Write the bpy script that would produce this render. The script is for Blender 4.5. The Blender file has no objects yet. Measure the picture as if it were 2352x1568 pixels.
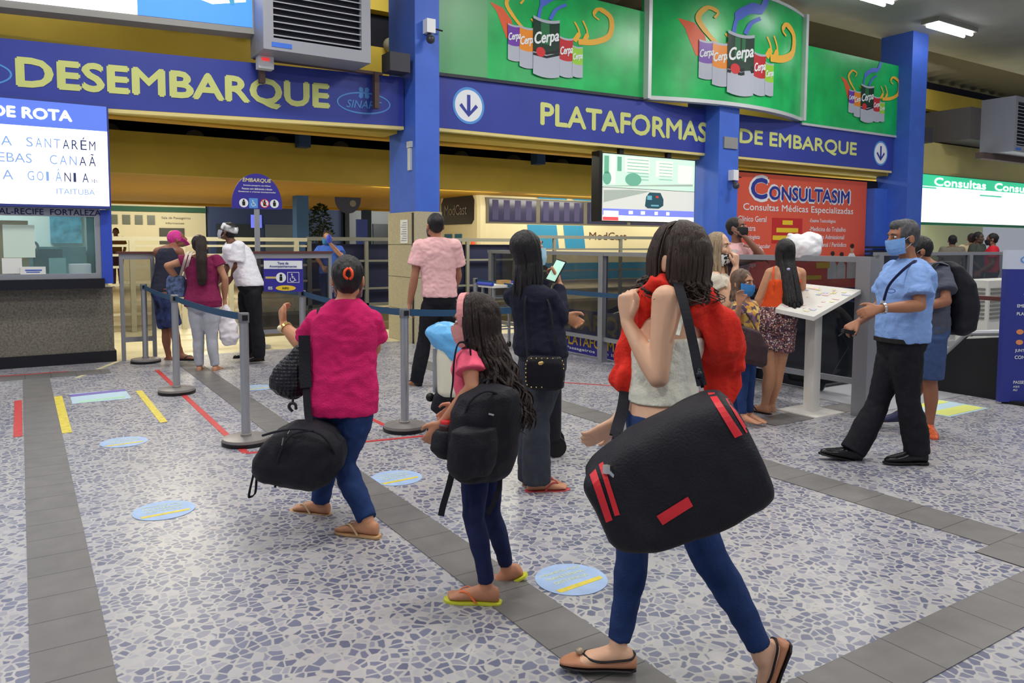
import bpy, bmesh, math, random
from mathutils import Vector, Matrix, noise, geometry
PI = math.pi
SC = bpy.context.scene
COL = SC.collection
# ---------------------------------------------------------------- camera
H = 1.52
F = 1760.0; CX, CY = 1176.0, 684.0
YAW, PIT, ROL = math.radians(32.7), math.radians(4.04), math.radians(0.25)
FW = Vector((math.sin(YAW)*math.cos(PIT), math.cos(YAW)*math.cos(PIT), -math.sin(PIT)))
RT0 = Vector((math.cos(YAW), -math.sin(YAW), 0)); UP0 = RT0.cross(FW)
RT = RT0*math.cos(ROL)+UP0*math.sin(ROL); UP = -RT0*math.sin(ROL)+UP0*math.cos(ROL)
CAMP = Vector((0, 0, H))
cd = bpy.data.cameras.new('camera'); cam = bpy.data.objects.new('camera', cd); COL.objects.link(cam)
cam.matrix_world = Matrix(((RT.x, UP.x, -FW.x, 0), (RT.y, UP.y, -FW.y, 0), (RT.z, UP.z, -FW.z, H), (0, 0, 0, 1)))
cd.sensor_width = 36; cd.lens = 36*F/2352; cd.shift_y = -100/2352; cd.clip_end = 300
SC.camera = cam
# ---------------------------------------------------------------- world, exposure
SC.view_settings.view_transform = 'Standard'; SC.view_settings.look = 'None'
SC.view_settings.exposure = -0.06; SC.view_settings.gamma = 1.0; SC.view_settings.use_curve_mapping = False
wd = bpy.data.worlds.new('world'); SC.world = wd; wd.use_nodes = True
wd.node_tree.nodes['Background'].inputs[0].default_value = (0.80, 0.86, 1.0, 1)
wd.node_tree.nodes['Background'].inputs[1].default_value = 0.36
CEIL = 6.6
def area(loc, sx, sy, power, col=(1, 0.97, 0.93), rot=(0, 0, 0)):
    l = bpy.data.lights.new('lamp_or_fill_light', 'AREA'); l.shape = 'RECTANGLE'; l.size = sx; l.size_y = sy
    l.energy = power; l.color = col
    o = bpy.data.objects.new('lamp_or_fill_light', l); o.location = loc; o.rotation_euler = rot; COL.objects.link(o)
    return o
# ceiling lamps of the hall (the fixtures that show are built further down)
for lx, ly in ((-3, 7.5), (2.2, 7.8), (7.4, 7.6), (12.5, 7.6), (-3, 3), (2.2, 3), (7.4, 3), (12.5, 3), (17.5, 5), (-2, -2.5), (4, -2.5), (10, -2.5)):
    area((lx, ly, CEIL-0.25), 1.3, 0.35, 118); area((lx, ly, CEIL-0.3), 1.5, 0.5, 55, rot=(PI, 0, 0))
# warm lights under the platform roof, no tubes modelled; tilted rows are added fill
for lx, ly in ((2.0, 13.0), (8.5, 13.2), (15.5, 13.5), (-3, 22), (4, 22), (11, 12.7), (17, 22), (24, 14)):
    area((lx, ly, 2.85 if 17 < ly < 27 else 3.6), 1.2, 0.3, 118, (1, 0.94, 0.78))
for lx in (9, 13.5, 18): area((lx, 17.35, 2.8), 3.6, 0.2, 42, (1, 0.95, 0.8), rot=(math.radians(50), 0, 0))  # added fill aimed at the side of the bus
for lx in (0, 5, 14, 22): area((lx, 11.8, 6.1), 1.2, 0.3, 28, (1, 0.97, 0.88), rot=(math.radians(55), 0, 0))  # added fill aimed at the face of the upper beam
for lx in (0, 5, 14): area((lx, 30.5, 3.4), 1.2, 0.3, 150, (1, 0.95, 0.82), rot=(math.radians(45), 0, 0))  # added fill aimed at the far building
# ---------------------------------------------------------------- picture point -> place in the hall (used to measure positions)
def ray(x, y): return FW + RT*((x-CX)/F) - UP*((y-CY)/F)
def G(x, y, z=0.0):
    r = ray(x, y); return CAMP + r*((z-H)/r.z)
def PY(x, y, Y):
    r = ray(x, y); return CAMP + r*(Y/r.y)
def PX(x, y, X):
    r = ray(x, y); return CAMP + r*(X/r.x)
HF = Vector((math.sin(YAW), math.cos(YAW), 0)); HR = Vector((math.cos(YAW), -math.sin(YAW), 0)); ZZ = Vector((0, 0, 1))
def PD(x, y, D):
    r = ray(x, y); return CAMP + r*(D/r.dot(HF))
# ---------------------------------------------------------------- materials
def S(r, g=None, b=None):
    if g is None: r, g, b = r
    f = lambda c: (c/255/12.92 if c <= 10.3 else ((c/255+0.055)/1.055)**2.4)
    return (f(r), f(g), f(b), 1)
MATS = {}
def mat(name, rgb, rough=0.6, metal=0, emit=0, alpha=1, noise_amt=0, nscale=30, bump=0, bscale=60, spec=0.4, trans=0, sheen=0, ecol=None, stretch=None):
    if name in MATS: return MATS[name]
    m = bpy.data.materials.new(name); m.use_nodes = True; MATS[name] = m
    nt = m.node_tree; b = nt.nodes['Principled BSDF']; c = S(*rgb)
    b.inputs['Base Color'].default_value = c; b.inputs['Roughness'].default_value = rough
    b.inputs['Metallic'].default_value = metal; b.inputs['Specular IOR Level'].default_value = spec
    b.inputs['Alpha'].default_value = alpha; b.inputs['Transmission Weight'].default_value = trans
    if sheen: b.inputs['Sheen Weight'].default_value = sheen
    if emit:
        b.inputs['Emission Color'].default_value = S(*(ecol or rgb)); b.inputs['Emission Strength'].default_value = emit
    if noise_amt or bump:
        tc = nt.nodes.new('ShaderNodeTexCoord'); mp = nt.nodes.new('ShaderNodeMapping'); nt.links.new(tc.outputs['Object'], mp.inputs[0])
        if stretch: mp.inputs['Scale'].default_value = stretch
    if noise_amt:
        n = nt.nodes.new('ShaderNodeTexNoise'); n.inputs['Scale'].default_value = nscale; n.inputs['Detail'].default_value = 5
        nt.links.new(mp.outputs[0], n.inputs['Vector'])
        r = nt.nodes.new('ShaderNodeValToRGB'); k = noise_amt
        r.color_ramp.elements[0].position = 0.3; r.color_ramp.elements[1].position = 0.7
        r.color_ramp.elements[0].color = tuple(max(0, v*(1-k)) for v in c[:3])+(1,)
        r.color_ramp.elements[1].color = tuple(min(1, v*(1+k)) for v in c[:3])+(1,)
        nt.links.new(n.outputs['Fac'], r.inputs[0]); nt.links.new(r.outputs[0], b.inputs['Base Color'])
    if bump:
        n = nt.nodes.new('ShaderNodeTexNoise'); n.inputs['Scale'].default_value = bscale; n.inputs['Detail'].default_value = 4
        nt.links.new(mp.outputs[0], n.inputs['Vector'])
        bp = nt.nodes.new('ShaderNodeBump'); bp.inputs['Strength'].default_value = bump; bp.inputs['Distance'].default_value = 0.02
        nt.links.new(n.outputs['Fac'], bp.inputs['Height']); nt.links.new(bp.outputs[0], b.inputs['Normal'])
    return m
def glass_mat(name, rgb, alpha, rough=0.05):
    return mat(name, rgb, rough, alpha=alpha, spec=0.5)
# ---------------------------------------------------------------- mesh builder
def V(*a): return Vector(a)
class MB:
    def __init__(s): s.v = []; s.f = []; s.m = []; s.mi = 0
    def add(s, vs, fs):
        o = len(s.v); s.v += [Vector(p) for p in vs]; s.f += [tuple(o+i for i in f) for f in fs]; s.m += [s.mi]*len(fs); return s
    def box(s, a, b):
        x0, y0, z0 = a; x1, y1, z1 = b
        return s.add([(x0,y0,z0),(x1,y0,z0),(x1,y1,z0),(x0,y1,z0),(x0,y0,z1),(x1,y0,z1),(x1,y1,z1),(x0,y1,z1)],
                     [(0,3,2,1),(4,5,6,7),(0,1,5,4),(1,2,6,5),(2,3,7,6),(3,0,4,7)])
    def obox(s, c, ax, ay, az):   # centre and three half-axes
        c = Vector(c); ax, ay, az = Vector(ax), Vector(ay), Vector(az)
        return s.add([c+i*ax+j*ay+k*az for k in (-1,1) for i,j in ((-1,-1),(1,-1),(1,1),(-1,1))],
                     [(0,3,2,1),(4,5,6,7),(0,1,5,4),(1,2,6,5),(2,3,7,6),(3,0,4,7)])
    def rings(s, rs, cap=True, close=True):
        n = len(rs[0]); o = len(s.v)
        for r in rs: s.v += [Vector(p) for p in r]
        k = 0
        for i in range(len(rs)-1):
            for j in range(n if close else n-1):
                a = o+i*n+j; b = o+i*n+(j+1) % n
                s.f.append((a, b, b+n, a+n)); k += 1
        if cap:
            s.f.append(tuple(o+n-1-j for j in range(n))); s.f.append(tuple(o+(len(rs)-1)*n+j for j in range(n))); k += 2
        s.m += [s.mi]*k; return s
    def tube(s, pts, r, n=10, cap=True, flat=1.0, side=None):
        pts = [Vector(p) for p in pts]
        if not hasattr(r, '__len__'): r = [r]*len(pts)
        rs = []; u = None
        for i, p in enumerate(pts):
            t = (pts[min(i+1, len(pts)-1)]-pts[max(i-1, 0)])
            t = t.normalized() if t.length > 1e-9 else Vector((0, 0, 1))
            if u is None:
                if side is not None: u = Vector(side)
                else: u = t.orthogonal()
            u = (u - t*u.dot(t))
            if u.length < 1e-6: u = t.orthogonal()
            u.normalize(); w = t.cross(u)
            rs.append([p+u*(r[i]*math.cos(a))+w*(r[i]*flat*math.sin(a)) for a in [2*PI*j/n for j in range(n)]])
        return s.rings(rs, cap)
    def cyl(s, a, b, r0, r1=None, n=16): return s.tube([a, b], [r0, r0 if r1 is None else r1], n)
    def lathe(s, base, prof, n=24):
        b = Vector(base)
        return s.rings([[b+Vector((r*math.cos(2*PI*j/n), r*math.sin(2*PI*j/n), z)) for j in range(n)] for r, z in prof])
    def ell(s, c, rx, ry, rz, nu=16, nv=10, M=None):
        c = Vector(c); rs = []
        for i in range(nv+1):
            t = -PI/2+PI*i/nv; t = max(-PI/2+0.05, min(PI/2-0.05, t))
            ring = []
            for j in range(nu):
                a = 2*PI*j/nu; p = Vector((rx*math.cos(t)*math.cos(a), ry*math.cos(t)*math.sin(a), rz*math.sin(t)))
                ring.append(c+(M @ p if M else p))
            rs.append(ring)
        return s.rings(rs)
    def prism(s, poly, fn, d0, d1):   # poly of (u,v), fn(u,v,d) -> point
        n = len(poly); tri = geometry.tessellate_polygon([[Vector((u, v, 0)) for u, v in poly]])
        fr = [fn(u, v, d1) for u, v in poly]; bk = [fn(u, v, d0) for u, v in poly]
        fs = []
        for a, b, c in tri:
            fs.append((a, b, c)); fs.append((c+n, b+n, a+n))
        fs += [(i, (i+1) % n, (i+1) % n+n, i+n) for i in range(n)]
        return s.add(fr+bk, fs)
    def build(s, name, mats, parent=None, smooth=False, origin=None, fix=True, auto=None):
        me = bpy.data.meshes.new(name); o = bpy.data.objects.new(name, me)
        if parent is not None:
            L = wloc(parent)
        elif origin is not None: L = Vector(origin)
        else:
            xs = [p.x for p in s.v]; ys = [p.y for p in s.v]; zs = [p.z for p in s.v]
            L = Vector(((min(xs)+max(xs))/2, (min(ys)+max(ys))/2, min(zs)))
        me.from_pydata([p-L for p in s.v], [], s.f)
        if not isinstance(mats, (list, tuple)): mats = [mats]
        for m in mats: me.materials.append(m)
        if len(mats) > 1: me.polygons.foreach_set('material_index', s.m)
        if fix:
            bm = bmesh.new(); bm.from_mesh(me); bmesh.ops.recalc_face_normals(bm, faces=bm.faces); bm.to_mesh(me); bm.free()
        if smooth:
            me.polygons.foreach_set('use_smooth', [True]*len(me.polygons))
            if auto is not None: me.set_sharp_from_angle(angle=math.radians(auto))
        COL.objects.link(o)
        if parent is not None: o.parent = parent
        else: o.location = L
        return o
def wloc(o):
    L = Vector((0, 0, 0))
    while o is not None: L = L+o.location; o = o.parent
    return L
def tag(o, label, cat=None, group=None, kind=None):
    o['label'] = label
    if cat: o['category'] = cat
    if group: o['group'] = group
    if kind: o['kind'] = kind
    return o
def thing(name, label, cat, loc, group=None):
    o = bpy.data.objects.new(name, None); o.empty_display_size = 0.2; o.location = loc; COL.objects.link(o)
    return tag(o, label, cat, group)
def struct(mb, name, mats, label, **k):
    o = mb.build(name, mats, **k); o['kind'] = 'structure'; o['label'] = label; o['category'] = name.split('_')[0]; return o
def copy_tree(o, loc, label):
    c = o.copy(); COL.objects.link(c); c.location = loc; c['label'] = label
    for ch in list(o.children):
        k = ch.copy(); COL.objects.link(k); k.parent = c
        for g in list(ch.children):
            q = g.copy(); COL.objects.link(q); q.parent = k
    return c
def text_mb(mb, s, fn, x0, y0, w=None, h=None, bold=0.0, shear=0.0, d=0.004, align='L', depth0=0.0):
    """lettering as raised flat faces: fn(u, v, d) maps the sign's plane to the hall"""
    c = bpy.data.curves.new('lettering', 'FONT'); c.body = s; c.size = 1; c.shear = shear; c.resolution_u = 3
    o = bpy.data.objects.new('lettering', c); COL.objects.link(o)
    dg = bpy.context.evaluated_depsgraph_get(); dg.update()
    me = bpy.data.meshes.new_from_object(o.evaluated_get(dg))
    bpy.data.objects.remove(o); bpy.data.curves.remove(c)
    if not me.vertices: return 0
    vs = [v.co.copy() for v in me.vertices]; xs = [v.x for v in vs]; ys = [v.y for v in vs]
    a, b, e, f = min(xs), max(xs), min(ys), max(ys)
    if w is None: w = h*(b-a)/(f-e)
    if h is None: h = w*(f-e)/(b-a)
    kx, ky = w/(b-a), h/(f-e)
    if align == 'C': x0 -= w/2
    if align == 'R': x0 -= w
    b_ = bold*.8*h/(f-e)
    for q, (ox, oy) in enumerate(((0, 0), (b_, 0), (-b_, 0), (0, b_), (0, -b_)) if bold else ((0, 0),)):
        mb.add([fn(x0+(v.x-a)*kx+ox, y0+(v.y-e)*ky+oy, depth0+d+q*.0007) for v in vs], [tuple(p.vertices) for p in me.polygons])
    bpy.data.meshes.remove(me); return w
def disc(cx, cy, rx, ry=None, n=40, a0=0, a1=2*PI):
    ry = rx if ry is None else ry
    full = abs(a1-a0-2*PI) < 1e-6
    return [(cx+rx*math.cos(a0+(a1-a0)*i/(n if full else n-1)), cy+ry*math.sin(a0+(a1-a0)*i/(n if full else n-1))) for i in range(n)]
def annulus(mb, fn, cx, cy, rx, ry, w, d, n=48):
    for i in range(n):
        a, b = 2*PI*i/n, 2*PI*(i+1)/n
        mb.add([fn(cx+(rx-k)*math.cos(t), cy+(ry-k)*math.sin(t), d) for t, k in ((a, 0), (b, 0), (b, w), (a, w))], [(0, 1, 2, 3)])
def ribbon(pts, ws):   # outline of a tapered flat stroke
    l, r = [], []
    for i, (x, y) in enumerate(pts):
        xa, ya = pts[max(i-1, 0)]; xb, yb = pts[min(i+1, len(pts)-1)]
        dx, dy = xb-xa, yb-ya; k = math.hypot(dx, dy) or 1
        l.append((x-dy/k*ws[i]/2, y+dx/k*ws[i]/2)); r.append((x+dy/k*ws[i]/2, y-dx/k*ws[i]/2))
    return l, r
def stroke(mb, fn, pts, ws, d):
    if not hasattr(ws, '__len__'): ws = [ws]*len(pts)
    l, r = ribbon(pts, ws)
    for i in range(len(pts)-1):
        mb.add([fn(*l[i], d+i*.00012), fn(*l[i+1], d+i*.00012), fn(*r[i+1], d+i*.00012), fn(*r[i], d+i*.00012)], [(0, 1, 2, 3)])
def catmull(pts, k=6):
    P = [Vector(p) for p in pts]; out = []
    for i in range(len(P)-1):
        a, b, c, d = P[max(i-1, 0)], P[i], P[i+1], P[min(i+2, len(P)-1)]
        for j in range(k):
            t = j/k
            out.append(0.5*((2*b)+(c-a)*t+(2*a-5*b+4*c-d)*t*t+(3*b-a-3*c+d)*t**3))
    out.append(P[-1]); return out
# ================================================================ SETTING
def floor_mat():
    m = bpy.data.materials.new('mosaic_floor'); m.use_nodes = True; nt = m.node_tree; b = nt.nodes['Principled BSDF']; N = nt.nodes.new; L = nt.links.new
    tc = N('ShaderNodeTexCoord'); nz = N('ShaderNodeTexNoise'); nz.inputs['Scale'].default_value = 9; nz.inputs['Detail'].default_value = 2
    L(tc.outputs['Object'], nz.inputs['Vector'])
    mx = N('ShaderNodeMix'); mx.data_type = 'VECTOR'; mx.inputs[0].default_value = 0.035
    L(tc.outputs['Object'], mx.inputs[4]); L(nz.outputs['Color'], mx.inputs[5])
    vo = N('ShaderNodeTexVoronoi'); vo.feature = 'DISTANCE_TO_EDGE'; vo.inputs['Scale'].default_value = 25; vo.inputs['Randomness'].default_value = 1
    vc = N('ShaderNodeTexVoronoi'); vc.feature = 'F1'; vc.inputs['Scale'].default_value = 25
    L(mx.outputs[1], vo.inputs['Vector']); L(mx.outputs[1], vc.inputs['Vector'])
    big = N('ShaderNodeTexNoise'); big.inputs['Scale'].default_value = 1.1; big.inputs['Detail'].default_value = 3; L(tc.outputs['Object'], big.inputs['Vector'])
    # joint width varies over the floor
    mr = N('ShaderNodeMapRange'); mr.inputs[1].default_value = 0.3; mr.inputs[2].default_value = 0.7; mr.inputs[3].default_value = 0.065; mr.inputs[4].default_value = 0.15
    L(big.outputs['Fac'], mr.inputs[0])
    sub = N('ShaderNodeMath'); sub.operation = 'SUBTRACT'; L(vo.outputs['Distance'], sub.inputs[0]); L(mr.outputs[0], sub.inputs[1])
    st = N('ShaderNodeMapRange'); st.inputs[1].default_value = -0.03; st.inputs[2].default_value = 0.03; L(sub.outputs[0], st.inputs[0])
    ramp = N('ShaderNodeValToRGB'); e = ramp.color_ramp.elements
    e[0].position = 0; e[0].color = S(96, 100, 124); e[1].position = 1; e[1].color = S(142, 143, 158)
    x = e.new(0.5); x.color = S(116, 119, 141); x = e.new(0.93); x.color = S(176, 174, 178)
    sp = N('ShaderNodeSeparateColor'); L(vc.outputs['Color'], sp.inputs[0]); L(sp.outputs[0], ramp.inputs[0])
    gr = N('ShaderNodeTexNoise'); gr.inputs['Scale'].default_value = 5; gr.inputs['Detail'].default_value = 6; L(tc.outputs['Object'], gr.inputs['Vector'])
    grr = N('ShaderNodeValToRGB'); grr.color_ramp.elements[0].color = S(156, 155, 157); grr.color_ramp.elements[1].color = S(192, 189, 186); L(gr.outputs['Fac'], grr.inputs[0])
    m2 = N('ShaderNodeMix'); m2.data_type = 'RGBA'; L(st.outputs[0], m2.inputs[0]); L(grr.outputs[0], m2.inputs[6]); L(ramp.outputs[0], m2.inputs[7])
    L(m2.outputs[2], b.inputs['Base Color']); b.inputs['Roughness'].default_value = 0.32; b.inputs['Specular IOR Level'].default_value = 0.35
    return m
def strip_mat(name, ax):
    m = bpy.data.materials.new(name); m.use_nodes = True; nt = m.node_tree; b = nt.nodes['Principled BSDF']; N = nt.nodes.new; L = nt.links.new
    tc = N('ShaderNodeTexCoord'); sx = N('ShaderNodeSeparateXYZ'); L(tc.outputs['Object'], sx.inputs[0])
    al, ac = ('Y', 'X') if ax == 'Y' else ('X', 'Y')
    def saw(sock, per, width):
        a = N('ShaderNodeMath'); a.operation = 'DIVIDE'; L(sock, a.inputs[0]); a.inputs[1].default_value = per
        f = N('ShaderNodeMath'); f.operation = 'FRACT'; L(a.outputs[0], f.inputs[0])
        c = N('ShaderNodeMath'); c.operation = 'LESS_THAN'; L(f.outputs[0], c.inputs[0]); c.inputs[1].default_value = width
        return c.outputs[0]
    j = saw(sx.outputs[al], 0.25, 0.022); g = saw(sx.outputs[ac], 0.0625, 0.42)
    n = N('ShaderNodeTexNoise'); n.inputs['Scale'].default_value = 7; n.inputs['Detail'].default_value = 6; L(tc.outputs['Object'], n.inputs['Vector'])
    r = N('ShaderNodeValToRGB'); r.color_ramp.elements[0].color = S(94, 92, 92); r.color_ramp.elements[1].color = S(122, 119, 118); L(n.outputs['Fac'], r.inputs[0])
    m1 = N('ShaderNodeMix'); m1.data_type = 'RGBA'; L(j, m1.inputs[0]); L(r.outputs[0], m1.inputs[6]); m1.inputs[7].default_value = S(60, 58, 58)
    L(m1.outputs[2], b.inputs['Base Color']); b.inputs['Roughness'].default_value = 0.5
    bp = N('ShaderNodeBump'); bp.inputs['Strength'].default_value = 0.6; bp.inputs['Distance'].default_value = 0.004; L(g, bp.inputs['Height']); L(bp.outputs[0], b.inputs['Normal'])
    return m
FLOOR = floor_mat()
struct(MB().box((-9, -6, -0.15), (32, 10.95, 0)), 'floor', FLOOR, 'grey blue crazy stone mosaic floor of the hall', origin=(0, 0, 0))
plat = mat('platform_floor', (222, 212, 176), 0.35, noise_amt=0.12, nscale=3)
struct(MB().box((-9, 10.95, -0.15), (32, 46, -0.004)), 'floor_platform', plat, 'pale cream floor beyond the gate line')
ceilm = mat('ceiling_paint', (168, 168, 162), 0.7, noise_amt=0.08, nscale=1.5)
struct(MB().box((-9, -6, CEIL), (32, 11.35, CEIL+0.3)), 'ceiling', ceilm, 'flat pale grey ceiling slab over the hall')
# corrugated roof over the platforms
mb = MB(); n = 130
prof = [(-9+41*i/n) for i in range(n+1)]
rs = []
for k, z in ((11.4, 6.75), (48, 6.3)):
    rs.append([(x, k, z+0.09*math.sin(i*PI/1.0+PI/2)) for i, x in enumerate(prof)])
mb.rings(rs, cap=False, close=False)
struct(mb, 'roof', mat('roof_sheet', (104, 100, 92), 0.7), 'dim corrugated roof sheets beyond the hall ceiling')
struct(MB().box((-9, 46, 0), (32, 46.2, 8)), 'wall_far', mat('far_wall', (58, 62, 70), 0.9), 'dark far end wall of the bus platforms')
YEL = mat('mustard_paint', (190, 165, 62), 0.6, noise_amt=0.06, nscale=2)
YELD = mat('ochre_paint', (192, 150, 44), 0.6, noise_amt=0.06, nscale=2)
CRM = mat('cream_yellow_paint', (224, 208, 140), 0.6)
DARK = mat('void_shade', (22, 24, 38), 0.9)  # near-black colour standing in for the shade of unlit openings
# ---- beams of the platform canopy
mb = MB(); mb.box((-9, 11.0, 3.2), (4.95, 11.5, 3.95)); struct(mb, 'beam_front', YEL, 'mustard concrete beam behind the left blue sign band')
mb = MB(); mb.box((5.4, 11.0, 3.22), (19, 11.5, 4.05)); struct(mb, 'beam_front_right', YEL, 'mustard concrete beam behind the right blue sign band')
struct(MB().box((-9, 14.2, 3.56), (32, 14.5, 3.95)), 'beam_rib', YELD, 'thin ochre concrete rib above the dark vent gap')
struct(MB().box((-9, 16.9, 2.88), (32, 17.25, 3.7)), 'beam_platform', YEL, 'deep mustard concrete beam over the bus bays')
struct(MB().box((-9, 17.25, 2.88), (32, 29, 3.05)), 'ceiling_platform', YELD, 'ochre concrete soffit over the bus bays')
struct(MB().box((-9, 28.6, 2.8), (32, 29, 2.9)), 'beam_far', YELD, 'ochre far edge beam of the bus bay soffit')
mb = MB()
for i in range(22): mb.ell((-8+i*1.6, 17.4, 3.72), 0.2, 0.2, 0.17, 12, 8)
struct(mb, 'trim_vents', mat('vent_dome', (120, 116, 96), 0.7), 'row of pale round vent caps on the platform beam', smooth=True)
struct(MB().box((-9, 19.0, 3.05), (32, 19.2, 6.4)), 'wall_vent_shade', DARK, 'near-black panel painting the shade behind the vent gap')  # solid sheet; the shade of the gap is put into its colour
# upper yellow beam above the blue sign bands
struct(MB().box((-9, 13.0, 4.25), (32, 13.4, 5.0)), 'beam_upper', YEL, 'mustard upper beam seen above the blue band')
struct(MB().box((-9, 13.2, 5.7), (32, 13.5, 6.3)), 'beam_top', YEL, 'mustard top beam under the roof sheets')
mb = MB()
for i in range(26): mb.ell((-6+i*0.78, 12.9, 5.04), 0.15, 0.12, 0.13, 12, 8)
struct(mb, 'trim_caps', mat('vent_dome', (120, 116, 96), 0.7), 'row of pale round caps along the upper mustard beam', smooth=True)
struct(MB().box((-9, 13.45, 3.72), (32, 13.5, 6.6)), 'wall_upper_shade', DARK, 'near-black panel painting the shade above the platforms')  # solid sheet coloured as the unlit space over the platforms
# ---- blue pillars
BLF = mat('blue_paint_front', (64, 104, 204), 0.5, noise_amt=0.06, nscale=3)
STN = mat('granite_cladding', (176, 168, 140), 0.5, noise_amt=0.18, nscale=60)
def pillar(x0, x1, y0, y1, n, lab, stone=True):
    t = thing('pillar', lab, 'pillar', ((x0+x1)/2, (y0+y1)/2, 0)); t['kind'] = 'structure'
    MB().box((x0, y0, 2.0 if stone else 0), (x1, y1, CEIL)).build('shaft', BLF, t)
    if stone:
        e = 0.025; mb = MB()
        for k in range(4): mb.box((x0-e, y0-e, k*0.5+(0.004 if k else 0)), (x0+0.0, y1+e, k*0.5+0.496)); mb.box((x0+0.0, y0-e, k*0.5+(0.004 if k else 0)), (x1+e, y0, k*0.5+0.496)); mb.box((x1, y0, k*0.5), (x1+e, y1, k*0.5+0.496))
        mb.box((x0+0.001, y0+0.001, 0), (x1-0.001, y1-0.001, 2.0))
        mb.build('stone_cladding', STN, t)
        MB().box((x0-e-0.01, y0+0.02, 0), (x0-e+0.002, y0+0.07, 1.98)).build('groove_strip', mat('groove_dark', (40, 40, 44), 0.5), t)  # raised dark strip standing for the shaded groove by the pillar corner
    return t
P1 = pillar(5.02, 5.42, 10.5, 11.45, 1, 'blue pillar with stone clad base between the two sign bands')
P2 = pillar(11.5, 12.06, 10.5, 11.35, 2, 'blue pillar in the middle of the right sign band', False)
P3 = pillar(18.02, 18.68, 10.5, 11.3, 3, 'blue pillar at the right end of the green billboards', False)
# sheets on pillar 1
mb = MB(); mb.box((4.984, 10.72, 1.52), (4.992, 10.98, 1.88))
t = mb.build('notice', mat('paper', (226, 228, 226), 0.7)); tag(t, 'printed white notice taped to the stone pillar base', 'notice')
mb = MB()
for k in range(9): mb.box((4.981, 10.75, 1.56+k*0.034), (4.984, 10.95-0.03*(k % 3), 1.566+k*0.034))
mb.build('printed_lines', mat('ink_blue', (40, 50, 110), 0.8), t)
mb = MB(); mb.box((4.99, 10.62, 2.62), (5.02, 10.72, 2.95)); mb.box((4.985, 10.60, 2.96), (5.02, 10.74, 3.05))
tag(mb.build('junction_box', mat('pale_plastic', (200, 206, 208), 0.5)), 'small white cable box on the side of the stone based pillar', 'cable box')
def camera_dome(x, y, z, lab, yaw=0):
    t = thing('security_camera', lab, 'camera', (x, y, z))
    MB().box((x-0.07, y-0.10, z), (x+0.07, y+0.04, z+0.2)).build('housing', mat('white_plastic', (228, 230, 234), 0.4), t)
    mb = MB(); mb.tube([(x, y-0.03, z), (x-0.02, y-0.07, z-0.06), (x-0.02, y-0.12, z-0.09)], 0.03); mb.ell((x-0.03, y-0.13, z-0.11), 0.065, 0.065, 0.065)
    mb.build('lens_ball', mat('dark_plastic', (60, 62, 68), 0.3), t, smooth=True)
    MB().tube([(x+0.07, y-0.03, z+0.08), (x+0.22, y-0.03, z+0.07)], 0.012, 6).build('cable', mat('black_rubber', (20, 20, 22), 0.6), t)
camera_dome(5.22, 10.46, 4.62, 'white security camera high on the first blue pillar')
camera_dome(11.85, 10.46, 2.78, 'white security camera low on the middle blue pillar')
mb = MB(); mb.box((11.62, 10.47, 3.4), (12.0, 10.5, 3.62)); tag(mb.build('cover_plate', mat('grey_plate', (140, 140, 140), 0.6)), 'grey cover plate on the middle blue pillar', 'plate')
# ---- lamps on the ceiling that show
def lamp(x, y, lab):
    t = thing('ceiling_lamp', lab, 'lamp', (x, y, CEIL-0.14), 'fluorescent lamps on the hall ceiling')
    MB().box((x-0.85, y-0.2, CEIL-0.1), (x+0.85, y+0.2, CEIL)).build('housing', mat('lamp_housing', (150, 150, 140), 0.5), t)
    mb = MB()
    for s in (-0.09, 0.09): mb.tube([(x-0.78, y+s, CEIL-0.14), (x+0.78, y+s, CEIL-0.14)], 0.035, 8)
    mb.build('tubes', mat('lamp_glow', (250, 250, 255), 0.5, emit=14), t)
lamp(18.2, 9.74, 'fluorescent ceiling lamp right of the billboards'); lamp(14.4, 9.4, 'fluorescent ceiling lamp above the curved billboard')
# ---- floor strips, tapes, stickers
SY, SX_ = strip_mat('tactile_paving', 'Y'), strip_mat('tactile_paving_cross', 'X')
def strip(x0, x1, y0, y1, m, lab):
    o = MB().box((x0, y0, 0.0), (x1, y1, 0.004)).build('tactile_strip', m, origin=(x0, y0, 0)); tag(o, lab, 'floor strip')
strip(-0.02, 0.235, -1, 9.95, SY, 'dark grey tactile strip running to the ticket counter')
strip(1.62, 1.87, -1, 10.3, SY, 'dark grey tactile strip passing the stanchions and the girl')
strip(4.1, 4.4, 1.88, 8.9, SY, 'dark grey tactile strip between the striding staff man and the duffel bag')
strip(2.0, 9.0, 1.385, 1.64, SX_, 'dark grey tactile strip crossing the lower right corner')
strip(3.95, 4.55, 1.64, 1.88, SX_, 'square dark tactile patch where the right strips meet')
strip(-2, 0.85, 9.95, 10.3, SX_, 'dark grey tactile strip along the foot of the ticket counter')
strip(5.3, 7.6, 4.15, 4.42, SX_, 'grey tactile strip crossing under the information stand')
strip(1.35, 2.1, 1.385, 1.64, SX_, 'dark tactile patch by the heel of the duffel woman')
TR = mat('red_tape', (196, 62, 62), 0.5, noise_amt=0.15, nscale=20); TY = mat('yellow_tape', (218, 200, 74), 0.5, noise_amt=0.15, nscale=20); TP = mat('pale_tape', (206, 198, 160), 0.6)
def tape(x0, y0, x1, y1, w, m, lab):
    d = Vector((x1-x0, y1-y0, 0)).normalized(); nn = Vector((-d.y, d.x, 0))*w/2; a, b = Vector((x0, y0, 0.0)), Vector((x1, y1, 0.0))
    mb = MB(); top = Vector((0, 0, 0.003))
    mb.add([a-nn, b-nn, b+nn, a+nn, a-nn+top, b-nn+top, b+nn+top, a+nn+top], [(3,2,1,0),(4,5,6,7),(0,1,5,4),(1,2,6,5),(2,3,7,6),(3,0,4,7)])
    tag(mb.build('floor_tape', m), lab, 'tape')
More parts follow.
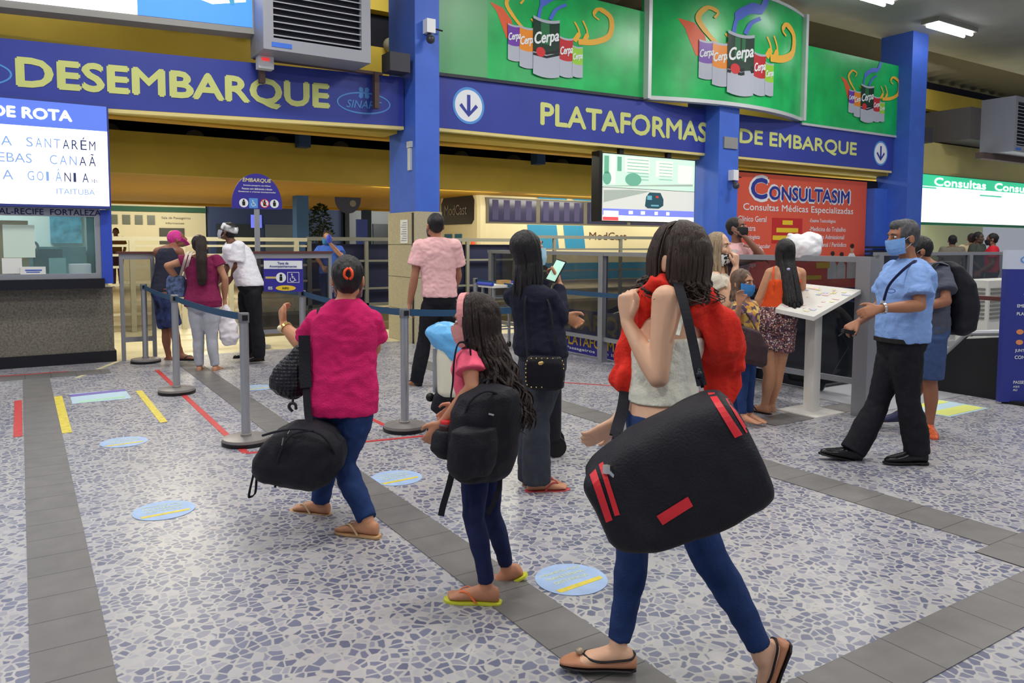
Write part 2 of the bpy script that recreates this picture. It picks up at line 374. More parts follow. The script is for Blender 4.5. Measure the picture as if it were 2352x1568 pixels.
tape(-0.06, 7.04, -0.06, 8.66, 0.06, TR, 'short red tape left of the first tactile strip')
tape(0.27, 6.98, 0.27, 8.70, 0.07, TY, 'short yellow tape right of the first tactile strip')
tape(0.98, 6.97, 0.98, 8.6, 0.06, TY, 'yellow tape left of the stanchion row')
tape(1.33, 5.63, 1.33, 9.9, 0.05, TR, 'long red tape under the left stanchion row')
tape(1.33, 5.62, 2.75, 5.38, 0.04, TR, 'red tape joining the two near stanchions')
tape(2.52, 5.8, 2.52, 8.4, 0.04, TR, 'red tape leading back from the right stanchion')
tape(-0.9, 10.35, 0.44, 10.33, 0.05, TR, 'red tape along the foot of the ticket counter')
tape(0.49, 9.78, 1.01, 10.88, 0.05, TP, 'pale slanting tape at the corner of the ticket counter')
tape(4.6, 7.2, 6.1, 5.3, 0.03, TR, 'thin red tape in front of the glass railing')
STB = mat('sticker_blue', (158, 184, 222), 0.5, noise_amt=0.1, nscale=9); STL = mat('sticker_pale', (178, 204, 218), 0.6)
def sticker(x, y, lab, rx=0.165):
    fn = lambda u, v, d: V(x+u, y+v, 0.001+d)
    t = MB().prism(disc(0, 0, rx, rx*1.0), fn, 0, 0.002).build('floor_sticker', STB); tag(t, lab, 'sticker', 'round distance stickers on the floor')
    mb = MB(); mb.prism([(-0.2*rx/.27, -0.09), (0.2*rx/.27, -0.075), (0.215*rx/.27, -0.045), (-0.215*rx/.27, -0.06)], fn, 0.0021, 0.003)
    mb.build('yellow_line', TY, t)
    mb = MB()
    for q, s in enumerate(('AGUARDE AQUI', 'MANTENHA', 'DISTANCIA')): text_mb(mb, s, fn, 0, 0.075-0.045*q, h=0.026, bold=0.0, d=0.003, align='C')
    mb.build('lettering', mat('sticker_print', (214, 222, 160), 0.6), t)
for x, y, l in ((0.62, 6.43, 'round blue floor sticker with light glare, left of the stanchions'), (0.64, 4.65, 'round blue floor sticker at the lower left'), (2.01, 4.51, 'round blue floor sticker right of the woman in pink'), (2.06, 2.7, 'round blue floor sticker between girl and duffel woman'), (2.05, 8.15, 'faint blue floor sticker behind the black duffel')): sticker(x, y, l)
def flat_sticker(x, y, w, h, m, lab, rot=0):
    c, s = math.cos(rot), math.sin(rot)
    fn = lambda u, v, d: V(x+u*c-v*s, y+u*s+v*c, 0.001+d)
    t = MB().prism([(-w/2, -h/2), (w/2, -h/2), (w/2, h/2), (-w/2, h/2)], fn, 0, 0.002).build('floor_sticker', m); tag(t, lab, 'sticker')
    return fn, t
fn, t = flat_sticker(0.62, 8.49, 0.5, 0.55, STL, 'square pale floor sticker with purple border near the counter')
mb = MB(); mb.prism([(-.25, .1), (.25, .16), (.25, .27), (-.25, .22)], fn, .002, .004); mb.build('purple_band', mat('sticker_purple', (120, 104, 178), .6), t)
mb = MB(); mb.prism([(-.2, -.26), (.2, -.2), (.2, -.13), (-.2, -.19)], fn, .002, .004); mb.build('green_band', mat('sticker_green', (170, 216, 180), .6), t)
fn, t = flat_sticker(7.25, 3.8, 0.7, 0.5, STL, 'yellow and blue floor sticker beside the escalator')
mb = MB(); mb.prism([(-.32, -.22), (.32, -.22), (.32, -.05), (-.32, -.05)], fn, .002, .004); mb.prism([(-.32, .1), (.32, .1), (.32, .22), (-.32, .22)], fn, .002, .004); mb.build('yellow_bands', mat('sticker_yellow', (216, 222, 120), .6), t)
# ---- blue sign bands with lettering
BAND = mat('band_blue', (52, 66, 158), 0.45, noise_amt=0.08, nscale=1.5)
LET = mat('sign_yellow', (208, 216, 132), 0.55); WHT = mat('sign_white', (232, 236, 240), 0.5); LBL = mat('logo_blue', (84, 150, 222), 0.5)
tilt = lambda u, v, d: V(u, 10.86-d, v+0.03*(u-5.0))
flat = lambda u, v, d: V(u, 10.86-d, v)
t = thing('sign_band', 'blue sign band reading DESEMBARQUE in large yellow letters', 'sign', (2.0, 10.86, 3.2))
MB().prism([(-4, 3.30), (5.0, 3.30), (5.0, 4.03), (-4, 4.03)], tilt, -0.12, 0).build('board', BAND, t)
mb = MB(); text_mb(mb, 'DESEMBARQUE', tilt, 0.05, 3.44, w=3.77, h=0.38, bold=0.05); mb.build('lettering', LET, t)
def sinart(cx, cy, fn, parent, k=1.0):
    mb = MB(); annulus(mb, fn, cx, cy, 0.42*k, 0.16*k, 0.022, 0.004)
    text_mb(mb, 'SINART', fn, cx, cy-0.075*k, w=0.55*k, h=0.11*k, bold=0.02, shear=0.25, align='C')
    for q in range(4):
        a = PI/4+q*PI/2; c0, s0 = math.cos(a), math.sin(a)
        mb.prism([(cx+c0*r-s0*w, cy+0.15*k+s0*r+c0*w) for r, w in ((0.015, 0), (0.06, 0.04), (0.1, 0.02), (0.1, -0.02), (0.06, -0.04))], fn, 0.001, 0.004)
    mb.build('emblem', LBL, parent)
sinart(4.36, 3.60, tilt, t); sinart(-0.42, 3.62, tilt, t)
MB().prism([(-4, 3.25), (5.0, 3.25), (5.0, 3.30), (-4, 3.30)], tilt, -0.12, -0.005).build('lower_lip', CRM, t)
t = thing('sign_band', 'blue sign band reading PLATAFORMAS DE EMBARQUE behind the middle pillar', 'sign', (11.6, 10.86, 3.3))
MB().prism([(5.4, 3.33), (17.95, 3.33), (17.95, 4.18), (5.4, 4.18)], flat, -0.12, 0).build('board', BAND, t)
MB().prism([(5.4, 3.28), (17.95, 3.28), (17.95, 3.33), (5.4, 3.33)], flat, -0.12, -0.005).build('lower_lip', CRM, t)
mb = MB(); text_mb(mb, 'PLATAFORMAS', flat, 7.54, 3.55, w=4.0, h=0.36, bold=0.04); text_mb(mb, 'DE EMBARQUE', flat, 12.5, 3.56, w=3.98, h=0.33, bold=0.04)
mb.build('lettering', LET, t)
for cx, r in ((6.13, 0.26), (17.45, 0.26)):
    mb = MB(); mb.prism(disc(cx, 3.72, r, r), flat, 0.001, 0.004); mb.build('arrow_disc', WHT, t)
    mb = MB(); annulus(mb, flat, cx, 3.72, r+0.03, r+0.03, 0.04, 0.005); mb.build('disc_rim', LBL, t)
    mb = MB(); mb.box((cx-0.03, 10.852, 3.6), (cx+0.03, 10.8555, 3.89)); stroke(mb, flat, [(cx-0.15, 3.73), (cx, 3.57), (cx+0.15, 3.73)], 0.06, 0.006); mb.build('arrow', BAND, t)
# ---- green billboards with cans
GRN = None
def green_mat():
    m = mat('billboard_green', (22, 178, 92), 0.28, noise_amt=0.22, nscale=2.2, spec=0.5)
    return m
CAN = [ # x, y, w, h, top colour, accent
    (-0.50, 0.10, 0.17, 0.50, (112, 60, 170), None), (-0.33, 0.03, 0.21, 0.57, (232, 140, 40), (240, 190, 60)),
    (0.20, -0.02, 0.19, 0.57, (190, 40, 48), None), (0.36, 0.0, 0.15, 0.45, (150, 206, 60), None), (-0.08, -0.05, 0.36, 0.82, (18, 52, 40), (200, 40, 44))]
import itertools
DEP = itertools.cycle([.008+.0012*i for i in range(9)])
def can_art(fn, cx, cy, k, parent, kx=1.35):
    P = lambda u, v, d: fn(cx+u*k*kx, cy+v*k, d)
    mb = MB(); stroke(mb, P, [(-0.54, 0.40), (-0.60, 0.62), (-0.68, 0.76), (-0.80, 0.84)], [0.10*k, 0.13*k, 0.09*k, 0.01], 0.004); mb.build('red_flame', mat('art_redflame', (226, 92, 46), .4), parent)
    mb = MB()
    sw = lambda pts, ws: stroke(mb, P, [(p.x, p.y) for p in catmull([(a, b, 0) for a, b in pts], 5)], [w*k*.72 for w in [ws[min(len(ws)-1, int(i/5))] for i in range(5*(len(pts)-1)+1)]], next(DEP))
    sw([(-0.36, 0.54), (-0.52, 0.72), (-0.60, 0.88), (-0.50, 1.02), (-0.38, 0.98), (-0.42, 0.90)], [0.05, 0.06, 0.06, 0.05, 0.03])
    sw([(0.38, 0.52), (0.62, 0.56), (0.84, 0.70), (0.86, 0.96), (0.68, 1.06), (0.60, 0.96), (0.68, 0.90)], [0.10, 0.10, 0.09, 0.09, 0.06, 0.03])
    for x, y, h in ((0.32, 0.52, 0.28), (0.44, 0.5, 0.34), (-0.28, 0.52, 0.2)): sw([(x, y), (x+0.07, y+h*0.5), (x, y+h)], [0.08, 0.03])
    mb.build('flame_print', mat('art_flame', (238, 180, 56), .4), parent)
    mb = MB()
    sw([(-0.18, 0.74), (-0.12, 0.98), (0.06, 1.12), (0.22, 1.16), (0.30, 1.34)], [0.05, 0.12, 0.14, 0.09]); sw([(-0.02, 0.76), (0.06, 0.92), (0.2, 1.02)], [0.06, 0.05])
    mb.build('blue_splash', mat('art_blue', (82, 112, 216), .4), parent)
    for i, (x, y, w, h, c, acc) in enumerate(CAN):
        z = 0.021+0.004*i; n = 6
        mbs = [MB(), MB(), MB()]
        for j in range(n):
            a, b = x-w/2+w*j/n, x-w/2+w*(j+1)/n
            dip = lambda q: 0.05*w*(1-((q-x)/(w/2))**2)*2.0
            for mm, (v0, v1) in zip(mbs, ((y, y+h*0.42), (y+h*0.42, y+h*0.95), (y+h*0.95, y+h))):
                mm.add([P(a, v0-dip(a), z), P(b, v0-dip(b), z), P(b, v1-dip(b), z), P(a, v1-dip(a), z)], [(0, 1, 2, 3)])
        mbs[0].build('can_base', mat('art_silver', (176, 182, 196), .35), parent); mbs[1].build('can_top', mat('art_can_%d' % i, c, .35), parent); mbs[2].build('can_rim', mat('art_silver', (176, 182, 196), .35), parent)
        if i == 4:
            mb = MB()
            for v in (0.36, 0.31): stroke(mb, P, [(x-w/2, y+v-0.03), (x, y+v-0.05), (x+w/2, y+v+0.02)], 0.03*k, z+0.002)
            mb.build('can_band', mat('art_black', (18, 24, 26), .4), parent)
            mb = MB(); mb.prism(disc(x-0.08, y+0.32, 0.062, 0.07, 20), P, z+0.002, z+0.004); mb.build('can_seal', mat('art_red', (206, 46, 50), .4), parent)
            mb = MB(); stroke(mb, P, [(x-0.02, y+0.44), (x-0.02, y+0.74)], 0.10*k, z+0.0015); mb.build('can_stripe', mat('art_midgreen', (36, 110, 66), .4), parent)
        mb = MB(); text_mb(mb, 'Cerpa', lambda u, v, d: P(x+(u*0.96), y+h*0.58+v+u*0.30, d), -w*0.47, -h*0.07, w=w*0.95, h=h*0.26, bold=0.03, shear=0.15, d=0.003, depth0=z+0.001)
        mb.build('can_lettering', WHT, parent)
FRM = mat('pale_frame', (206, 210, 212), 0.4, metal=0.3)
GM = green_mat()
def curve_fn(u, v, d):   # middle board bulges towards the hall
    q = (u-12.12)/2.28; dy = 0.46*max(0, 1-q*q)
    return V(u, 10.83-dy-d, v)
t = thing('billboard', 'flat green drinks billboard next to the first pillar with pale left strip', 'billboard', (7.6, 10.84, 4.15))
fl = lambda u, v, d: V(u, 10.83-d, v)
MB().prism([(5.4, 4.16), (9.84, 4.22), (9.84, 5.78), (5.4, 5.86)], fl, -0.15, 0).build('panel', GM, t)
MB().prism([(5.4, 4.17), (6.46, 4.19), (6.46, 5.84), (5.4, 5.86)], fl, 0.001, 0.004).build('pale_strip', mat('billboard_pale', (96, 172, 116), 0.35), t)
MB().prism([(5.4, 4.12), (9.84, 4.18), (9.84, 4.23), (5.4, 4.17)], fl, -0.1, 0.012).build('lower_frame', mat('frame_dark', (42, 46, 60), .5), t)
can_art(fl, 7.72, 4.42, 1.16, t, 1.3)
t = thing('billboard', 'curved bulging green drinks billboard with white frame', 'billboard', (12.1, 10.6, 4.2))
mb = MB(); N_ = 28; us = [9.86+4.52*i/N_ for i in range(N_+1)]
for d0 in (0,): mb.rings([[curve_fn(u, 4.26, -0.12), curve_fn(u, 4.26, 0), curve_fn(u, 6.4, 0), curve_fn(u, 6.4, -0.12)] for u in us])
mb.build('panel', GM, t, smooth=True, auto=40)
mb = MB(); mb.rings([[curve_fn(u, 4.20, -0.14), curve_fn(u, 4.20, 0.02), curve_fn(u, 4.27, 0.02), curve_fn(u, 4.27, -0.14)] for u in us])
mb.rings([[curve_fn(u, 6.38, -0.14), curve_fn(u, 6.38, 0.02), curve_fn(u, 6.44, 0.02), curve_fn(u, 6.44, -0.14)] for u in us])
for x in (9.86, 14.36): mb.box((x-0.04, 10.70, 4.2), (x+0.04, 10.84, 6.44))
mb.build('white_frame', FRM, t)
can_art(curve_fn, 12.05, 4.52, 1.42, t, 1.4)
t = thing('billboard', 'flat green drinks billboard ending at the right pillar', 'billboard', (16.2, 10.84, 4.2))
MB().prism([(14.42, 4.18), (18.6, 4.18), (18.6, 5.84), (14.42, 5.84)], fl, -0.15, 0).build('panel', GM, t)
MB().prism([(14.42, 4.13), (18.6, 4.13), (18.6, 4.18), (14.42, 4.18)], fl, -0.1, 0.012).build('lower_frame', FRM, t)
can_art(fl, 16.85, 4.46, 1.02, t, 1.35)
# ================================================================ FURNITURE OF THE HALL
ALU = mat('aluminium', (168, 172, 180), 0.35, metal=0.6); GLS = glass_mat('tinted_glass', (26, 32, 44), 0.55); GLC = glass_mat('clear_glass', (150, 190, 190), 0.14)
BRN = mat('brown_rail', (92, 52, 48), 0.5); BLK = mat('black_plastic', (20, 21, 24), 0.45); WPL = mat('white_plastic', (228, 230, 234), 0.4)
yf = lambda Y: (lambda u, v, d: V(u, Y-d, v))
def rect(a, b, c, d): return [(a, b), (c, b), (c, d), (a, d)]
# ---- lit signs
t = thing('lit_sign', 'overexposed white and blue lit advertising box above DESEMBARQUE', 'sign', (0.8, 10.6, 4.2))
f = yf(10.6); slp = lambda u, v, d: V(u, 10.6-d, v+0.04*(u-2.7))
MB().prism(rect(-4, 4.28, 2.78, 6.2), slp, -0.3, -0.004).build('frame', mat('grey_frame', (150, 150, 146), 0.5), t)
MB().prism(rect(-4, 4.36, 1.32, 6.1), slp, -0.003, 0.002).build('white_face', mat('sign_glow_white', (250, 250, 255), 0.5, emit=1.6), t)
MB().prism(rect(1.32, 4.36, 2.70, 6.1), slp, -0.003, 0.002).build('blue_face', mat('sign_glow_blue', (70, 140, 245), 0.5, emit=0.75), t)
mb = MB(); mb.prism([(1.75, 4.72), (2.2, 4.6), (2.62, 4.68), (2.62, 5.4), (1.72, 5.4)], slp, 0.003, 0.005); mb.build('white_motif', mat('sign_glow_white', (250, 250, 255), 0.5, emit=1.6), t)
mb = MB(); stroke(mb, slp, [(2.35, 5.0), (2.42, 4.8), (2.45, 4.62)], [.16, .1, .05], .007); stroke(mb, slp, [(2.3, 5.0), (2.55, 4.85)], .05, .007); mb.build('teal_motif', mat('sign_teal', (60, 150, 190), 0.5, emit=0.5), t)
mb = MB(); mb.prism(disc(2.55, 4.98, .06), slp, .008, .009); mb.build('red_motif', mat('sign_red_spot', (180, 70, 90), 0.5, emit=0.4), t)
t = thing('lit_sign', 'white lit timetable board over the ticket window naming SANTARÉM and GOIÂNIA', 'sign', (0, 10.7, 1.95)); f = yf(10.7)
MB().prism(rect(-2.2, 1.93, 0.975, 3.2), f, -0.25, -0.004).build('case', mat('blue_case', (52, 64, 140), 0.5), t)
MB().prism(rect(-2.2, 1.96, 0.955, 2.87), f, -0.003, 0.002).build('white_face', mat('sign_glow_board', (248, 250, 255), 0.5, emit=1.25), t)
MB().prism(rect(-2.2, 2.87, 0.955, 3.17), f, -0.003, 0.002).build('header', mat('sign_glow_header', (84, 112, 205), 0.5, emit=0.75), t)
mb = MB(); text_mb(mb, 'O DE ROTA', f, -0.42, 2.96, w=1.0, h=0.12, bold=0.05, d=0.004); mb.build('header_lettering', mat('sign_glow_white', (250, 250, 255), 0.5, emit=1.6), t)
LN = mat('board_ink', (52, 66, 120), 0.6); LF = mat('board_ink_pale', (128, 160, 215), 0.6, emit=0.5)  # second ink is paler and glows a little, used for leading letters
mb, mf = MB(), MB()
for z, wd_, x0, w in ((2.63, 'SANTARÉM', 0.10, 0.74), (2.44, 'CANAÃ', 0.33, 0.51), (2.24, 'GOIÂNIA*', 0.10, 0.75)):
    n = len(wd_)
    for i, chh in enumerate(wd_): text_mb(mf if i < n*0.45 else mb, chh, f, x0+w*(i+0.1)/n, z-(0.0), w=w/n*(0.3 if chh == 'I' else .72), h=0.11*(1.35 if chh in 'ÉÃÂ' else (0.4 if chh == '*' else 1)), bold=0.0, d=0.004)
for z, s, x1 in ((2.63, 'A', -0.03), (2.44, 'EBAS', 0.16), (2.24, 'A', -0.03)): text_mb(mf, s, f, x1, z, h=0.11, d=0.004, align='R')
text_mb(mf, 'ITAITUBA*', f, 0.84, 2.09, h=0.07, d=0.004, align='R')
text_mb(mf, 'CONSULTE HORARIOS', f, 0.84, 1.99, h=0.025, d=0.004, align='R')
mb.build('dark_lettering', LN, t); mf.build('pale_lettering', LF, t)
# ---- ticket counter
t = thing('ticket_counter', 'granite clad ticket counter with glass window under the white timetable board', 'counter', (-0.6, 11.2, 0))
GRA = mat('grey_granite', (112, 108, 98), 0.45, noise_amt=0.4, nscale=45); BST = mat('black_stone', (24, 26, 34), 0.25)
MB().box((-3, 10.93, 0.14), (0.98, 11.6, 0.95)).build('granite_front', GRA, t)
MB().box((-3, 10.9, 0), (1.0, 11.6, 0.14)).build('black_plinth', BST, t)
MB().box((-3, 10.72, 0.95), (0.88, 11.6, 1.07)).build('black_ledge', BST, t)
mb = MB(); mb.box((-3, 10.86, 1.07), (0.86, 10.94, 1.13)); mb.box((0.80, 10.86, 1.13), (0.86, 10.94, 1.93)); mb.box((-3, 10.86, 1.63+.2), (0.80, 10.94, 1.93)); mb.build('window_frame', ALU, t)
MB().box((0.86, 10.84, 1.0), (0.985, 11.0, 1.92)).build('blue_corner_post', mat('post_blue', (48, 78, 190), 0.5), t)
MB().box((-3, 10.895, 1.13), (0.80, 10.905, 1.83)).build('pane', GLC, t)
mb = MB(); text_mb(mb, 'NATAL-RECIFE', f2 := (lambda u, v, d: V(u, 10.86-d, v)), 0.26, 1.845, h=0.07, bold=0.02, d=0.003, align='R'); text_mb(mb, 'FORTALEZA', f2, 0.33, 1.845, h=0.07, bold=0.02, d=0.003); mb.build('window_lettering', mat('ink_navy', (40, 46, 100), .6), t)
MB().box((-3, 12.9, 0), (0.93, 13.0, 3.0)).build('back_wall', mat('booth_wall', (176, 196, 190), 0.7), t)
MB().box((-3, 11.0, 3.0), (1.0, 13, 3.05)).build('booth_roof', mat('booth_roof', (170, 170, 170), 0.7), t)
MB().box((0.94, 11.6, 0), (0.99, 13, 3.0)).build('side_wall', mat('booth_side', (186, 180, 150), 0.7), t)
area((-0.6, 11.9, 2.95), 1.5, 0.6, 80, (0.92, 1, 0.97))  # added to brighten the booth interior, no fixture modelled
def plain(name, mb, m, lab, cat, **k): return tag(mb.build(name, m, **k), lab, cat)
plain('cardboard_box', MB().box((-0.35, 11.3, 1.07), (0.10, 11.59, 1.78)), mat('cardboard', (176, 140, 86), .7), 'brown cardboard box inside the ticket window', 'box')
plain('paper_sheet', MB().box((-0.16, 10.885, 1.33), (0.16, 10.893, 1.72)), mat('paper_green', (206, 226, 214), .7), 'pale paper stuck on the ticket window pane', 'paper')
plain('paper_sheet', MB().box((-0.18, 10.885, 1.14), (0.02, 10.893, 1.325)), mat('paper', (226, 228, 226), .7), 'lower white paper stuck on the ticket window pane', 'paper')
t = plain('desk_sign', MB().box((0.0, 10.87, 1.13), (0.26, 10.885, 1.22)), mat('paper', (226, 228, 226), .7), 'small white desk sign with blue print at the ticket window foot', 'sign')
mb = MB(); mb.box((0.05, 10.867, 1.17), (0.22, 10.87, 1.185)); mb.box((0.06, 10.867, 1.15), (0.2, 10.87, 1.16)); mb.build('blue_print', mat('ink_mid', (60, 90, 190), .6), t)
t = plain('tape_dispenser', MB().tube([(0.13, 10.98, 1.46), (0.13, 11.03, 1.46)], 0.075, 20), mat('grey_roll', (70, 74, 84), .4), 'round dark ring with pale hub behind the ticket window', 'ring')
MB().tube([(0.13, 10.97, 1.46), (0.13, 10.982, 1.46)], 0.045, 20).build('hub', mat('paper', (226, 228, 226), .7), t)
t = thing('computer_monitor', 'dark computer monitor behind the ticket window', 'monitor', (0.3, 11.3, 1.07))
MB().box((0.14, 11.3, 1.18), (0.46, 11.34, 1.43)).build('screen', mat('screen_dark', (46, 52, 60), .3), t); mb = MB(); mb.box((0.2, 11.27, 1.07), (0.4, 11.4, 1.09)); mb.box((0.28, 11.32, 1.09), (0.32, 11.36, 1.2)); mb.build('stand', BLK, t)
plain('poster', MB().box((0.38, 12.86, 1.5), (0.78, 12.89, 2.15)), mat('poster_teal', (70, 130, 150), .6, noise_amt=.5, nscale=9), 'small coloured poster on the booth back wall', 'poster')
plain('doorway', MB().box((0.84, 12.87, 1.0), (0.935, 12.89, 2.2)), mat('teal_dark', (26, 66, 76), .6), 'dark teal opening on the booth back wall', 'opening')
plain('cabinet', MB().box((-0.5, 12.5, 0), (0.80, 12.88, 1.45)), mat('teal_mid', (60, 92, 100), .6, noise_amt=.3, nscale=7), 'teal grey cabinet inside the ticket booth', 'cabinet')
t = plain('printer', MB().box((0.52, 11.1, 1.07), (0.76, 11.3, 1.24)), mat('pale_plastic', (200, 206, 208), .5), 'pale printer behind the ticket window', 'printer')
mb = MB(); mb.box((0.55, 11.09, 1.09), (0.73, 11.1, 1.12)); mb.build('paper_tray', mat('ink_mid', (60, 90, 190), .6), t)
plain('folder_rack', MB().box((0.3, 10.99, 1.07), (0.48, 11.1, 1.32)), mat('teal_glass', (110, 150, 150), .2), 'clear teal rack beside the monitor in the ticket window', 'rack')
# ---- evaporative coolers
def cooler(x0, x1, y0, y1, z0, z1, lab, side=True):
    t = thing('air_cooler', lab, 'cooler', ((x0+x1)/2, (y0+y1)/2, z0))
    HOUS = mat('cooler_housing', (150, 152, 162), .45, metal=.2)
    mb = MB(); b = 0.13
    mb.box((x0, y0+0.12, z0), (x1, y1, z1)); mb.box((x0, y0, z0), (x0+b, y0+.12, z1)); mb.box((x1-b, y0, z0), (x1, y0+.12, z1)); mb.box((x0+b, y0, z0), (x1-b, y0+.12, z0+b*1.2)); mb.box((x0+b, y0, z1-b), (x1-b, y0+.12, z1))
    mb.build('housing', HOUS, t)
    MB().box((x0+b, y0+.10, z0+b), (x1-b, y0+.122, z1-b)).build('dark_grille', mat('grille_dark', (24, 26, 40), .6), t)
    n = int((z1-z0-2*b)/0.085)
    for i in range(n):
        z = z0+b*1.2+0.05+i*0.085
        mb = MB(); mb.obox(((x0+x1)/2, y0+.05, z), ((x1-x0)/2-b, 0, 0), (0, .035, .012), (0, -.002, .006)); mb.build('louver', mat('louver_metal', (196, 198, 206), .4, metal=.3), t)
    MB().box((x0+b*.8, y0-.006, z0+.04), (x0+b*.8+.26, y0, z0+.10)).build('blue_badge', mat('badge_blue', (60, 110, 210), .5), t)
    return t
c1 = cooler(2.72, 4.18, 10.15, 10.8, 4.0, 5.5, 'grey louvred air cooler hung above DESEMBARQUE')
for x in (2.85, 4.5):
    plain('bracket', MB().box((x-.035, 10.70, 3.5 if x > 3 else 3.68), (x+.035, 10.80, 4.02)), mat('rust', (96, 78, 74), .8), 'rusty bracket under the %s side of the grey air cooler' % ('left' if x < 3 else 'right'), 'bracket')
plain('bracket', MB().box((2.75, 10.72, 3.99), (4.6, 10.8, 4.03)), mat('rust', (96, 78, 74), .8), 'rusty bar carrying the grey air cooler', 'bracket')
t = plain('exit_box', MB().box((2.76, 10.55, 3.84), (2.96, 10.7, 4.0)), mat('white_plastic', (228, 230, 234), .4), 'small white box with a red light under the air cooler', 'box')
MB().box((2.80, 10.54, 3.94), (2.90, 10.55, 3.98)).build('red_light', mat('red_glow', (230, 60, 60), .4, emit=.8), t)
plain('speaker', MB().box((4.62, 10.5, 4.03), (4.94, 10.8, 4.3)), mat('speaker_dark', (58, 58, 66), .6), 'small dark loudspeaker beside the first blue pillar', 'speaker')
plain('speaker', MB().box((18.7, 10.5, 4.05), (19.05, 10.75, 4.4)), mat('speaker_dark', (58, 58, 66), .6), 'small dark box on the right blue pillar', 'speaker')
cooler(20.7, 22.8, 9.4, 10.2, 3.85, 5.2, 'grey louvred air cooler at the upper right edge')
plain('duct', MB().box((20.2, 10.2, 4.2), (22.8, 11.5, 5.0)), mat('duct_grey', (96, 92, 90), .6), 'dull grey duct behind the right air cooler', 'duct')
plain('steel_bracket', MB().box((20.3, 9.9, 3.7), (22.9, 10.1, 3.85)), mat('rust', (96, 78, 74), .8), 'steel bar carrying the right air cooler', 'bracket')
# ---- video wall
t = thing('video_wall', 'four panel video wall showing a street with a dark car', 'screen', (10.1, 10.9, 1.95)); f = yf(10.88)
mb = MB(); mb.box((8.90, 10.9, 1.93), (11.28, 11.05, 3.18)); mb.box((8.84, 10.88, 1.93), (8.9, 11.1, 3.2)); mb.build('cabinet_frame', BLK, t)
for i in range(2):
    for j in range(2):
        MB().prism(rect(8.93+i*1.165, 1.95+j*0.61, 8.93+i*1.165+1.155, 1.95+j*0.61+0.60), f, -0.02, 0).build('panel', mat('screen_sky' if j else 'screen_road', (196, 226, 206) if j else (206, 208, 200), .4, emit=.62), t)
def pic(name, c, polys, e=.6, d=.003):
    mb = MB()
    for p in polys: mb.prism(p, f, d-.001, d)
    return mb.build(name, mat('screen_'+name, c, .4, emit=e), t)
pic('pale_buildings', (226, 240, 220), [rect(9.1, 2.62, 9.22, 3.14), rect(9.45, 2.85, 10.05, 3.13), rect(10.22, 2.8, 10.65, 3.1), rect(10.8, 2.7, 11.2, 3.05)])
pic('window_rows', (130, 180, 160), [rect(9.5, 2.72+.06*k, 10.03, 2.735+.06*k) for k in range(7)]+[rect(10.3, 2.75+.06*k, 10.64, 2.763+.06*k) for k in range(6)], d=.005)
pic('trees', (104, 166, 140), [disc(9.65, 2.72, .2, .12, 20), disc(9.02, 2.72, .1, .12, 20), rect(8.95, 2.8, 9.06, 3.12), rect(9.26, 2.86, 9.36, 3.12)], d=.006)
pic('kerb', (160, 170, 160), [[(8.95, 2.58), (11.2, 2.70), (11.2, 2.66), (8.95, 2.57)], [(8.95, 2.28), (10.1, 2.52), (9.6, 2.53), (8.95, 2.50)]], d=.004)
pic('car', (44, 84, 96), [[(9.95, 2.24), (9.98, 2.42), (10.06, 2.5), (10.34, 2.5), (10.42, 2.38), (10.42, 2.26), (10.3, 2.2), (10.02, 2.2)]], .3, .006)
pic('car_glass', (110, 170, 185), [rect(10.0, 2.36, 10.12, 2.44), rect(10.1, 2.24, 10.3, 2.27)], .5, .008); pic('tail_light', (200, 70, 60), [rect(10.22, 2.4, 10.29, 2.44)], .5, .009)
pic('caption_bar', (120, 130, 226), [rect(8.93, 2.04, 11.24, 2.17)], .7, .004); pic('caption_white', (250, 250, 255), [rect(8.93, 1.955, 11.24, 2.05), rect(8.95, 2.05, 9.3, 2.13), rect(9.55, 2.08, 9.65, 2.14), rect(9.85, 2.08, 9.95, 2.14), rect(10.2, 2.08, 10.28, 2.14), rect(10.5, 2.08, 10.58, 2.14)], 1.1, .006); pic('caption_red', (240, 80, 80), [rect(8.93, 1.955, 9.3, 2.02)], .8, .008)
for x in (9.4, 10.6): plain('hanger', MB().box((x-.05, 10.92, 3.1), (x+.05, 11.0, 3.34)), BLK, '%s black hanger holding the video wall' % ('left' if x < 10 else 'right'), 'hanger')
# ---- red clinic board
t = thing('clinic_board', 'orange red CONSULTASIM clinic board behind the glass railing', 'sign', (15.1, 11.2, 0.5)); f = yf(11.2)
MB().prism(rect(12.5, 0.5, 17.48, 3.06), f, -.06, 0).build('board', mat('board_red', (224, 92, 68), .45), t)
mb = MB(); text_mb(mb, 'C', f, 13.26, 2.5, h=.48, w=.56, bold=.1, d=.004); text_mb(mb, 'ONSULTASIM', f, 13.85, 2.5, w=2.95, h=.32, bold=.1, d=.004); mb.build('title_halo', WHT, t)
mb = MB(); text_mb(mb, 'C', f, 13.29, 2.53, h=.42, w=.5, bold=.04, d=.010); text_mb(mb, 'ONSULTASIM', f, 13.88, 2.52, w=2.89, h=.28, bold=.04, d=.010); mb.build('title', mat('title_blue', (44, 56, 150), .5), t)
mb = MB(); text_mb(mb, 'Consultas Médicas Especializadas', f, 13.05, 2.22, w=3.9, h=.19, bold=.015, d=.004)
for k, s in enumerate(('Clínico Geral', 'Pediatra', 'Ginecologista', 'Ortopedia, Vascular', 'Urologista', 'Cardiologia')): text_mb(mb, s, f, 12.9, 2.02-k*.2, h=.12, bold=.01, d=.004)
for k, s in enumerate(('-Exame Toxicológico', '-Medicina do Trabalho', 'Atestado Admissional', 'Demissional / Periódico')): text_mb(mb, s, f, 15.3, 2.02-k*.18, h=.105, bold=.01, d=.004)
mb.build('white_lettering', WHT, t)
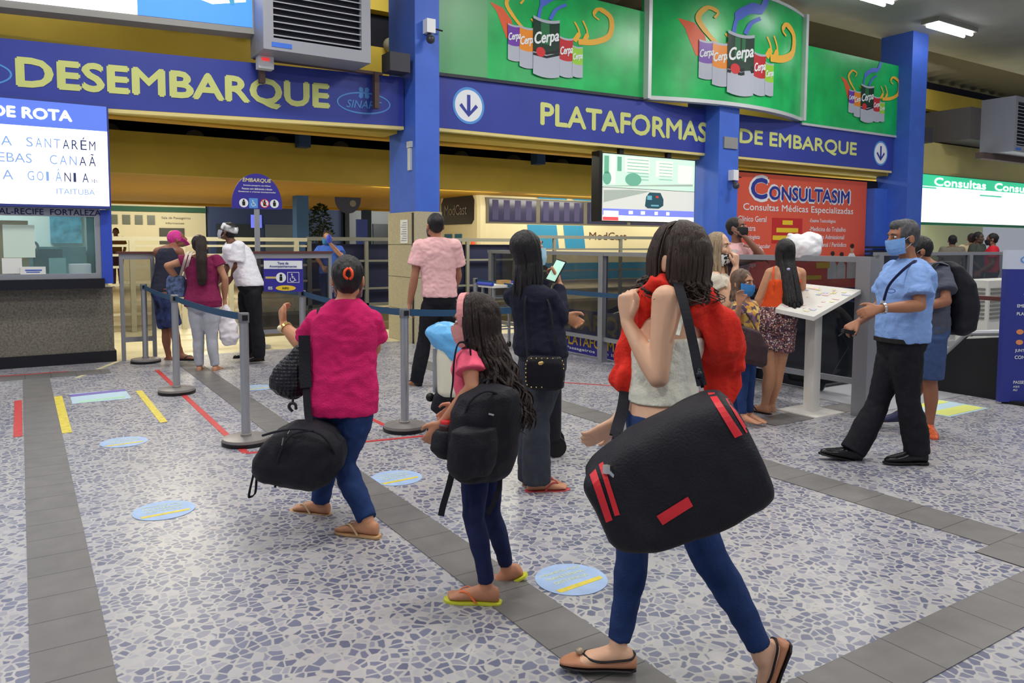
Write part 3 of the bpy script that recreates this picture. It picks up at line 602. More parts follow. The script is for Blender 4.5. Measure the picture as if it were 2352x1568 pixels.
mb = MB(); mb.prism(rect(14.0, 1.55, 15.05, 2.12), f, .001, .004); mb.build('inset_red', mat('inset_red', (196, 44, 44), .5), t)
mb = MB()
for k, (a, b) in enumerate(((14.35, 14.7), (14.15, 14.9), (14.03, 15.02))): mb.prism(rect(a, 1.97-k*.17, b, 2.07-k*.17), f, .005, .008)
mb.prism(rect(15.6, .98, 16.1, 1.12), f, .005, .008); mb.prism(rect(14.8, .72, 15.8, .82), f, .005, .008)
mb.build('yellow_bars', mat('bar_yellow', (236, 200, 50), .5), t)
for k, (x, h) in enumerate(((16.2, .0), (16.55, -.02), (16.95, .18))):
    mb = MB(); mb.prism([(x-.17, .72), (x+.17, .72), (x+.17, 1.05+h), (x+.08, 1.15+h), (x-.08, 1.15+h), (x-.17, 1.05+h)], f, .005, .007+k*.002); mb.build('printed_coat', WHT, t)
    mb = MB(); mb.prism(disc(x, 1.25+h, .075, .11, 16), f, .005, .008+k*.002); mb.build('printed_face', mat('print_skin', (206, 150, 120), .5), t)
    mb = MB(); mb.prism(disc(x, 1.32+h, .08, .06, 12), f, .009+k*.002, .010+k*.002); mb.build('printed_hair', mat('print_hair', (60, 40, 36), .5), t)
mb = MB(); mb.box((17.5, 11.0, 0.6), (18.1, 11.4, 2.9)); mb.box((12.0, 11.3, 0), (17.5, 11.4, 2.9)); struct(mb, 'wall_blue', BLF, 'blue painted wall between clinic board and right pillar')
struct(MB().box((12.0, 11.26, 2.9), (18.1, 11.3, 3.1)), 'trim_dark', DARK, 'dark strip standing for the shaded slot above the clinic board')  # strip coloured as the shade inside the slot
mb = MB()
for k in range(5): mb.box((17.1, 10.85, 1.05+k*.1), (18.0, 10.95, 1.1+k*.1))
plain('slatted_panel', mb, mat('slat_black', (34, 34, 44), .6), 'black slatted panel low on the blue wall by the staff man', 'panel')
# ---- right hand counter fascia
struct(MB().box((18.7, 10.95, 3.33), (32, 11.3, 4.17)), 'wall_fascia', mat('cream_fascia', (214, 202, 130), .6, noise_amt=.05, nscale=2), 'cream yellow fascia above the green lit sign')
t = thing('lit_sign', 'overexposed green and white lit sign over the right hand counters', 'sign', (22, 10.9, 2.05)); f = yf(10.88)
MB().prism(rect(18.75, 2.05, 30, 3.35), f, -.2, -.003).build('case', mat('green_case', (40, 130, 90), .5), t)
MB().prism(rect(18.78, 2.12, 30, 3.04), f, -.002, .002).build('white_face', mat('sign_glow_board', (248, 250, 255), .5, emit=1.25), t)
MB().prism(rect(18.78, 3.04, 30, 3.33), f, -.002, .002).build('green_header', mat('sign_glow_green', (60, 205, 150), .5, emit=.8), t)
mb = MB()
for x, w in ((19.9, 2.6), (23.0, 2.6)):
    text_mb(mb, 'Consultas', f, x, 3.07, w=w, h=.2, bold=.04, d=.005)
mb.build('lettering', mat('sign_glow_white', (250, 250, 255), .5, emit=1.6), t)
mb = MB(); mb.prism(rect(18.78, 2.98, 20.0, 3.02), f, .003, .005); mb.prism(rect(22.2, 2.88, 23.4, 2.92), f, .003, .005); mb.build('green_rules', mat('sign_rule_green', (90, 215, 170), .5, emit=.7), t)
struct(MB().box((18.7, 15.5, 0), (32, 15.7, 3.3)), 'wall_counter', mat('pale_counter_wall', (208, 214, 182), .6), 'pale wall behind the right hand counters')
area((23, 13.2, 3.1), 3, 1, 300, (1, 1, 0.92))  # fill added to brighten the counter wall, no fixture modelled
# ---- info stand
t = thing('information_stand', 'white tilted information table on a single post by the glass railing', 'stand', (6.06, 4.38, 0))
W2 = mat('stand_white', (222, 220, 214), .45)
E_ = [Vector((5.54, 4.37, .965)), Vector((5.73, 4.12, .905)), Vector((6.21, 4.0, 1.13)), Vector((6.10, 4.52, 1.165))]
dn = Vector((0, 0, -.035))
bi = lambda u, v, d: (E_[0]*(1-u)+E_[1]*u)*(1-v)+(E_[3]*(1-u)+E_[2]*u)*v+Vector((0, 0, .002+d))
mb = MB(); mb.rings([[bi(i/8, j/8, -.002) for j in range(9)]+[bi(i/8, j/8, -.037) for j in range(8, -1, -1)] for i in range(9)]); mb.build('table_board', W2, t)
random.seed(5)
for nm, c, k in (('pink_print', (240, 206, 206), 14), ('yellow_print', (236, 230, 170), 12), ('blue_print', (196, 204, 224), 8)):
    mb = MB()
    for _ in range(k):
        u, v = random.uniform(.05, .85), random.uniform(.05, .88); a, b = random.uniform(.03, .14), random.uniform(.02, .06); mb.prism(rect(u, v, u+a, v+b), bi, .001, .003)
    mb.build(nm, mat('stand_'+nm, c, .5), t)
MB().box((5.99, 4.29, 0.012), (6.09, 4.39, 1.06)).build('post', W2, t); MB().box((5.82, 4.13, 0), (6.24, 4.55, 0.014)).build('foot_plate', W2, t)
# ---- glass railing along the escalator
t = thing('glass_railing', 'long grey metal railing with dark glass panes beside the escalator', 'railing', (6.3, 7.2, 0))
PG = mat('railing_grey', (150, 152, 158), .4, metal=.5)
ys = [10.4, 7.65, 6.0, 4.0]
mb = MB(); mb.box((6.26, 3.95, 1.37), (6.34, 10.48, 1.42)); mb.build('top_rail', PG, t)
mb = MB(); mb.box((6.28, 3.95, 0.27), (6.32, 10.48, 0.32)); mb.build('bottom_rail', PG, t)
for y in ys:
    w = .09 if y > 4.1 else .14
    MB().box((6.3-w/2, y-w/2, 0), (6.3+w/2, y+w/2, 1.4)).build('post', PG, t)
for a, b in ((10.35, 7.72), (7.58, 6.06), (5.94, 4.1)): MB().box((6.294, b, .33), (6.306, a, 1.37)).build('pane', GLS, t)
fx = lambda u, v, d: V(6.44-d, u, v)
t = thing('floor_banner', 'low blue banner with yellow EMBARQUE lettering behind the glass railing', 'banner', (6.46, 8.1, 0))
MB().prism(rect(6.7, 0.02, 9.2, 0.62), fx, -.03, 0).build('board', mat('banner_blue', (42, 40, 140), .5), t)
fxm = lambda u, v, d: V(6.44-d, 9.2-u, v)
mb = MB(); text_mb(mb, 'EMBARQUE', fxm, .25, .32, w=1.9, h=.25, bold=.04, d=.004); text_mb(mb, 'PLATAFORMAS', fxm, .55, .13, w=1.3, h=.13, bold=.03, d=.004); mb.build('yellow_lettering', mat('banner_gold', (202, 168, 56), .5), t)
mb = MB(); text_mb(mb, 'Passageiros com bilhetes', fxm, .6, .05, w=1.4, h=.05, bold=.02, d=.004); mb.build('white_lettering', WHT, t)
# ---- escalator
t = thing('escalator', 'escalator going down behind the glass railing with black handrails', 'escalator', (7.55, 6, 0))
def esc_rail(x):
    pts = catmull([(x, 9.6, .03), (x, 8.2, .62), (x, 6.8, .9), (x, 5.2, .9), (x, 4.75, .86), (x, 4.5, .5), (x, 4.75, .16), (x, 5.3, .10)], 6)
    MB().tube(pts, .045, 8).build('handrail', mat('black_rubber', (20, 20, 22), .5), t, smooth=True)
    MB().prism([(9.5, .01), (4.9, .01), (4.62, .5), (4.85, .84), (6.8, .86), (8.2, .56)], lambda u, v, d: V(x+d, u, v), -.012, .012).build('balustrade', mat('dark_balustrade', (30, 36, 46), .25), t)
esc_rail(7.0); esc_rail(8.35)
MB().box((6.62, 4.0, .0), (8.0, 5.0, .006)).build('landing_plate', mat('landing_metal', (172, 174, 180), .4, metal=.2), t)
mb = MB()
for k in range(14): mb.box((7.08, 5.0+k*.32, 0), (8.28, 5.3+k*.32, .03))
mb.build('steps', mat('step_dark', (44, 46, 52), .5), t)
t = thing('escalator_parapet', 'black side wall with sloping grey rail left of the blue totem', 'wall', (8.12, 4, 0))
MB().prism([(3.72, 0), (3.72, .62), (4.05, .57), (4.34, .24), (4.34, 0)], lambda u, v, d: V(8.12+d, u, v), -.04, .04).build('black_panel', mat('panel_black', (26, 27, 31), .5), t)
mb = MB(); mb.tube([(8.12, 3.62, .68), (8.12, 4.03, .63), (8.12, 4.36, .26)], .03, 8); mb.build('slope_rail', PG, t)
mb = MB(); mb.box((8.1, 3.99, .6), (8.14, 4.03, .98)); mb.box((8.1, 3.64, .6), (8.14, 3.68, .98)); mb.build('post', PG, t)
MB().box((8.08, 3.6, .98), (8.16, 4.08, 1.02)).build('brown_rail', BRN, t)
# ---- far right barrier, unit
t = thing('glass_barrier', 'distant dark glass barrier under the green lit sign', 'barrier', (13.5, 6.5, 0))
mb = MB(); mb.box((10.4, 6.47, 1.37), (17.5, 6.53, 1.42)); mb.build('top_rail', PG, t)
for k, x in enumerate((10.5, 13.0, 15.5)):
    MB().box((x-.05, 6.45, 0), (x+.05, 6.55, 1.38)).build('post', PG, t)
    MB().box((x+.05, 6.494, .1), (x+1.95 if k > 1 else x+2.45, 6.506, 1.37)).build('pane', GLS, t)
t = thing('condenser_unit', 'white louvred condenser unit beyond the escalator', 'condenser', (11.2, 5.3, 0))
MB().box((10.75, 5.1, 0), (11.9, 5.5, 1.06)).build('casing', mat('unit_white', (196, 196, 190), .5), t)
mb = MB()
for k in range(8): mb.box((10.8, 5.085, .55+k*.055), (11.8, 5.1, .575+k*.055))
for k in range(8): mb.box((10.735, 5.14, .55+k*.055), (10.75, 5.46, .575+k*.055))
mb.build('louver_shade', mat('unit_shadow', (110, 110, 106), .6), t)  # darker grey strips painting the shade between the slats
# ---- blue totem at the right edge
t = thing('blue_totem', 'tall blue information totem with white text at the right edge', 'sign', (8.2, 3.45, 0))
o0 = Vector((7.90, 3.60, 0))
ft = lambda u, v, d: o0+HR*u+Vector((0, 0, v))-HF*d
MB().prism(rect(0, 0.02, .85, 1.30), ft, -.06, 0).build('board', mat('totem_blue', (44, 54, 140), .5), t)
MB().prism(rect(0, 1.30, .85, 1.48), ft, -.06, 0).build('white_head', mat('totem_white', (200, 208, 226), .5), t)
mb = MB(); annulus(mb, ft, .3, 1.39, .17, .055, .014, .004); text_mb(mb, 'SINART', ft, .3, 1.37, w=.24, h=.04, d=.004, align='C'); mb.build('emblem', LBL, t)
mb = MB()
for z, s, h in ((.93, 'EMBARQUE', .035), (.86, 'PLATAFORMA', .03), (.50, 'JUNTOS', .035), (.44, 'CONTRA A COVID', .032), (.20, 'PASSE', .028), (.16, 'AQUI', .02), (.13, 'ALI', .02)): text_mb(mb, s, ft, .12, z, h=h, bold=.02, d=.004)
mb.prism(disc(.27, 1.06, .09, .035), ft, .001, .004)
mb.build('lettering', WHT, t)
mb = MB()
for x in (.12, .3, .48):
    for z in (.7, .6): mb.prism(disc(x+.04, z, .035, .025, 12), ft, .001, .004)
mb.build('orange_icons', mat('icon_orange', (220, 140, 90), .5), t)
MB().box((7.98, 3.40, 0), (8.5, 3.62, .03)).build('foot', BLK, t)
# ---- gate panels at the ticket line
def gate(x0, x1, lab, dark):
    t = thing('glass_gate', lab, 'gate', ((x0+x1)/2, 10.9, 0)); w = .045
    mb = MB(); mb.box((x0, 10.87, 0), (x0+w, 10.93, 1.37)); mb.build('post', PG, t); mb = MB(); mb.box((x1-w, 10.87, 0), (x1, 10.93, 1.37)); mb.build('post', PG, t)
    mb = MB(); mb.box((x0+w, 10.87, 1.3), (x1-w, 10.93, 1.37)); mb.build('top_rail', PG, t); mb = MB(); mb.box((x0+w, 10.87, .24), (x1-w, 10.93, .30)); mb.build('bottom_rail', PG, t)
    MB().box((x0+w, 10.895, .30), (x1-w, 10.905, 1.30)).build('pane', GLS if dark else glass_mat('grey_glass', (60, 66, 60), .35), t)
    MB().box((x0-.03, 10.85, 1.37), (x1+.02, 10.95, 1.40)).build('brown_top', BRN, t)
    return t
gate(1.06, 1.47, 'narrow glass gate panel beside the ticket counter', False); gate(2.72, 3.84, 'wide dark glass gate panel behind the guard', True)
pass
# ---- semicircular sign on a pole
t = thing('pole_sign', 'half round blue EMBARQUE sign on a grey pole', 'sign', (2.88, 11.25, 0)); f = lambda u, v, d: V(2.88+u, 11.22-d, v)
MB().prism([(-.35, 2.0), (.35, 2.0)]+[(.35*math.cos(a), 2.06+.44*math.sin(a)) for a in [PI*i/24 for i in range(25)]], f, -.02, 0).build('board', mat('sign_violet', (52, 44, 150), .5), t)
MB().cyl((2.88, 11.26, 0), (2.88, 11.26, 2.02), .038).build('pole', ALU, t); MB().cyl((2.88, 11.26, 0), (2.88, 11.26, .03), .16).build('base', ALU, t)
mb = MB(); text_mb(mb, 'EMBARQUE', f, 0, 2.37, w=.40, h=.06, bold=.03, shear=.2, d=.003, align='C'); mb.build('title', mat('title_cream', (214, 206, 160), .5), t)
mb = MB()
for z, s, w in ((2.315, 'Somente passageiros com bilhete', .38), (2.27, 'Pessoas com deficiencia e idosos', .42), (2.225, 'Gestantes e criancas acompanhadas', .52)): text_mb(mb, s, f, 0, z, w=w, h=.026, bold=.02, d=.003, align='C')
for x in (-.19, .10, .24): mb.prism(disc(x, 2.08, .062), f, .001, .003)
mb.build('white_print', WHT, t)
def wheelchair(fn, cx, cy, s, parent, name='wheelchair_symbol'):
    mb = MB(); d = .006
    q = [(cx-.35*s+.6*s*math.cos(a)*.8+.25*s, cy-.35*s+.5*s*math.sin(a)) for a in [PI*.8+(PI*1.1)*i/12 for i in range(13)]]
    stroke(mb, fn, q, .14*s, d); mb.prism(disc(cx-.2*s, cy+.72*s, .16*s, None, 14), fn, .003, d)
    stroke(mb, fn, [(cx-.18*s, cy+.5*s), (cx-.12*s, cy-.05*s), (cx+.35*s, cy-.08*s), (cx+.55*s, cy-.6*s), (cx+.75*s, cy-.52*s)], .16*s, d); stroke(mb, fn, [(cx-.15*s, cy+.25*s), (cx+.25*s, cy+.22*s)], .13*s, d)
    mb.build(name, WHT, parent)
mb = MB(); mb.prism(rect(-.115, 2.01, .005, 2.15), f, .001, .003); mb.build('blue_square', LBL, t); wheelchair(f, -.055, 2.08, .05, t)
mb = MB()
for x in (-.19, .24, .10): mb.prism([(x-.018, 2.045), (x+.018, 2.045), (x+.022, 2.10), (x-.022, 2.10)], f, .004, .006); mb.prism(disc(x, 2.115, .014, None, 10), f, .004, .006)
mb.build('figure_icons', BLK, t)
mb = MB(); annulus(mb, f, .10, 2.08, .064, .064, .01, .005); stroke(mb, f, [(.06, 2.12), (.14, 2.04)], .01, .007); mb.build('red_ring', mat('art_red', (206, 46, 50), .4), t)
# ---- stanchions and belts
POSTM = mat('brushed_steel', (176, 178, 184), .32, metal=.75); BELT = mat('belt_blue', (36, 74, 108), .7)
GRP = 'queue stanchions'
def stanchion(x, y, lab, sc=1.0):
    t = thing('queue_stanchion', lab, 'stanchion', (x, y, 0), GRP)
    MB().lathe((x, y, 0), [(.005, .0), (.175, .0), (.178, .02), (.178, .028)], 32).build('rubber_ring', BLK, t, smooth=True, auto=40)
    MB().lathe((x, y, 0), [(.172, .029), (.17, .05), (.12, .058), (.04, .06), (.04, .075), (.0335, .08)], 32).build('base', mat('stanchion_base', (146, 142, 140), .4, metal=.4), t, smooth=True, auto=40)
    MB().lathe((x, y, 0), [(.0333, .06), (.0333, .92)], 24).build('post', POSTM, t, smooth=True, auto=40)
    MB().lathe((x, y, 0), [(.005, .92), (.039, .92), (.04, .985), (.036, .995), (.004, .997)], 24).build('belt_head', mat('head_grey', (120, 122, 126), .4, metal=.4), t, smooth=True, auto=40)
    mb = MB(); mb.box((x-.02, y-.043, .94), (x+.02, y-.036, .98)); mb.build('slot', BLK, t)
    return t
S1 = (1.30, 10.61); S2 = (1.29, 8.27); S3 = (1.40, 5.91); S4 = (2.60, 5.66); S5 = (2.63, 8.42); S6 = (3.78, 5.5); S7 = (5.85, 10.15); S8 = (5.62, 5.7); S9 = (2.62, 10.55)
for p, l in ((S1, 'steel queue stanchion right beside the ticket counter and glass gate'), (S2, 'steel queue stanchion in front of the maroon shirt woman'), (S3, 'near steel queue stanchion left of the black duffel of the woman in pink'), (S4, 'near steel queue stanchion between woman in pink and girl'), (S5, 'steel queue stanchion carrying the blue wheelchair notice'), (S6, 'steel queue stanchion mostly covered by the woman with phone'), (S7, 'steel queue stanchion by the stone pillar and railing'), (S8, 'steel queue stanchion in front of the glass railing behind the duffel woman')): stanchion(p[0], p[1], l)
def belt(a, b, lab, sag=.02, h=.055):
    a, b = Vector((*a, .962)), Vector((*b, .962)); d = (b-a).normalized(); a = a+d*.045; b = b-d*.045
    rs = []
    for i in range(13):
        s = i/12; p = a.lerp(b, s)-Vector((0, 0, sag*4*s*(1-s))); tw = Vector((-d.y, d.x, 0))
        rs.append([p+tw*.0012+ZZ*h/2, p-tw*.0012+ZZ*h/2, p-tw*.0012-ZZ*h/2, p+tw*.0012-ZZ*h/2])
    return tag(MB().rings(rs).build('barrier_belt', BELT), lab, 'belt')
belt(S1, S2, 'blue belt from the counter stanchion to the maroon shirt woman'); belt(S2, S3, 'blue belt between the two left stanchions')
belt(S4, S6, 'blue belt running right from the steel post behind the girl'); belt(S5, S4, 'blue belt passing behind the woman in pink', .03); belt(S9, S5, 'blue belt behind the guard in white')
belt(S7, S8, 'blue belt in front of the glass railing', .04)
# notice on stanchion
t = thing('stanchion_notice', 'blue and white notice with wheelchair symbol on a stanchion', 'notice', (2.55, 8.36, .95)); f = lambda u, v, d: Vector((2.58, 8.37, .0))+HR*u+ZZ*v-HF*(d+.05)
MB().prism(rect(-.37, .985, .06, 1.35), f, -.012, 0).build('board', mat('sign_violet', (52, 44, 150), .5), t)
MB().prism(rect(-.365, 1.235, .055, 1.325), f, .001, .003).build('white_band', WHT, t)
mb = MB(); text_mb(mb, 'Taxa de', f, -.155, 1.285, h=.026, bold=.02, d=.005, align='C'); text_mb(mb, 'Acompanhamento', f, -.155, 1.245, w=.3, h=.03, bold=.02, d=.005, align='C'); mb.build('blue_print', mat('title_blue', (44, 56, 150), .5), t)
MB().prism(disc(-.18, 1.14, .055), f, .001, .003).build('icon_disc', WHT, t)
mb = MB(); mb.prism(disc(-.18, 1.165, .014, None, 12), f, .004, .006); mb.prism(rect(-.195, 1.105, -.165, 1.15), f, .004, .006); mb.build('figure_icon', BLK, t)
mb = MB(); mb.prism(rect(-.35, 1.128, -.235, 1.15), f, .001, .003); mb.build('yellow_bar', mat('bar_sand', (206, 186, 110), .5), t)
mb = MB()
for r_ in (rect(-.11, 1.085, .02, 1.09), rect(-.11, 1.195, .02, 1.20), rect(-.11, 1.085, -.105, 1.2), rect(.015, 1.085, .02, 1.2)): mb.prism(r_, f, .001, .003)
text_mb(mb, 'ISS', f, -.32, 1.01, h=.03, bold=.03, d=.004)
mb.build('white_frame', WHT, t); wheelchair(f, -.05, 1.14, .05, t)
mb = MB(); mb.prism(disc(-.13, 1.025, .11, .03, 32), f, .001, .003); mb.build('yellow_oval', mat('bar_yellow', (236, 200, 50), .5), t)
mb = MB(); text_mb(mb, 'INFO', f, -.13, 1.013, h=.022, bold=.02, d=.005, align='C'); mb.build('oval_print', BLK, t)
# ================================================================ BEYOND THE GATES
RW = mat('rail_white', (206, 200, 172), .5); NAVY = mat('navy_mesh', (26, 32, 64), .7)
t = thing('platform_railing', 'cream railing with several bars beyond the ticket gates', 'railing', (1.5, 14.4, 0))
for z, r in ((1.58, .035), (1.46, .02), (1.3, .02), (1.1, .02), (.8, .02), (.5, .02), (.3, .02)):
    MB().box((-6, 14.4-r, z-r), (4.6, 14.4+r, z+r)).build('bar', RW, t)
for x in (-4, -2, 0, 1.6, 2.4, 3.2, 4.4): MB().box((x-.04, 14.36, 0), (x+.04, 14.44, 1.56)).build('post', RW, t)
t = thing('platform_railing', 'dark navy mesh railing left of the stone clad pillar', 'railing', (6.5, 14.4, 0))
for z, r in ((1.6, .035), (1.17, .02), (.62, .02), (.3, .03)): MB().box((4.6, 14.4-r, z-r), (9.6, 14.4+r, z+r)).build('bar', mat('rail_grey', (128, 128, 118), .5), t)
for x in (4.65, 5.8, 6.95, 8.1, 9.3): MB().box((x-.035, 14.37, 0), (x+.035, 14.43, 1.56)).build('post', mat('rail_grey', (128, 128, 118), .5), t)
MB().box((4.6, 14.46, .3), (9.6, 14.48, 1.5)).build('mesh', NAVY, t)
t = thing('platform_railing', 'long dark handrail in front of the bus', 'railing', (13, 14.4, 0))
for z, r in ((1.68, .035), (1.4, .02), (.9, .02)): MB().box((9.6, 14.4-r, z-r), (19, 14.4+r, z+r)).build('bar', mat('rail_grey', (128, 128, 118), .5), t)
for x in (10.4, 12.4, 14.4, 16.4): MB().box((x-.035, 14.37, 0), (x+.035, 14.43, 1.66)).build('post', mat('rail_grey', (128, 128, 118), .5), t)
struct(MB().box((3.0, 12.6, 0), (10, 12.9, .12)), 'trim_kerb', mat('kerb_olive', (112, 98, 62), .7), 'olive kerb across the platform floor'); struct(MB().box((3.5, 13.5, 0), (18, 14.2, .25)), 'trim_platform_step', mat('step_olive', (92, 82, 58), .7), 'olive step below the platform railing')
for x, w in ((4.72, .26),):
    pass
tag(MB().box((6.75, 22.0, 0), (7.1, 22.4, 2.88)).build('blue_column', mat('column_blue', (52, 96, 150), .6)), 'blue steel column far behind the half round sign', 'column')
tag(MB().box((11.2, 28.0, 0), (11.5, 28.3, 2.8)).build('blue_column', mat('column_dark', (44, 70, 110), .6)), 'thin dark blue column at the far end of the platform', 'column')
for x in (5.3, 11.55): tag(MB().box((x-.13, 16.6, 3.6), (x+.13, 16.9, 4.2)).build('steel_bracket', mat('column_dark', (44, 70, 110), .6)), 'dark blue steel bracket on the mustard beam %s of the first pillar' % ('left' if x < 8 else 'right'), 'bracket')
tag(MB().box((9.35, 24, 0), (9.72, 24.1, 2.3)).build('blue_banner', mat('banner_bright', (70, 96, 200), .6)), 'bright blue standing banner far beyond the dark mesh railing', 'banner')
t = tag(MB().prism([(-.4, 2.7), (.4, 2.7)]+[(.4*math.cos(a), 2.62-.42*math.sin(a)) for a in [PI*i/16 for i in range(17)]], lambda u, v, d: V(8.3+u, 22-d, v+.2), -.03, 0).build('hanging_sign', mat('hang_navy', (44, 48, 76), .5)), 'dark half round sign hanging under the mustard soffit', 'sign')
mb = MB(); mb.prism(disc(.15, 2.5, .1, None, 12), lambda u, v, d: V(8.3+u, 22-d, v+.2), .002, .006); mb.build('pale_disc', mat('rail_grey', (128, 128, 118), .5), t)
# far building
t = thing('station_building', 'cream station office with dark door and four small windows', 'building', (4, 34, 0))
MB().box((-6, 34, 0), (6.6, 35, 3.2)).build('wall', mat('office_cream', (206, 196, 160), .7), t)
MB().box((-6, 33.9, 2.75), (6.6, 34, 2.95)).build('green_band', mat('office_green', (40, 84, 62), .7), t)
for k in range(4): MB().box((3.02+k*.45, 33.97, 2.22), (3.3+k*.45, 34, 2.6)).build('window', mat('office_window', (92, 96, 80), .4), t)
MB().box((4.8, 33.96, .0), (5.75, 34, 2.1)).build('door', mat('office_door', (66, 64, 56), .5), t)
MB().prism(disc(5.28, 1.85, .16, None, 16), yf(33.95), 0, .01).build('door_sign', mat('door_yellow', (176, 170, 90), .6), t)
mb = MB(); text_mb(mb, 'Sala de Passageiros', yf(33.99), 4.9, 2.44, w=1.1, h=.12, d=.01); text_mb(mb, 'Informacoes', yf(33.99), 5.05, 2.26, w=.7, h=.08, d=.01); mb.build('lettering', BLK, t)
t = thing('kiosk', 'dark blue kiosk beside the cream office', 'kiosk', (9.5, 34, 0))
MB().box((6.65, 33.5, 0), (12.4, 34.9, 3.1)).build('body', mat('kiosk_blue', (44, 58, 92), .7), t)
MB().box((6.9, 33.46, .8), (8.4, 33.5, 2.3)).build('opening', mat('kiosk_dark', (36, 44, 52), .5), t); MB().box((8.9, 33.46, .8), (10.6, 33.5, 2.3)).build('opening', mat('kiosk_grey', (88, 98, 108), .5), t)
MB().box((8.3, 33.42, 2.15), (8.75, 33.46, 2.7)).build('lit_panel', mat('kiosk_glow', (110, 120, 240), .5, emit=.7), t)
t = thing('kiosk', 'grey walled shop front beyond the navy mesh railing', 'kiosk', (15, 33, 0))
MB().box((12.5, 33, 0), (22, 35, 3.1)).build('body', mat('shop_grey', (92, 98, 104), .7), t); MB().box((13.6, 32.9, .4), (16.4, 33, 2.4)).build('opening', mat('shop_dark', (36, 42, 50), .5), t)
for k, x in enumerate((7.6, 13.4, 15.4)):
    o = MB().ell((x, 28.3, 2.82), .22, .22, .07, 14, 6).build('round_lamp', mat('lamp_glow_far', (250, 250, 240), .5, emit=6), smooth=True); tag(o, ('round lamp under the soffit over the dark blue kiosk', 'left bright lamp over the grey shop front', 'right bright lamp over the grey shop front')[k], 'lamp')
# potted tree
t = thing('potted_tree', 'dark leafy potted tree beside the far blue column', 'plant', (7.75, 23, 0))
MB().lathe((7.75, 23, 0), [(.16, 0), (.22, .4), (.2, .42), (.02, .40)], 16).build('pot', mat('pot_brown', (96, 70, 56), .7), t)
MB().tube([(7.75, 23, .4), (7.7, 23, 1.2), (7.78, 23.0, 2.2)], [.05, .04, .02], 8).build('trunk', mat('bark', (70, 56, 44), .8), t)
random.seed(8); mb = MB()
for k in range(420):
    z = random.uniform(1.2, 2.7); r = .42*math.sqrt(max(.05, 1-((z-1.9)/.85)**2)); a = random.uniform(0, 2*PI); p = Vector((7.75+r*random.random()**.5*math.cos(a), 23+r*random.random()**.5*math.sin(a), z))
    d = Vector((random.uniform(-1, 1), random.uniform(-1, 1), random.uniform(-.6, .6))).normalized()*.09; w = d.orthogonal().normalized()*.035
    mb.add([p-d, p+w, p+d, p-w], [(0, 1, 2, 3)])
mb.build('foliage', mat('leaf_dark', (34, 58, 40), .6), t)
# green shrubbery behind bus
# ---- bus
t = thing('coach_bus', 'cream coach with blue stripes parked at the platform', 'bus', (16.5, 19.8, 0))
BC = mat('bus_cream', (236, 226, 186), .35); BB = mat('bus_blue', (62, 150, 196), .35)
mb = MB()
X0, X1, Y0, Y1 = 10.85, 22.5, 18.6, 21.1
def sect(x, inset, dz=0):
    zt = 3.06-dz; a, b = Y0+inset, Y1-inset
    prof = [(a, .42), (a, 2.6), (a+.06, 2.88), (a+.22, zt-.03), (a+.5, zt), (b-.5, zt), (b-.22, zt-.03), (b-.06, 2.88), (b, 2.6), (b, .42)]
    return [(x, y, z) for y, z in prof]
mb.rings([sect(X0, .14, .14), sect(X0+.06, .05, .05), sect(X0+.2, 0), sect(X1, 0)])
mb.build('body', BC, t)
mb = MB(); mb.prism([(Y1-.35, 1.98+.1), (Y0+.42, 2.08), (Y0+.30, 2.2), (Y0+.28, 2.75), (Y0+.42, 2.92), (Y1-.4, 2.88), (Y1-.25, 2.7), (Y1-.25, 2.2)], lambda u, v, d: V(X0-.02+d*0+.0-d, u, v), -.05, .012); mb.build('rear_window', mat('bus_window', (36, 32, 40), .25), t)
mb = MB(); text_mb(mb, 'ModCast', lambda u, v, d: V(X0-.04-d, Y1-.4-u, v), .1, 2.35, w=1.35, h=.3, bold=.0, d=.006); mb.build('window_lettering', mat('bus_letter', (150, 140, 130), .5), t)
for y in (Y0+.5, Y1-.9): MB().ell((X0-.01, y, 2.98), .05, .07, .05).build('marker_light', mat('red_glow_bus', (255, 60, 40), .4, emit=3), t)
mb = MB(); mb.box((X0-.03, Y1-.9, .6), (X0-.005, Y1-.45, 1.8)); mb.box((X0-.03, Y1-1.5, .6), (X0-.005, Y1-1.1, 1.8)); mb.build('rear_stripes', mat('bus_teal', (44, 110, 150), .4), t)
MB().box((X0-.12, Y0+.05, .42), (X0+.05, Y1-.05, .95)).build('bumper', mat('bus_bumper', (52, 110, 140), .4), t)
for y in (Y0+.3, Y1-.4): MB().ell((X0-.05, y, 1.5), .05, .08, .1).build('tail_light', mat('tail_orange', (220, 90, 50), .4, emit=.5), t)
mb = MB(); mb.box((11.05, Y0-.02, 2.10), (21.9, Y0+.06, 2.82)); mb.build('side_window_band', mat('bus_frame', (106, 102, 88), .5), t)
for k in range(6):
    a = 11.15+k*1.75
    g = MB().box((a, Y0-.03, 2.14), (a+1.6, Y0-.015, 2.78)).build('side_window', mat('bus_glass', (58, 56, 86), .2), t)
    mb = MB()
    for j in range(4): mb.box((a+.1+j*.38, Y0-.034, 2.2), (a+.3+j*.38, Y0-.03, 2.76))
    mb.build('curtain', mat('bus_curtain', (70, 66, 106), .7), g)
mb = MB()
for a, w in ((12.6, 1.0), (13.9, .7)):
    for z0, z1 in ((2.84, 2.98), (1.35, 2.08)): mb.add([(a-.05+.3*(z1 > 2.2), Y0-.012 if z1 < 2.5 else Y0-.005, z0), (a+w+.3*(z1 > 2.2), Y0-.012 if z1 < 2.5 else Y0-.005, z0), (a+w-.1+.3*(z1 > 2.2), Y0-.012 if z1 < 2.5 else Y0+.03, z1), (a-.15+.3*(z1 > 2.2), Y0-.012 if z1 < 2.5 else Y0+.03, z1)], [(0, 1, 2, 3)])
mb.build('blue_stripes', BB, t)
MB().box((10.9, Y0-.015, .45), (22, Y0+.03, .95)).build('lower_band', BB, t)
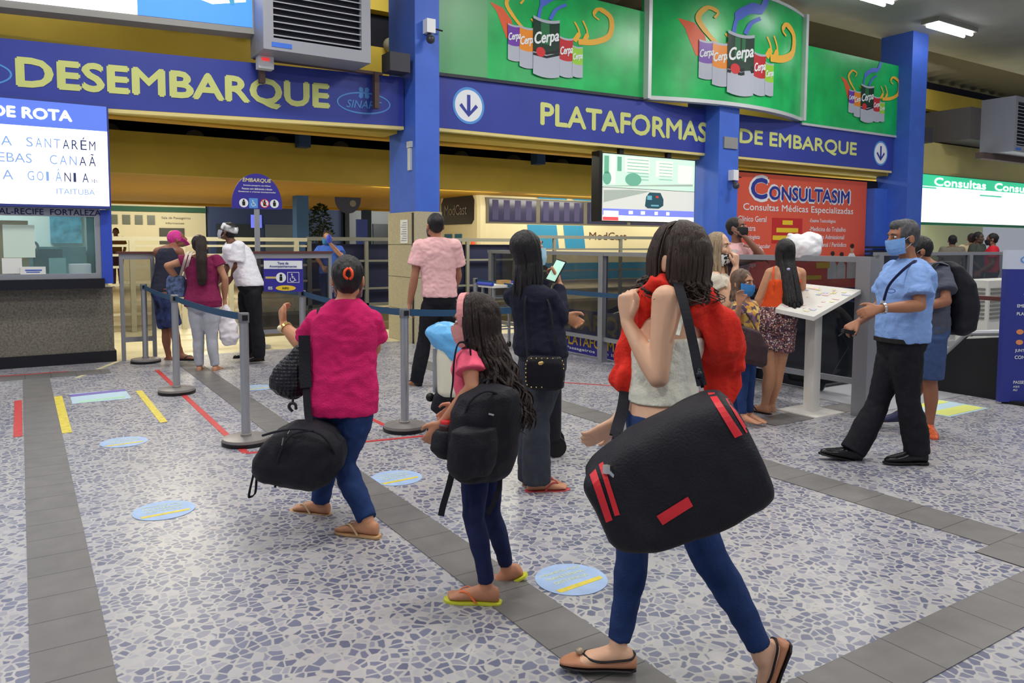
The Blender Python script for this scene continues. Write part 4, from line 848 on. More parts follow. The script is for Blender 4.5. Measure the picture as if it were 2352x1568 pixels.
mb = MB(); text_mb(mb, 'ModCast', lambda u, v, d: V(u, Y0-d, v), 14.75, 1.65, w=1.5, h=.24, d=.01); mb.build('side_lettering', mat('bus_brown', (96, 60, 50), .5), t)
for x in (12.9, 20.2):
    MB().tube([(x, Y0-.03, .46), (x, Y0+.3, .46)], .46, 28).build('wheel', BLK, t); 
MB().box((11.6, 19.3, 3.06), (13.2, 20.4, 3.16)).build('roof_unit', BC, t)
# luggage trolley
t = thing('luggage_trolley', 'small luggage trolley with blue rail behind the man in pink', 'trolley', (5.8, 9.35, 0))
MB().box((5.55, 9.15, .90), (6.1, 9.55, .94)).build('shelf', W2, t)
mb = MB(); mb.tube([(5.55, 9.15, .95), (5.55, 9.55, .95)], .025, 8); mb.tube([(6.1, 9.15, .95), (6.1, 9.55, .95)], .025, 8); mb.build('blue_rail', mat('trolley_blue', (50, 70, 190), .5), t)
mb = MB()
for x in (5.6, 6.05):
    for y in (9.2, 9.5): mb.box((x-.015, y-.015, .06), (x+.015, y+.015, .9))
for z in (.3, .6, .75): mb.box((5.6, 9.19, z), (6.05, 9.21, z+.02)); mb.box((5.6, 9.49, z), (6.05, 9.51, z+.02))
mb.build('frame', ALU, t)
for x in (5.6, 6.05):
    for y in (9.2, 9.5): MB().tube([(x-.012, y, .045), (x+.012, y, .045)], .045, 14).build('wheel', BLK, t)
tag(MB().box((5.76, 9.25, .94), (5.92, 9.39, 1.0)).build('small_box', mat('cardboard', (176, 140, 86), .7)), 'small tan box on the luggage trolley', 'box')
# ================================================================ PEOPLE: BUILDERS
def blob(mb, voxel, smooth=2, amp=0, scale=9, seed=0, fac=.5, zs=1.0):
    """melt overlapping closed shapes into one continuous skin"""
    me = bpy.data.meshes.new('b'); me.from_pydata([p for p in mb.v], [], mb.f)
    bm = bmesh.new(); bm.from_mesh(me); bmesh.ops.recalc_face_normals(bm, faces=bm.faces); bm.to_mesh(me); bm.free()
    o = bpy.data.objects.new('b', me); COL.objects.link(o)
    r = o.modifiers.new('r', 'REMESH'); r.mode = 'VOXEL'; r.voxel_size = voxel
    if smooth:
        s = o.modifiers.new('s', 'SMOOTH'); s.factor = fac; s.iterations = smooth
    dg = bpy.context.evaluated_depsgraph_get(); dg.update()
    m2 = bpy.data.meshes.new_from_object(o.evaluated_get(dg))
    out = MB(); vs = [v.co.copy() for v in m2.vertices]
    if amp:
        off = Vector((seed*7.3, seed*3.1, seed*1.7))
        ns = [v.normal.copy() for v in m2.vertices]
        for i, p in enumerate(vs):
            q = Vector((p.x*scale, p.y*scale, p.z*scale*zs))+off
            k = noise.noise(q)+.5*noise.noise(q*2.1)
            ridge = 1-abs(noise.noise(q*1.3+Vector((5, 9, 2))))*2.2
            vs[i] = p+ns[i]*amp*(k*.8+ridge*.6-.3)
    out.v = vs; out.f = [tuple(p.vertices) for p in m2.polygons]; out.m = [0]*len(out.f)
    bpy.data.objects.remove(o); bpy.data.meshes.remove(me); bpy.data.meshes.remove(m2)
    return out
def sring(c, a, b, n=20, e=.85):
    r = []
    for j in range(n):
        t = 2*PI*j/n; ct, st = math.cos(t), math.sin(t)
        r.append(Vector(c)+a*(abs(ct)**e*(1 if ct >= 0 else -1))+b*(abs(st)**e*(1 if st >= 0 else -1)))
    return r
def limb(mb, a, b, rs, bulge=None, n=12):
    a, b = Vector(a), Vector(b); k = len(rs); pts = [a.lerp(b, i/(k-1)) for i in range(k)]
    if bulge is not None: pts = [p+bulge*math.sin(PI*i/(k-1)) for i, p in enumerate(pts)]
    d = (b-a).normalized()
    pts = [pts[0]-d*rs[0]*.75, pts[0]-d*rs[0]*.4]+pts+[pts[-1]+d*rs[-1]*.4, pts[-1]+d*rs[-1]*.75]
    rr = [rs[0]*.6, rs[0]*.92]+list(rs)+[rs[-1]*.92, rs[-1]*.6]
    mb.tube(pts, rr, n)
def frame(psi):   # psi: 0 = walking away from the photographer, -90 = towards the left, 180 = facing the photographer
    a = math.radians(psi); f = HF*math.cos(a)+HR*math.sin(a); r = HR*math.cos(a)-HF*math.sin(a)
    return f, r
def hand(mb, W, d, n, s=1.0, curl=(.35, .45, .35), side=1, spread=.06, thumb=.5, point=None):
    """palm, four fingers with three bends each, thumb from the palm's side; d towards the fingers, n out of the palm's back"""
    d = Vector(d).normalized(); n = Vector(n); n = (n-d*n.dot(d)).normalized(); x = d.cross(n)*side   # x: towards the thumb
    L = .092*s; w = .040*s
    mb.rings([sring(W-d*.012*s, x*.026*s, n*.020*s, 12), sring(W+d*.02*s, x*.032*s, n*.019*s, 12), sring(W+d*.055*s, x*w, n*.017*s, 12), sring(W+d*L, x*w*.98, n*.014*s, 12), sring(W+d*(L+.008*s), x*w*.85, n*.009*s, 12)])
    for i, (o, l) in enumerate(((.031, .072), (.0105, .081), (-.0105, .075), (-.031, .058))):
        p = W+d*(L-.008*s)+x*o*s; a = 0; fd = (d+x*(o*spread*20)).normalized(); pts = [p-d*.02*s, p]; l *= s
        c3 = curl if point != i else (.05, .05, .05)
        for k, q in enumerate((.45, .32, .23)):
            a += c3[k]*(1+.12*(i-1)); p = p+(fd*math.cos(a)-n*math.sin(a))*l*q; pts.append(p)
        r = .0092*s
        mb.tube(pts, [r*1.05, r*1.1, r*1.0, r*.92, r*.72], 8)
    tb = W+d*.025*s+x*.026*s; td = (d*.75+x*.75-n*.25*thumb).normalized()
    p1 = tb+td*.038*s; p2 = p1+(td*.7+d*.5-n*.5*thumb).normalized()*.032*s; p3 = p2+(d*.9-n*.5*thumb-x*.1).normalized()*.026*s
    mb.tube([tb-td*.015*s, tb, p1, p2, p3], [.014*s, .016*s, .0125*s, .0115*s, .008*s], 8)
def foot(mb, A, t, up=None, s=1.0, toes=True, shoe=0, side=1):
    """A: ankle joint, t: direction the toes point, up: normal of the sole"""
    up = Vector((0, 0, 1)) if up is None else Vector(up).normalized(); t = Vector(t); t = (t-up*t.dot(up)).normalized(); x = t.cross(up)
    B = A-up*.075*s; g = shoe
    rr = [(-.062, .018, .022, .026), (-.055, .028, .034, .036), (-.02, .033, .042, .042), (.03, .034, .040, .041), (.075, .037, .031, .031), (.115, .043, .024, .024), (.145, .044, .018, .019), (.165, .038, .013, .014)]
    if shoe: rr += [(.188, .030, .013, .014), (.205, .016, .009, .011)]
    mb.rings([sring(B+t*p*s+up*cz*s, x*(w*s+g), up*(h*s+g*.6), 14, .9) for p, w, h, cz in rr])
    if toes and not shoe:
        for i, (o, l, r) in enumerate(((-.030, .05, .0125), (-.012, .047, .0095), (.004, .042, .009), (.019, .036, .0085), (.032, .028, .008))):
            o *= side
            mb.tube([B+t*.14*s+x*o*s+up*.014*s, B+t*(.15+l*.6)*s+x*o*s+up*.015*s, B+t*(.15+l)*s+x*o*s+up*.010*s], [r*s*1.05, r*s, r*s*.75], 8)
    return B
def headshape(mb, C, f, u, s=1.0, ear=True):
    f = f.normalized(); u = (u-f*u.dot(f)).normalized(); r = f.cross(u)
    M = Matrix((r, f, u)).transposed()
    E = lambda dx, df, du, a, b, c: mb.ell(C+(r*dx+f*df+u*du)*s, a*s, b*s, c*s, 18, 12, M)
    E(0, -.005, .028, .075, .094, .088); E(0, .030, -.040, .057, .062, .074); E(0, .045, -.075, .045, .045, .034); E(0, .070, -.098, .026, .022, .018)
    E(0, .070, .030, .052, .024, .020); E(0, .080, -.008, .012, .012, .03)
    for k in (-1, 1):
        E(k*.036, .062, -.028, .024, .026, .024); E(k*.045, .020, -.070, .018, .036, .026)
        if ear: mb.rings([sring(C+(r*k*(.070+q*.022)+f*(-.008-.008*q)+u*(-.012))*s, f*w*s, u*h*s, 12) for q, w, h in ((0, .010, .020), (.5, .016, .030), (.9, .017, .032), (1.1, .010, .024))])
    mb.tube([C+(f*.088+u*.012)*s, C+(f*.104-u*.022)*s, C+(f*.106-u*.034)*s, C+(f*.086-u*.042)*s], [.008*s, .013*s, .015*s, .010*s], 10)
    for k in (-1, 1): E(k*.011, .094, -.036, .008, .009, .007)
    E(0, .088, -.060, .022, .010, .006); E(0, .087, -.070, .020, .010, .006)
    return f, r, u
def face_parts(C, f, r, u, s, par, brow=(40, 28, 24), lips=(170, 84, 80)):
    for k in (-1, 1):
        e = C+(r*k*.031+f*.0745+u*.008)*s; M = Matrix((r, f, u)).transposed()
        o = MB().ell(e, .0145*s, .0125*s, .0080*s, 12, 8, M).build('eye', mat('eye_white', (226, 222, 218), .3), par, smooth=True)
        MB().ell(e+f*.0088*s, .0066*s, .005*s, .0066*s, 10, 6, M).build('iris', mat('iris_dark', (44, 30, 24), .2), o, smooth=True)
        MB().tube([C+(r*k*.016+f*.096+u*.026)*s, C+(r*k*.032+f*.093+u*.031)*s, C+(r*k*.05+f*.078+u*.026)*s], [.003*s, .0045*s, .002*s], 6).build('eyebrow', mat('brow_%d' % brow[0], brow, .8), par)
    mb = MB(); M = Matrix((r, f, u)).transposed()
    mb.ell(C+(f*.092-u*.060)*s, .021*s, .008*s, .0045*s, 12, 6, M); mb.ell(C+(f*.091-u*.069)*s, .018*s, .008*s, .0055*s, 12, 6, M); mb.build('lips', mat('lips_%d' % lips[0], lips, .5), par, smooth=True)
def mask_part(C, f, r, u, s, par, m, name='face_mask', low=0.0):
    mb = MB(); rs = []
    for v in (-.118, -.10, -.075, -.05, -.028, -.012):
        row = []
        for i in range(13):
            a = (i-6)/6*1.25; w = .076+.006*(1-abs(v+.06)/.06); bulge = .116+.014*math.exp(-((v+.03)/.03)**2)*math.exp(-(a/.35)**2)-(.03 if v < -.11 else .012 if v < -.09 else 0)
            row.append(C+(r*math.sin(a)*w*1.05+f*(math.cos(a)*bulge*1.0-.004)+u*(v+low+.012*(1-math.cos(a))*2))*s)
        rs.append(row)
    n = 13
    inner = [[p-(p-C).normalized()*.004*s for p in row] for row in rs]
    for a in range(len(rs)-1):
        for i in range(n-1):
            mb.add([rs[a][i], rs[a][i+1], rs[a+1][i+1], rs[a+1][i]], [(0, 1, 2, 3)]); mb.add([inner[a][i], inner[a][i+1], inner[a+1][i+1], inner[a+1][i]], [(3, 2, 1, 0)])
    o = mb.build(name, m, par, smooth=True, fix=False)
    mb = MB()
    for k in (-1, 1):
        e = C+(r*k*.088-f*.012-u*.012)*s; q = C+(r*k*.066+f*.036+u*(-.02+low))*s; q2 = C+(r*k*.064+f*.034+u*(-.085+low))*s
        mb.tube([q, C+(r*k*.082+f*.005+u*.008)*s, e+u*.012*s], .0016*s, 5); mb.tube([q2, C+(r*k*.082+f*.0-u*.05)*s, e-u*.02*s], .0016*s, 5)
    mb.build('ear_loop', mat('loop_white', (220, 222, 224), .6), o); return o
def hair_cap(C, f, r, u, s, par, m, front=0.0, k=1.0, name='hair', extra=None, amp=.004, low=0.0):
    mb = MB(); M = Matrix((r, f, u)).transposed()
    mb.ell(C+(f*(-.020+front)+u*(.034-low*.5))*s, .083*s*k, .098*s*k, (.094+low*.5)*s*k, 26, 18, M)
    mb.ell(C+(f*(-.045)+u*(-.015-low))*s, .068*s*k, .060*s*k, .062*s*k, 20, 12, M)
    if extra: extra(mb)
    b = blob(mb, .007*s, 2, amp=amp, scale=34, zs=.4)
    return b.build(name, m, par, smooth=True)
def locks(mb, C, f, r, u, s, L, n, a0, a1, wave=.012, wl=9, spread=.05, thick=.014, seed=1, back=0.0, rows=2, lean=None, flat=.55, taper=.35, top=1.0):
    rnd = random.Random(seed)
    for q in range(n):
        a = a0+(a1-a0)*(q+.5)/n+rnd.uniform(-.06, .06); ca, sa = math.cos(a), math.sin(a)
        dirh = (-f*ca*1.1+r*sa*.92); lay = rnd.choice(range(rows)); off = .004*lay
        ll = L*rnd.uniform(.82, 1.05); ph = rnd.uniform(0, 6.28); jit = rnd.uniform(-.012, .012)
        pts = [C+(u*(.122+off)*top+dirh*.012+r*jit)*s, C+(u*(.100+off)+dirh*(.055+off))*s, C+(u*.055+dirh*(.082+off))*s, C+(u*.0+dirh*(.088+off*1.5))*s, C+(-u*.06+dirh*(.084+off*1.5))*s]
        base = pts[-1]; k = 9; sp = spread*rnd.uniform(.3, 1.15)
        for i in range(1, k+1):
            t = i/k; w = wave*(t**.6)
            p = base-ZZ*ll*t+dirh*sp*t*s-f*back*t+(r*math.sin(ph+wl*t)+f*math.cos(ph*1.7+wl*t))*w
            if lean is not None: p = p+lean*t
            pts.append(p)
        pts = catmull(pts, 2); N = len(pts)
        rr = [thick*s*(.75 if i < 2 else 1)*(1-(1-taper)*max(0, (i/N-.6)/.4)) for i in range(N)]; rr[-1] *= .4
        mb.tube(pts, rr, 6, flat=flat, side=dirh.cross(ZZ) if abs(dirh.z) < .9 else r)
SKINS = {}
def skin(rgb): return mat('skin_%d_%d' % (rgb[0], rgb[1]), rgb, .5, noise_amt=.05, nscale=14, spec=.35)
def cloth(name, rgb, bump=.25, bs=90, rough=.85, na=.07, ns=18, sheen=.0): return mat(name, rgb, rough, noise_amt=na, nscale=ns, bump=bump, bscale=bs, spec=.2, sheen=sheen)
def torso_rings(J, w, infl=0.0, z0=0, z1=99):
    """oval sections from crotch to neck base; w: half widths and depths {crotch, hip, waist, rib, chest, shoulder}"""
    out = []
    pel, nb = J['pel'], J['nb']; fh, rh = J['fh'], J['rh']; ft, rt_ = J['ft'], J['rt']
    bend = J.get('bend', Vector((0, 0, 0)))
    for i, (t, a, b, sh) in enumerate(w):
        if i < z0 or i > z1: continue
        k = max(0, min(1, t)); c = pel+(nb-pel)*t+bend*(4*k*(1-k)) ; f = (fh*(1-k)+ft*k).normalized(); r = (rh*(1-k)+rt_*k).normalized()
        out.append((c+f*sh, r*(a+infl), f*(b+infl)))
    return out
W_F = [(-.16, .10, .08, -.01), (-.05, .165, .115, -.015), (.10, .175, .125, -.02), (.30, .145, .105, 0), (.42, .132, .098, .005), (.60, .145, .105, .01), (.75, .155, .112, .012), (.88, .146, .095, .0), (.96, .098, .07, -.01), (1.02, .06, .055, -.01)]
W_M = [(-.16, .10, .08, 0), (-.05, .158, .11, -.01), (.10, .165, .118, -.01), (.30, .157, .115, 0), (.42, .157, .113, .005), (.60, .17, .118, .01), (.75, .182, .122, .012), (.88, .168, .10, .0), (.96, .112, .075, -.01), (1.02, .065, .06, -.01)]
def scale_w(w, kx, ky): return [(t, a*kx, b*ky, sh) for t, a, b, sh in w]
def person(lab, D0, spec, group=None):
    P = lambda q: PD(q[0], q[1], D0+(q[2] if len(q) > 2 else 0))
    J = {}
    for k, v in spec['J'].items(): J[k] = P(v)
    psi = spec['psi']; J['fh'], J['rh'] = frame(spec.get('psih', psi)); J['ft'], J['rt'] = frame(psi); s = spec.get('s', 1.0)
    J['s'] = s
    if 'shl' not in J: J['shl'] = J['nb']-J['rt']*spec.get('shw', .17)*s-ZZ*.08*s
    if 'shr' not in J: J['shr'] = J['nb']+J['rt']*spec.get('shw', .17)*s-ZZ*.08*s
    if 'hil' not in J: J['hil'] = J['pel']-J['rh']*.085*s-ZZ*.06*s
    if 'hir' not in J: J['hir'] = J['pel']+J['rh']*.085*s-ZZ*.06*s
    if spec.get('bend'): J['bend'] = J['ft']*spec['bend']
    f, r = frame(spec.get('psiH', psi)); p = math.radians(spec.get('nod', 0)); u = ZZ*math.cos(p)+f*math.sin(p); f2 = f*math.cos(p)-ZZ*math.sin(p)
    rl = math.radians(spec.get('roll', 0)); u = u*math.cos(rl)+r*math.sin(rl)
    J['hf'], J['hu'], J['hr'] = f2, u, f2.cross(u)
    foot_z = min(J['anl'].z, J['anr'].z) if 'anl' in J else 0
    base = Vector(((J['pel'].x), (J['pel'].y), 0))
    root = thing('person', lab, 'person', base, group)
    return root, J
def body(root, J, tone, w, voxel=.007, hs=1.0, arms=True, legs=True, hands=None, feet=None, arm_r=1.0, leg_r=1.0, bare=True, extra=None, ear=True, shoes=False, clothed=True):
    s = J['s']; mb = MB()
    rr = torso_rings(J, w, -.014 if clothed else 0); mb.rings([sring(c, a, b) for c, a, b in rr])
    hf, hr, hu = J['hf'], J['hr'], J['hu']; C = J['head']; hs = hs*s if hs is not None else s
    mb.tube([J['nb']-ZZ*.05*s, J['nb'].lerp(C-hu*.07*hs-hf*.015*hs, .5), C-hu*.03*hs-hf*.012*hs], [.07*s, .053*s*(1 if s > .9 else 1.05), .054*s], 14)
    headshape(mb, C, hf, hu, hs, ear)
    # shoulders slope
    for k in 'lr':
        if 'el'+k in J:
            sh, el, wr = J['sh'+k], J['el'+k], J['wr'+k]; a = arm_r*s
            mb.tube([J['nb']-ZZ*.02*s, sh], [.055*s, .056*a], 12); mb.ell(sh, .058*a, .058*a, .058*a, 12, 8)
            limb(mb, sh, el, [.056*a, .052*a, .047*a, .041*a, .040*a]); limb(mb, el, wr, [.040*a, .043*a, .040*a, .033*a, .027*a])
        if 'kn'+k in J:
            hi, kn, an = J['hi'+k], J['kn'+k], J['an'+k]; a = leg_r*s; bk = -(J['fh'])*.012*s
            limb(mb, hi, kn, [.092*a, .088*a, .078*a, .066*a, .058*a]); limb(mb, kn, an, [.056*a, .058*a, .056*a, .045*a, .037*a, .034*a], bk)
    if hands:
        for k, h in hands.items():
            W = J['wr'+k]; d = h.get('d') or (W-J['el'+k]).normalized()
            hand(mb, W+d*.01*s, d, h['n'], h.get('s', s), h.get('curl', (.35, .45, .35)), h.get('side', 1 if k == 'l' else -1), thumb=h.get('thumb', .5), point=h.get('point'))
    if feet:
        for k, h in feet.items():
            foot(mb, J['an'+k], h['t'], h.get('up'), h.get('s', s), toes=not shoes, shoe=0, side=-1 if k == 'l' else 1)
            limb(mb, J['kn'+k].lerp(J['an'+k], .8), J['an'+k]-ZZ*.02*s, [.036*s, .034*s, .036*s])
    if extra: extra(mb)
    b = blob(mb, voxel, 2)
    return b.build('body', skin(tone), root, smooth=True)
def shirt(root, J, m, w, infl=.014, sleeve=.6, hem=-.02, sl_r=1.0, voxel=.010, amp=.005, name='shirt', seed=1, extra=None, arms='lr', top=8, arm_r=1.0, flare=0):
    s = J['s']; mb = MB(); rr = [x for x in torso_rings(J, w, infl) ]
    ts = [q[0] for q in w]
    use = [(t, x) for t, x in zip(ts, rr) if t >= hem-.001 and t <= ts[top]+.001]
    if not use or use[0][0] > hem+.02:
        # section at the hem by interpolation
        for i in range(len(ts)-1):
            if ts[i] <= hem < ts[i+1]:
                q = (hem-ts[i])/(ts[i+1]-ts[i]); a, b = rr[i], rr[i+1]
                use = [(hem, tuple(a[j].lerp(b[j], q) for j in range(3)))]+use; break
    if flare: use = [(t, (c, a*(1+flare*max(0, .5-t)), b*(1+flare*max(0, .5-t)))) for t, (c, a, b) in use]
    mb.rings([sring(c, a, b) for t, (c, a, b) in use])
    for k in arms:
        if 'el'+k not in J: continue
        sh, el, wr = J['sh'+k], J['el'+k], J['wr'+k]; q = .056*arm_r*s+infl; qe = q*sl_r
        mb.tube([J['nb']-ZZ*.05*s, sh-ZZ*.004], [.045*s+infl*.7, q*1.0], 12); mb.ell(sh, q*1.06, q*1.06, q*1.02, 14, 8)
        if sleeve <= 1: 
            e = sh.lerp(el, sleeve); mb.tube([sh, sh.lerp(e, .5), e], [q*1.03, q*.5+qe*.52, qe*1.02], 14)
        else:
            limb(mb, sh, el, [q, q*.97, q*.92, q*.88]); e = el.lerp(wr, sleeve-1); limb(mb, el, e, [q*.85, q*.85, q*.75, q*.68])
    if extra: extra(mb)
    return blob(mb, voxel, 2, amp, 11, seed, zs=1.4).build(name, m, root, smooth=True)
def trousers(root, J, m, w, infl=.010, end=.97, leg=1.0, flare=1.0, voxel=.010, amp=.004, name='trousers', seed=2, waist=.22, extra=None, ends=None):
    s = J['s']; mb = MB(); rr = torso_rings(J, w, infl); ts = [q[0] for q in w]
    use = [x for t, x in zip(ts, rr) if t <= waist+.001]
    for i in range(len(ts)-1):
        if ts[i] < waist < ts[i+1]:
            q = (waist-ts[i])/(ts[i+1]-ts[i]); a, b = rr[i], rr[i+1]; use.append(tuple(a[j].lerp(b[j], q) for j in range(3)))
    mb.rings([sring(c, a, b) for c, a, b in use])
    for k in 'lr':
        hi, kn, an = J['hi'+k], J['kn'+k], J['an'+k]; a = leg*s; bk = -(J['fh'])*.01*s
        e_ = ends[k] if ends else end
        limb(mb, hi, kn, [.095*a+infl, .092*a+infl, .080*a+infl, .068*a+infl, .060*a+infl], None, 14)
        if e_ > 0:
            e = kn.lerp(an, e_); f = flare
            mb.tube([kn-(an-kn)*.1, kn, kn.lerp(e, .3)+bk, kn.lerp(e, .6)+bk, e], [.058*a+infl, .059*a+infl, .058*a*(1+(f-1)*.3)+infl, .048*a*(1+(f-1)*.7)+infl, .040*a*f+infl], 14)
    if extra: extra(mb)
    return blob(mb, voxel, 2, amp, 14, seed, zs=.8).build(name, m, root, smooth=True)
def shorts(root, J, m, w, end=.8, **k): 
    s = J['s']; infl = k.get('infl', .018); mb = MB(); rr = torso_rings(J, w, infl); ts = [q[0] for q in w]
    use = [x for t, x in zip(ts, rr) if t <= k.get('waist', .2)]; mb.rings([sring(c, a, b) for c, a, b in use]); lg = k.get('leg', 1.0)*s
    for q in 'lr':
        e = J['hi'+q].lerp(J['kn'+q], end); mb.tube([J['hi'+q]+ZZ*.03, J['hi'+q].lerp(e, .5), e], [.095*lg+infl, .092*lg+infl, (.08*lg+infl)*k.get('flare', 1.05)], 16)
    return blob(mb, .01, 2, k.get('amp', .004), 14, 3).build('shorts', m, root, smooth=True)
def shoe(root, A, t, m, sole, s=1.0, up=None, name='shoe', g=.006, pointy=1.0, heel=.012):
    up = ZZ if up is None else Vector(up).normalized(); t = Vector(t); t = (t-up*t.dot(up)).normalized(); x = t.cross(up); B = A-up*.075*s
    mb = MB()
    rr = [(-.068, .020, .026, .032), (-.06, .032, .040, .044), (-.025, .037, .052, .056), (.02, .037, .050, .053), (.06, .040, .038, .040), (.11, .046, .029, .031), (.15, .044, .023, .026), (.185, .033*pointy, .018, .021), (.21*pointy**.2, .016*pointy, .011, .015)]
    mb.rings([sring(B+t*p*s+up*cz*s, x*w*s, up*h*s, 16, .9) for p, w, h, cz in rr])
    o = blob(mb, .006, 1).build(name, m, root, smooth=True)
    mb = MB(); mb.rings([sring(B+t*p*s+up*(-.002+0.004)*s, x*w*s, up*.0075*s, 12, .6) for p, w in ((-.07, .022), (-.05, .036), (.03, .036), (.11, .048), (.16, .044), (.2, .028), (.214, .012))])
    if heel > .013: mb.rings([sring(B+t*p*s-up*heel*.25*s, x*w*s, up*heel*.55*s, 12, .5) for p, w in ((-.068, .026), (-.05, .034), (-.01, .033))])
    mb.build('sole', sole, o); return o
def sandal(root, A, t, m, strap, s=1.0, up=None, side=1):
    up = ZZ if up is None else Vector(up).normalized(); t = Vector(t); t = (t-up*t.dot(up)).normalized(); x = t.cross(up); B = A-up*.082*s
    mb = MB(); mb.rings([[q for q in sring(B+t*p*s+up*.0*s, x*w*s, up*.009*s, 12, .45)] for p, w in ((-.075, .02), (-.062, .033), (.0, .034), (.06, .037), (.12, .049), (.17, .046), (.2, .034), (.215, .014))])
    o = mb.build('sandal', m, root, smooth=True, auto=50)
    mb = MB(); c = B+t*.155*s+x*(-.014*side)*s
    for k in (-1, 1): mb.tube([p for p in catmull([c+up*.012*s, B+t*.13*s+x*k*.018*s+up*.052*s, B+t*.09*s+x*k*.034*s+up*.055*s, B+t*.045*s+x*k*.042*s+up*.008*s], 4)], .0055*s, 6, flat=.5)
    mb.build('strap', strap, o); return o
def strap(root, pts, w, m, name='strap', n=None, th=.003, side=None, k=5):
    pts = catmull(pts, k); mb = MB(); rs = []; 
    for i, p in enumerate(pts):
        t = (pts[min(i+1, len(pts)-1)]-pts[max(i-1, 0)]).normalized(); sd = Vector(side) if side is not None else HR
        sd = (sd-t*sd.dot(t)).normalized(); nn = t.cross(sd)
        rs.append([p+sd*w/2+nn*th, p-sd*w/2+nn*th, p-sd*w/2-nn*th, p+sd*w/2-nn*th])
    return mb.rings(rs).build(name, m, root)
def stext(lab): pass
def watch(root, W, d, m, s=1.0):
    d = d.normalized(); q = d.orthogonal().normalized(); w = d.cross(q)
    mb = MB(); rs = [[W+d*z+(q*math.cos(a)+w*math.sin(a))*(.034*s+e) for z, e in ((-.008, 0), (.008, 0), (.008, .004), (-.008, .004))] for a in [2*PI*j/24 for j in range(24)]]
    rs.append(rs[0]); mb.rings(rs, cap=False); return mb.build('wristwatch', m, root)
# ================================================================ PEOPLE
JEAN = cloth('denim_blue', (38, 60, 108), .3, 160, na=.22, ns=12); JEAN2 = cloth('denim_dark', (32, 40, 78), .3, 160, na=.2, ns=12); BLKC = cloth('black_cloth', (20, 20, 24), .2, 120)
BAGB = cloth('bag_black', (31, 32, 39), .25, 140, rough=.6, na=.15); WEB = cloth('webbing', (38, 39, 46), .2, 200)
HBLK = mat('hair_black', (26, 24, 26), .42, noise_amt=.45, nscale=1, bump=.5, bscale=1, stretch=(170, 170, 9), spec=.4); HBRN = mat('hair_brown', (58, 44, 38), .5, noise_amt=.5, nscale=1, bump=.6, bscale=1, stretch=(150, 150, 10), spec=.35); HDK = mat('hair_dark_brown', (42, 31, 28), .5, noise_amt=.5, nscale=1, bump=.6, bscale=1, stretch=(140, 140, 14), spec=.35)
HBLD = mat('hair_blonde', (158, 138, 110), .5, noise_amt=.45, nscale=1, bump=.5, bscale=1, stretch=(150, 150, 9)); HGRY = mat('hair_grey', (74, 74, 78), .6, noise_amt=.5, nscale=40)
TAN = (196, 140, 106)
# ---------------------------------------------------------------- woman in pink blouse
D = 4.05; P = lambda x, y, d=0: PD(x, y, D+d)
wk = scale_w(W_F, 1.05, 1.22); wk = [(t, a*(1.0 if t > .9 else 1.0), b, sh) for t, a, b, sh in wk]
R1, J = person('woman in bright pink blouse and jeans carrying a black duffel bag', D, dict(psi=-12, psiH=-8, s=.93, shw=.155, J=dict(
    pel=(787, 918), nb=(793, 690), head=(799, 640), ell=(703, 800, .10), wrl=(652, 748, .20), elr=(858, 800, .12), wrr=(800, 850, .26),
    shl=(730, 738, .0), shr=(852, 738, .03), hil=(762, 945, .05), hir=(815, 945, -.03), knl=(752, 1050, .16), anl=(736, 1150, .18), knr=(787, 1065, .0), anr=(846, 1196, -.17))))
tl = (HR*-1+HF*.35).normalized()
body(R1, J, TAN, wk, hands=dict(l=dict(d=(ZZ*.85-HR*.25+HF*.35), n=(-HR*.8-HF*.5), curl=(.55, .8, .5), thumb=.2), r=dict(n=HF, d=-HR)), feet=dict(l=dict(t=tl, up=ZZ), r=dict(t=tl, up=ZZ)), arm_r=1.12, leg_r=1.05)
PINK = cloth('pink_blouse', (206, 34, 104), .3, 120, na=.06)
wsh = [(-.12, .182, .145, -.02), (.0, .185, .145, -.02), (.12, .182, .142, -.015), (.30, .172, .135, -.005), (.42, .170, .13, 0), (.60, .172, .132, .005), (.75, .172, .13, .005), (.88, .150, .108, 0), (.96, .105, .082, -.01), (1.02, .066, .064, -.01)]
sh = shirt(R1, J, PINK, wsh, infl=.006, sleeve=.62, hem=-.12, sl_r=1.35, voxel=.009, amp=.007, seed=3, top=9, arm_r=1.12)
trousers(R1, J, JEAN, scale_w(wk, .93, .93), infl=.0, waist=.05, end=.98, leg=1.19, flare=1.2, amp=.006, ends=dict(l=1.0, r=.97))
def bun(mb):
    mb.ell(J['head']-J['hf']*.085+J['hu']*.02, .05, .05, .07, 14, 10)
hcap = hair_cap(J['head'], J['hf'], J['hr'], J['hu'], .98, R1, HBLK, k=1.03, extra=bun)
mb = MB(); c0 = J['head']-J['hf']*.132+J['hu']*.035+HR*.015
for k in (-1, 1): mb.tube([p for p in catmull([c0+HR*.004*k+ZZ*.025, c0+HR*.018*k-HF*.012+ZZ*.01, c0+HR*.02*k-HF*.012-ZZ*.015, c0+HR*.006*k-ZZ*.03], 4)], .007, 8)
mb.build('hair_clip', mat('clip_orange', (250, 84, 40), .4), R1, smooth=True)
mask_part(J['head'], J['hf'], J['hr'], J['hu'], .95, R1, mat('mask_white', (214, 220, 226), .7))
mb = MB(); e = J['head']+J['hr']*-.078-J['hu']*.055; mb.tube([e+J['hf']*.012*math.cos(a)+ZZ*.016*math.sin(a) for a in [2*PI*i/12 for i in range(13)]], .002, 5); mb.build('earring', mat('silver', (210, 210, 214), .2, metal=.9), R1)
GOLD = mat('gold', (222, 190, 120), .25, metal=.8)
wl = J['wrl']; dl = (wl-J['ell']).normalized(); o = watch(R1, wl-dl*.02, dl, GOLD, .95)
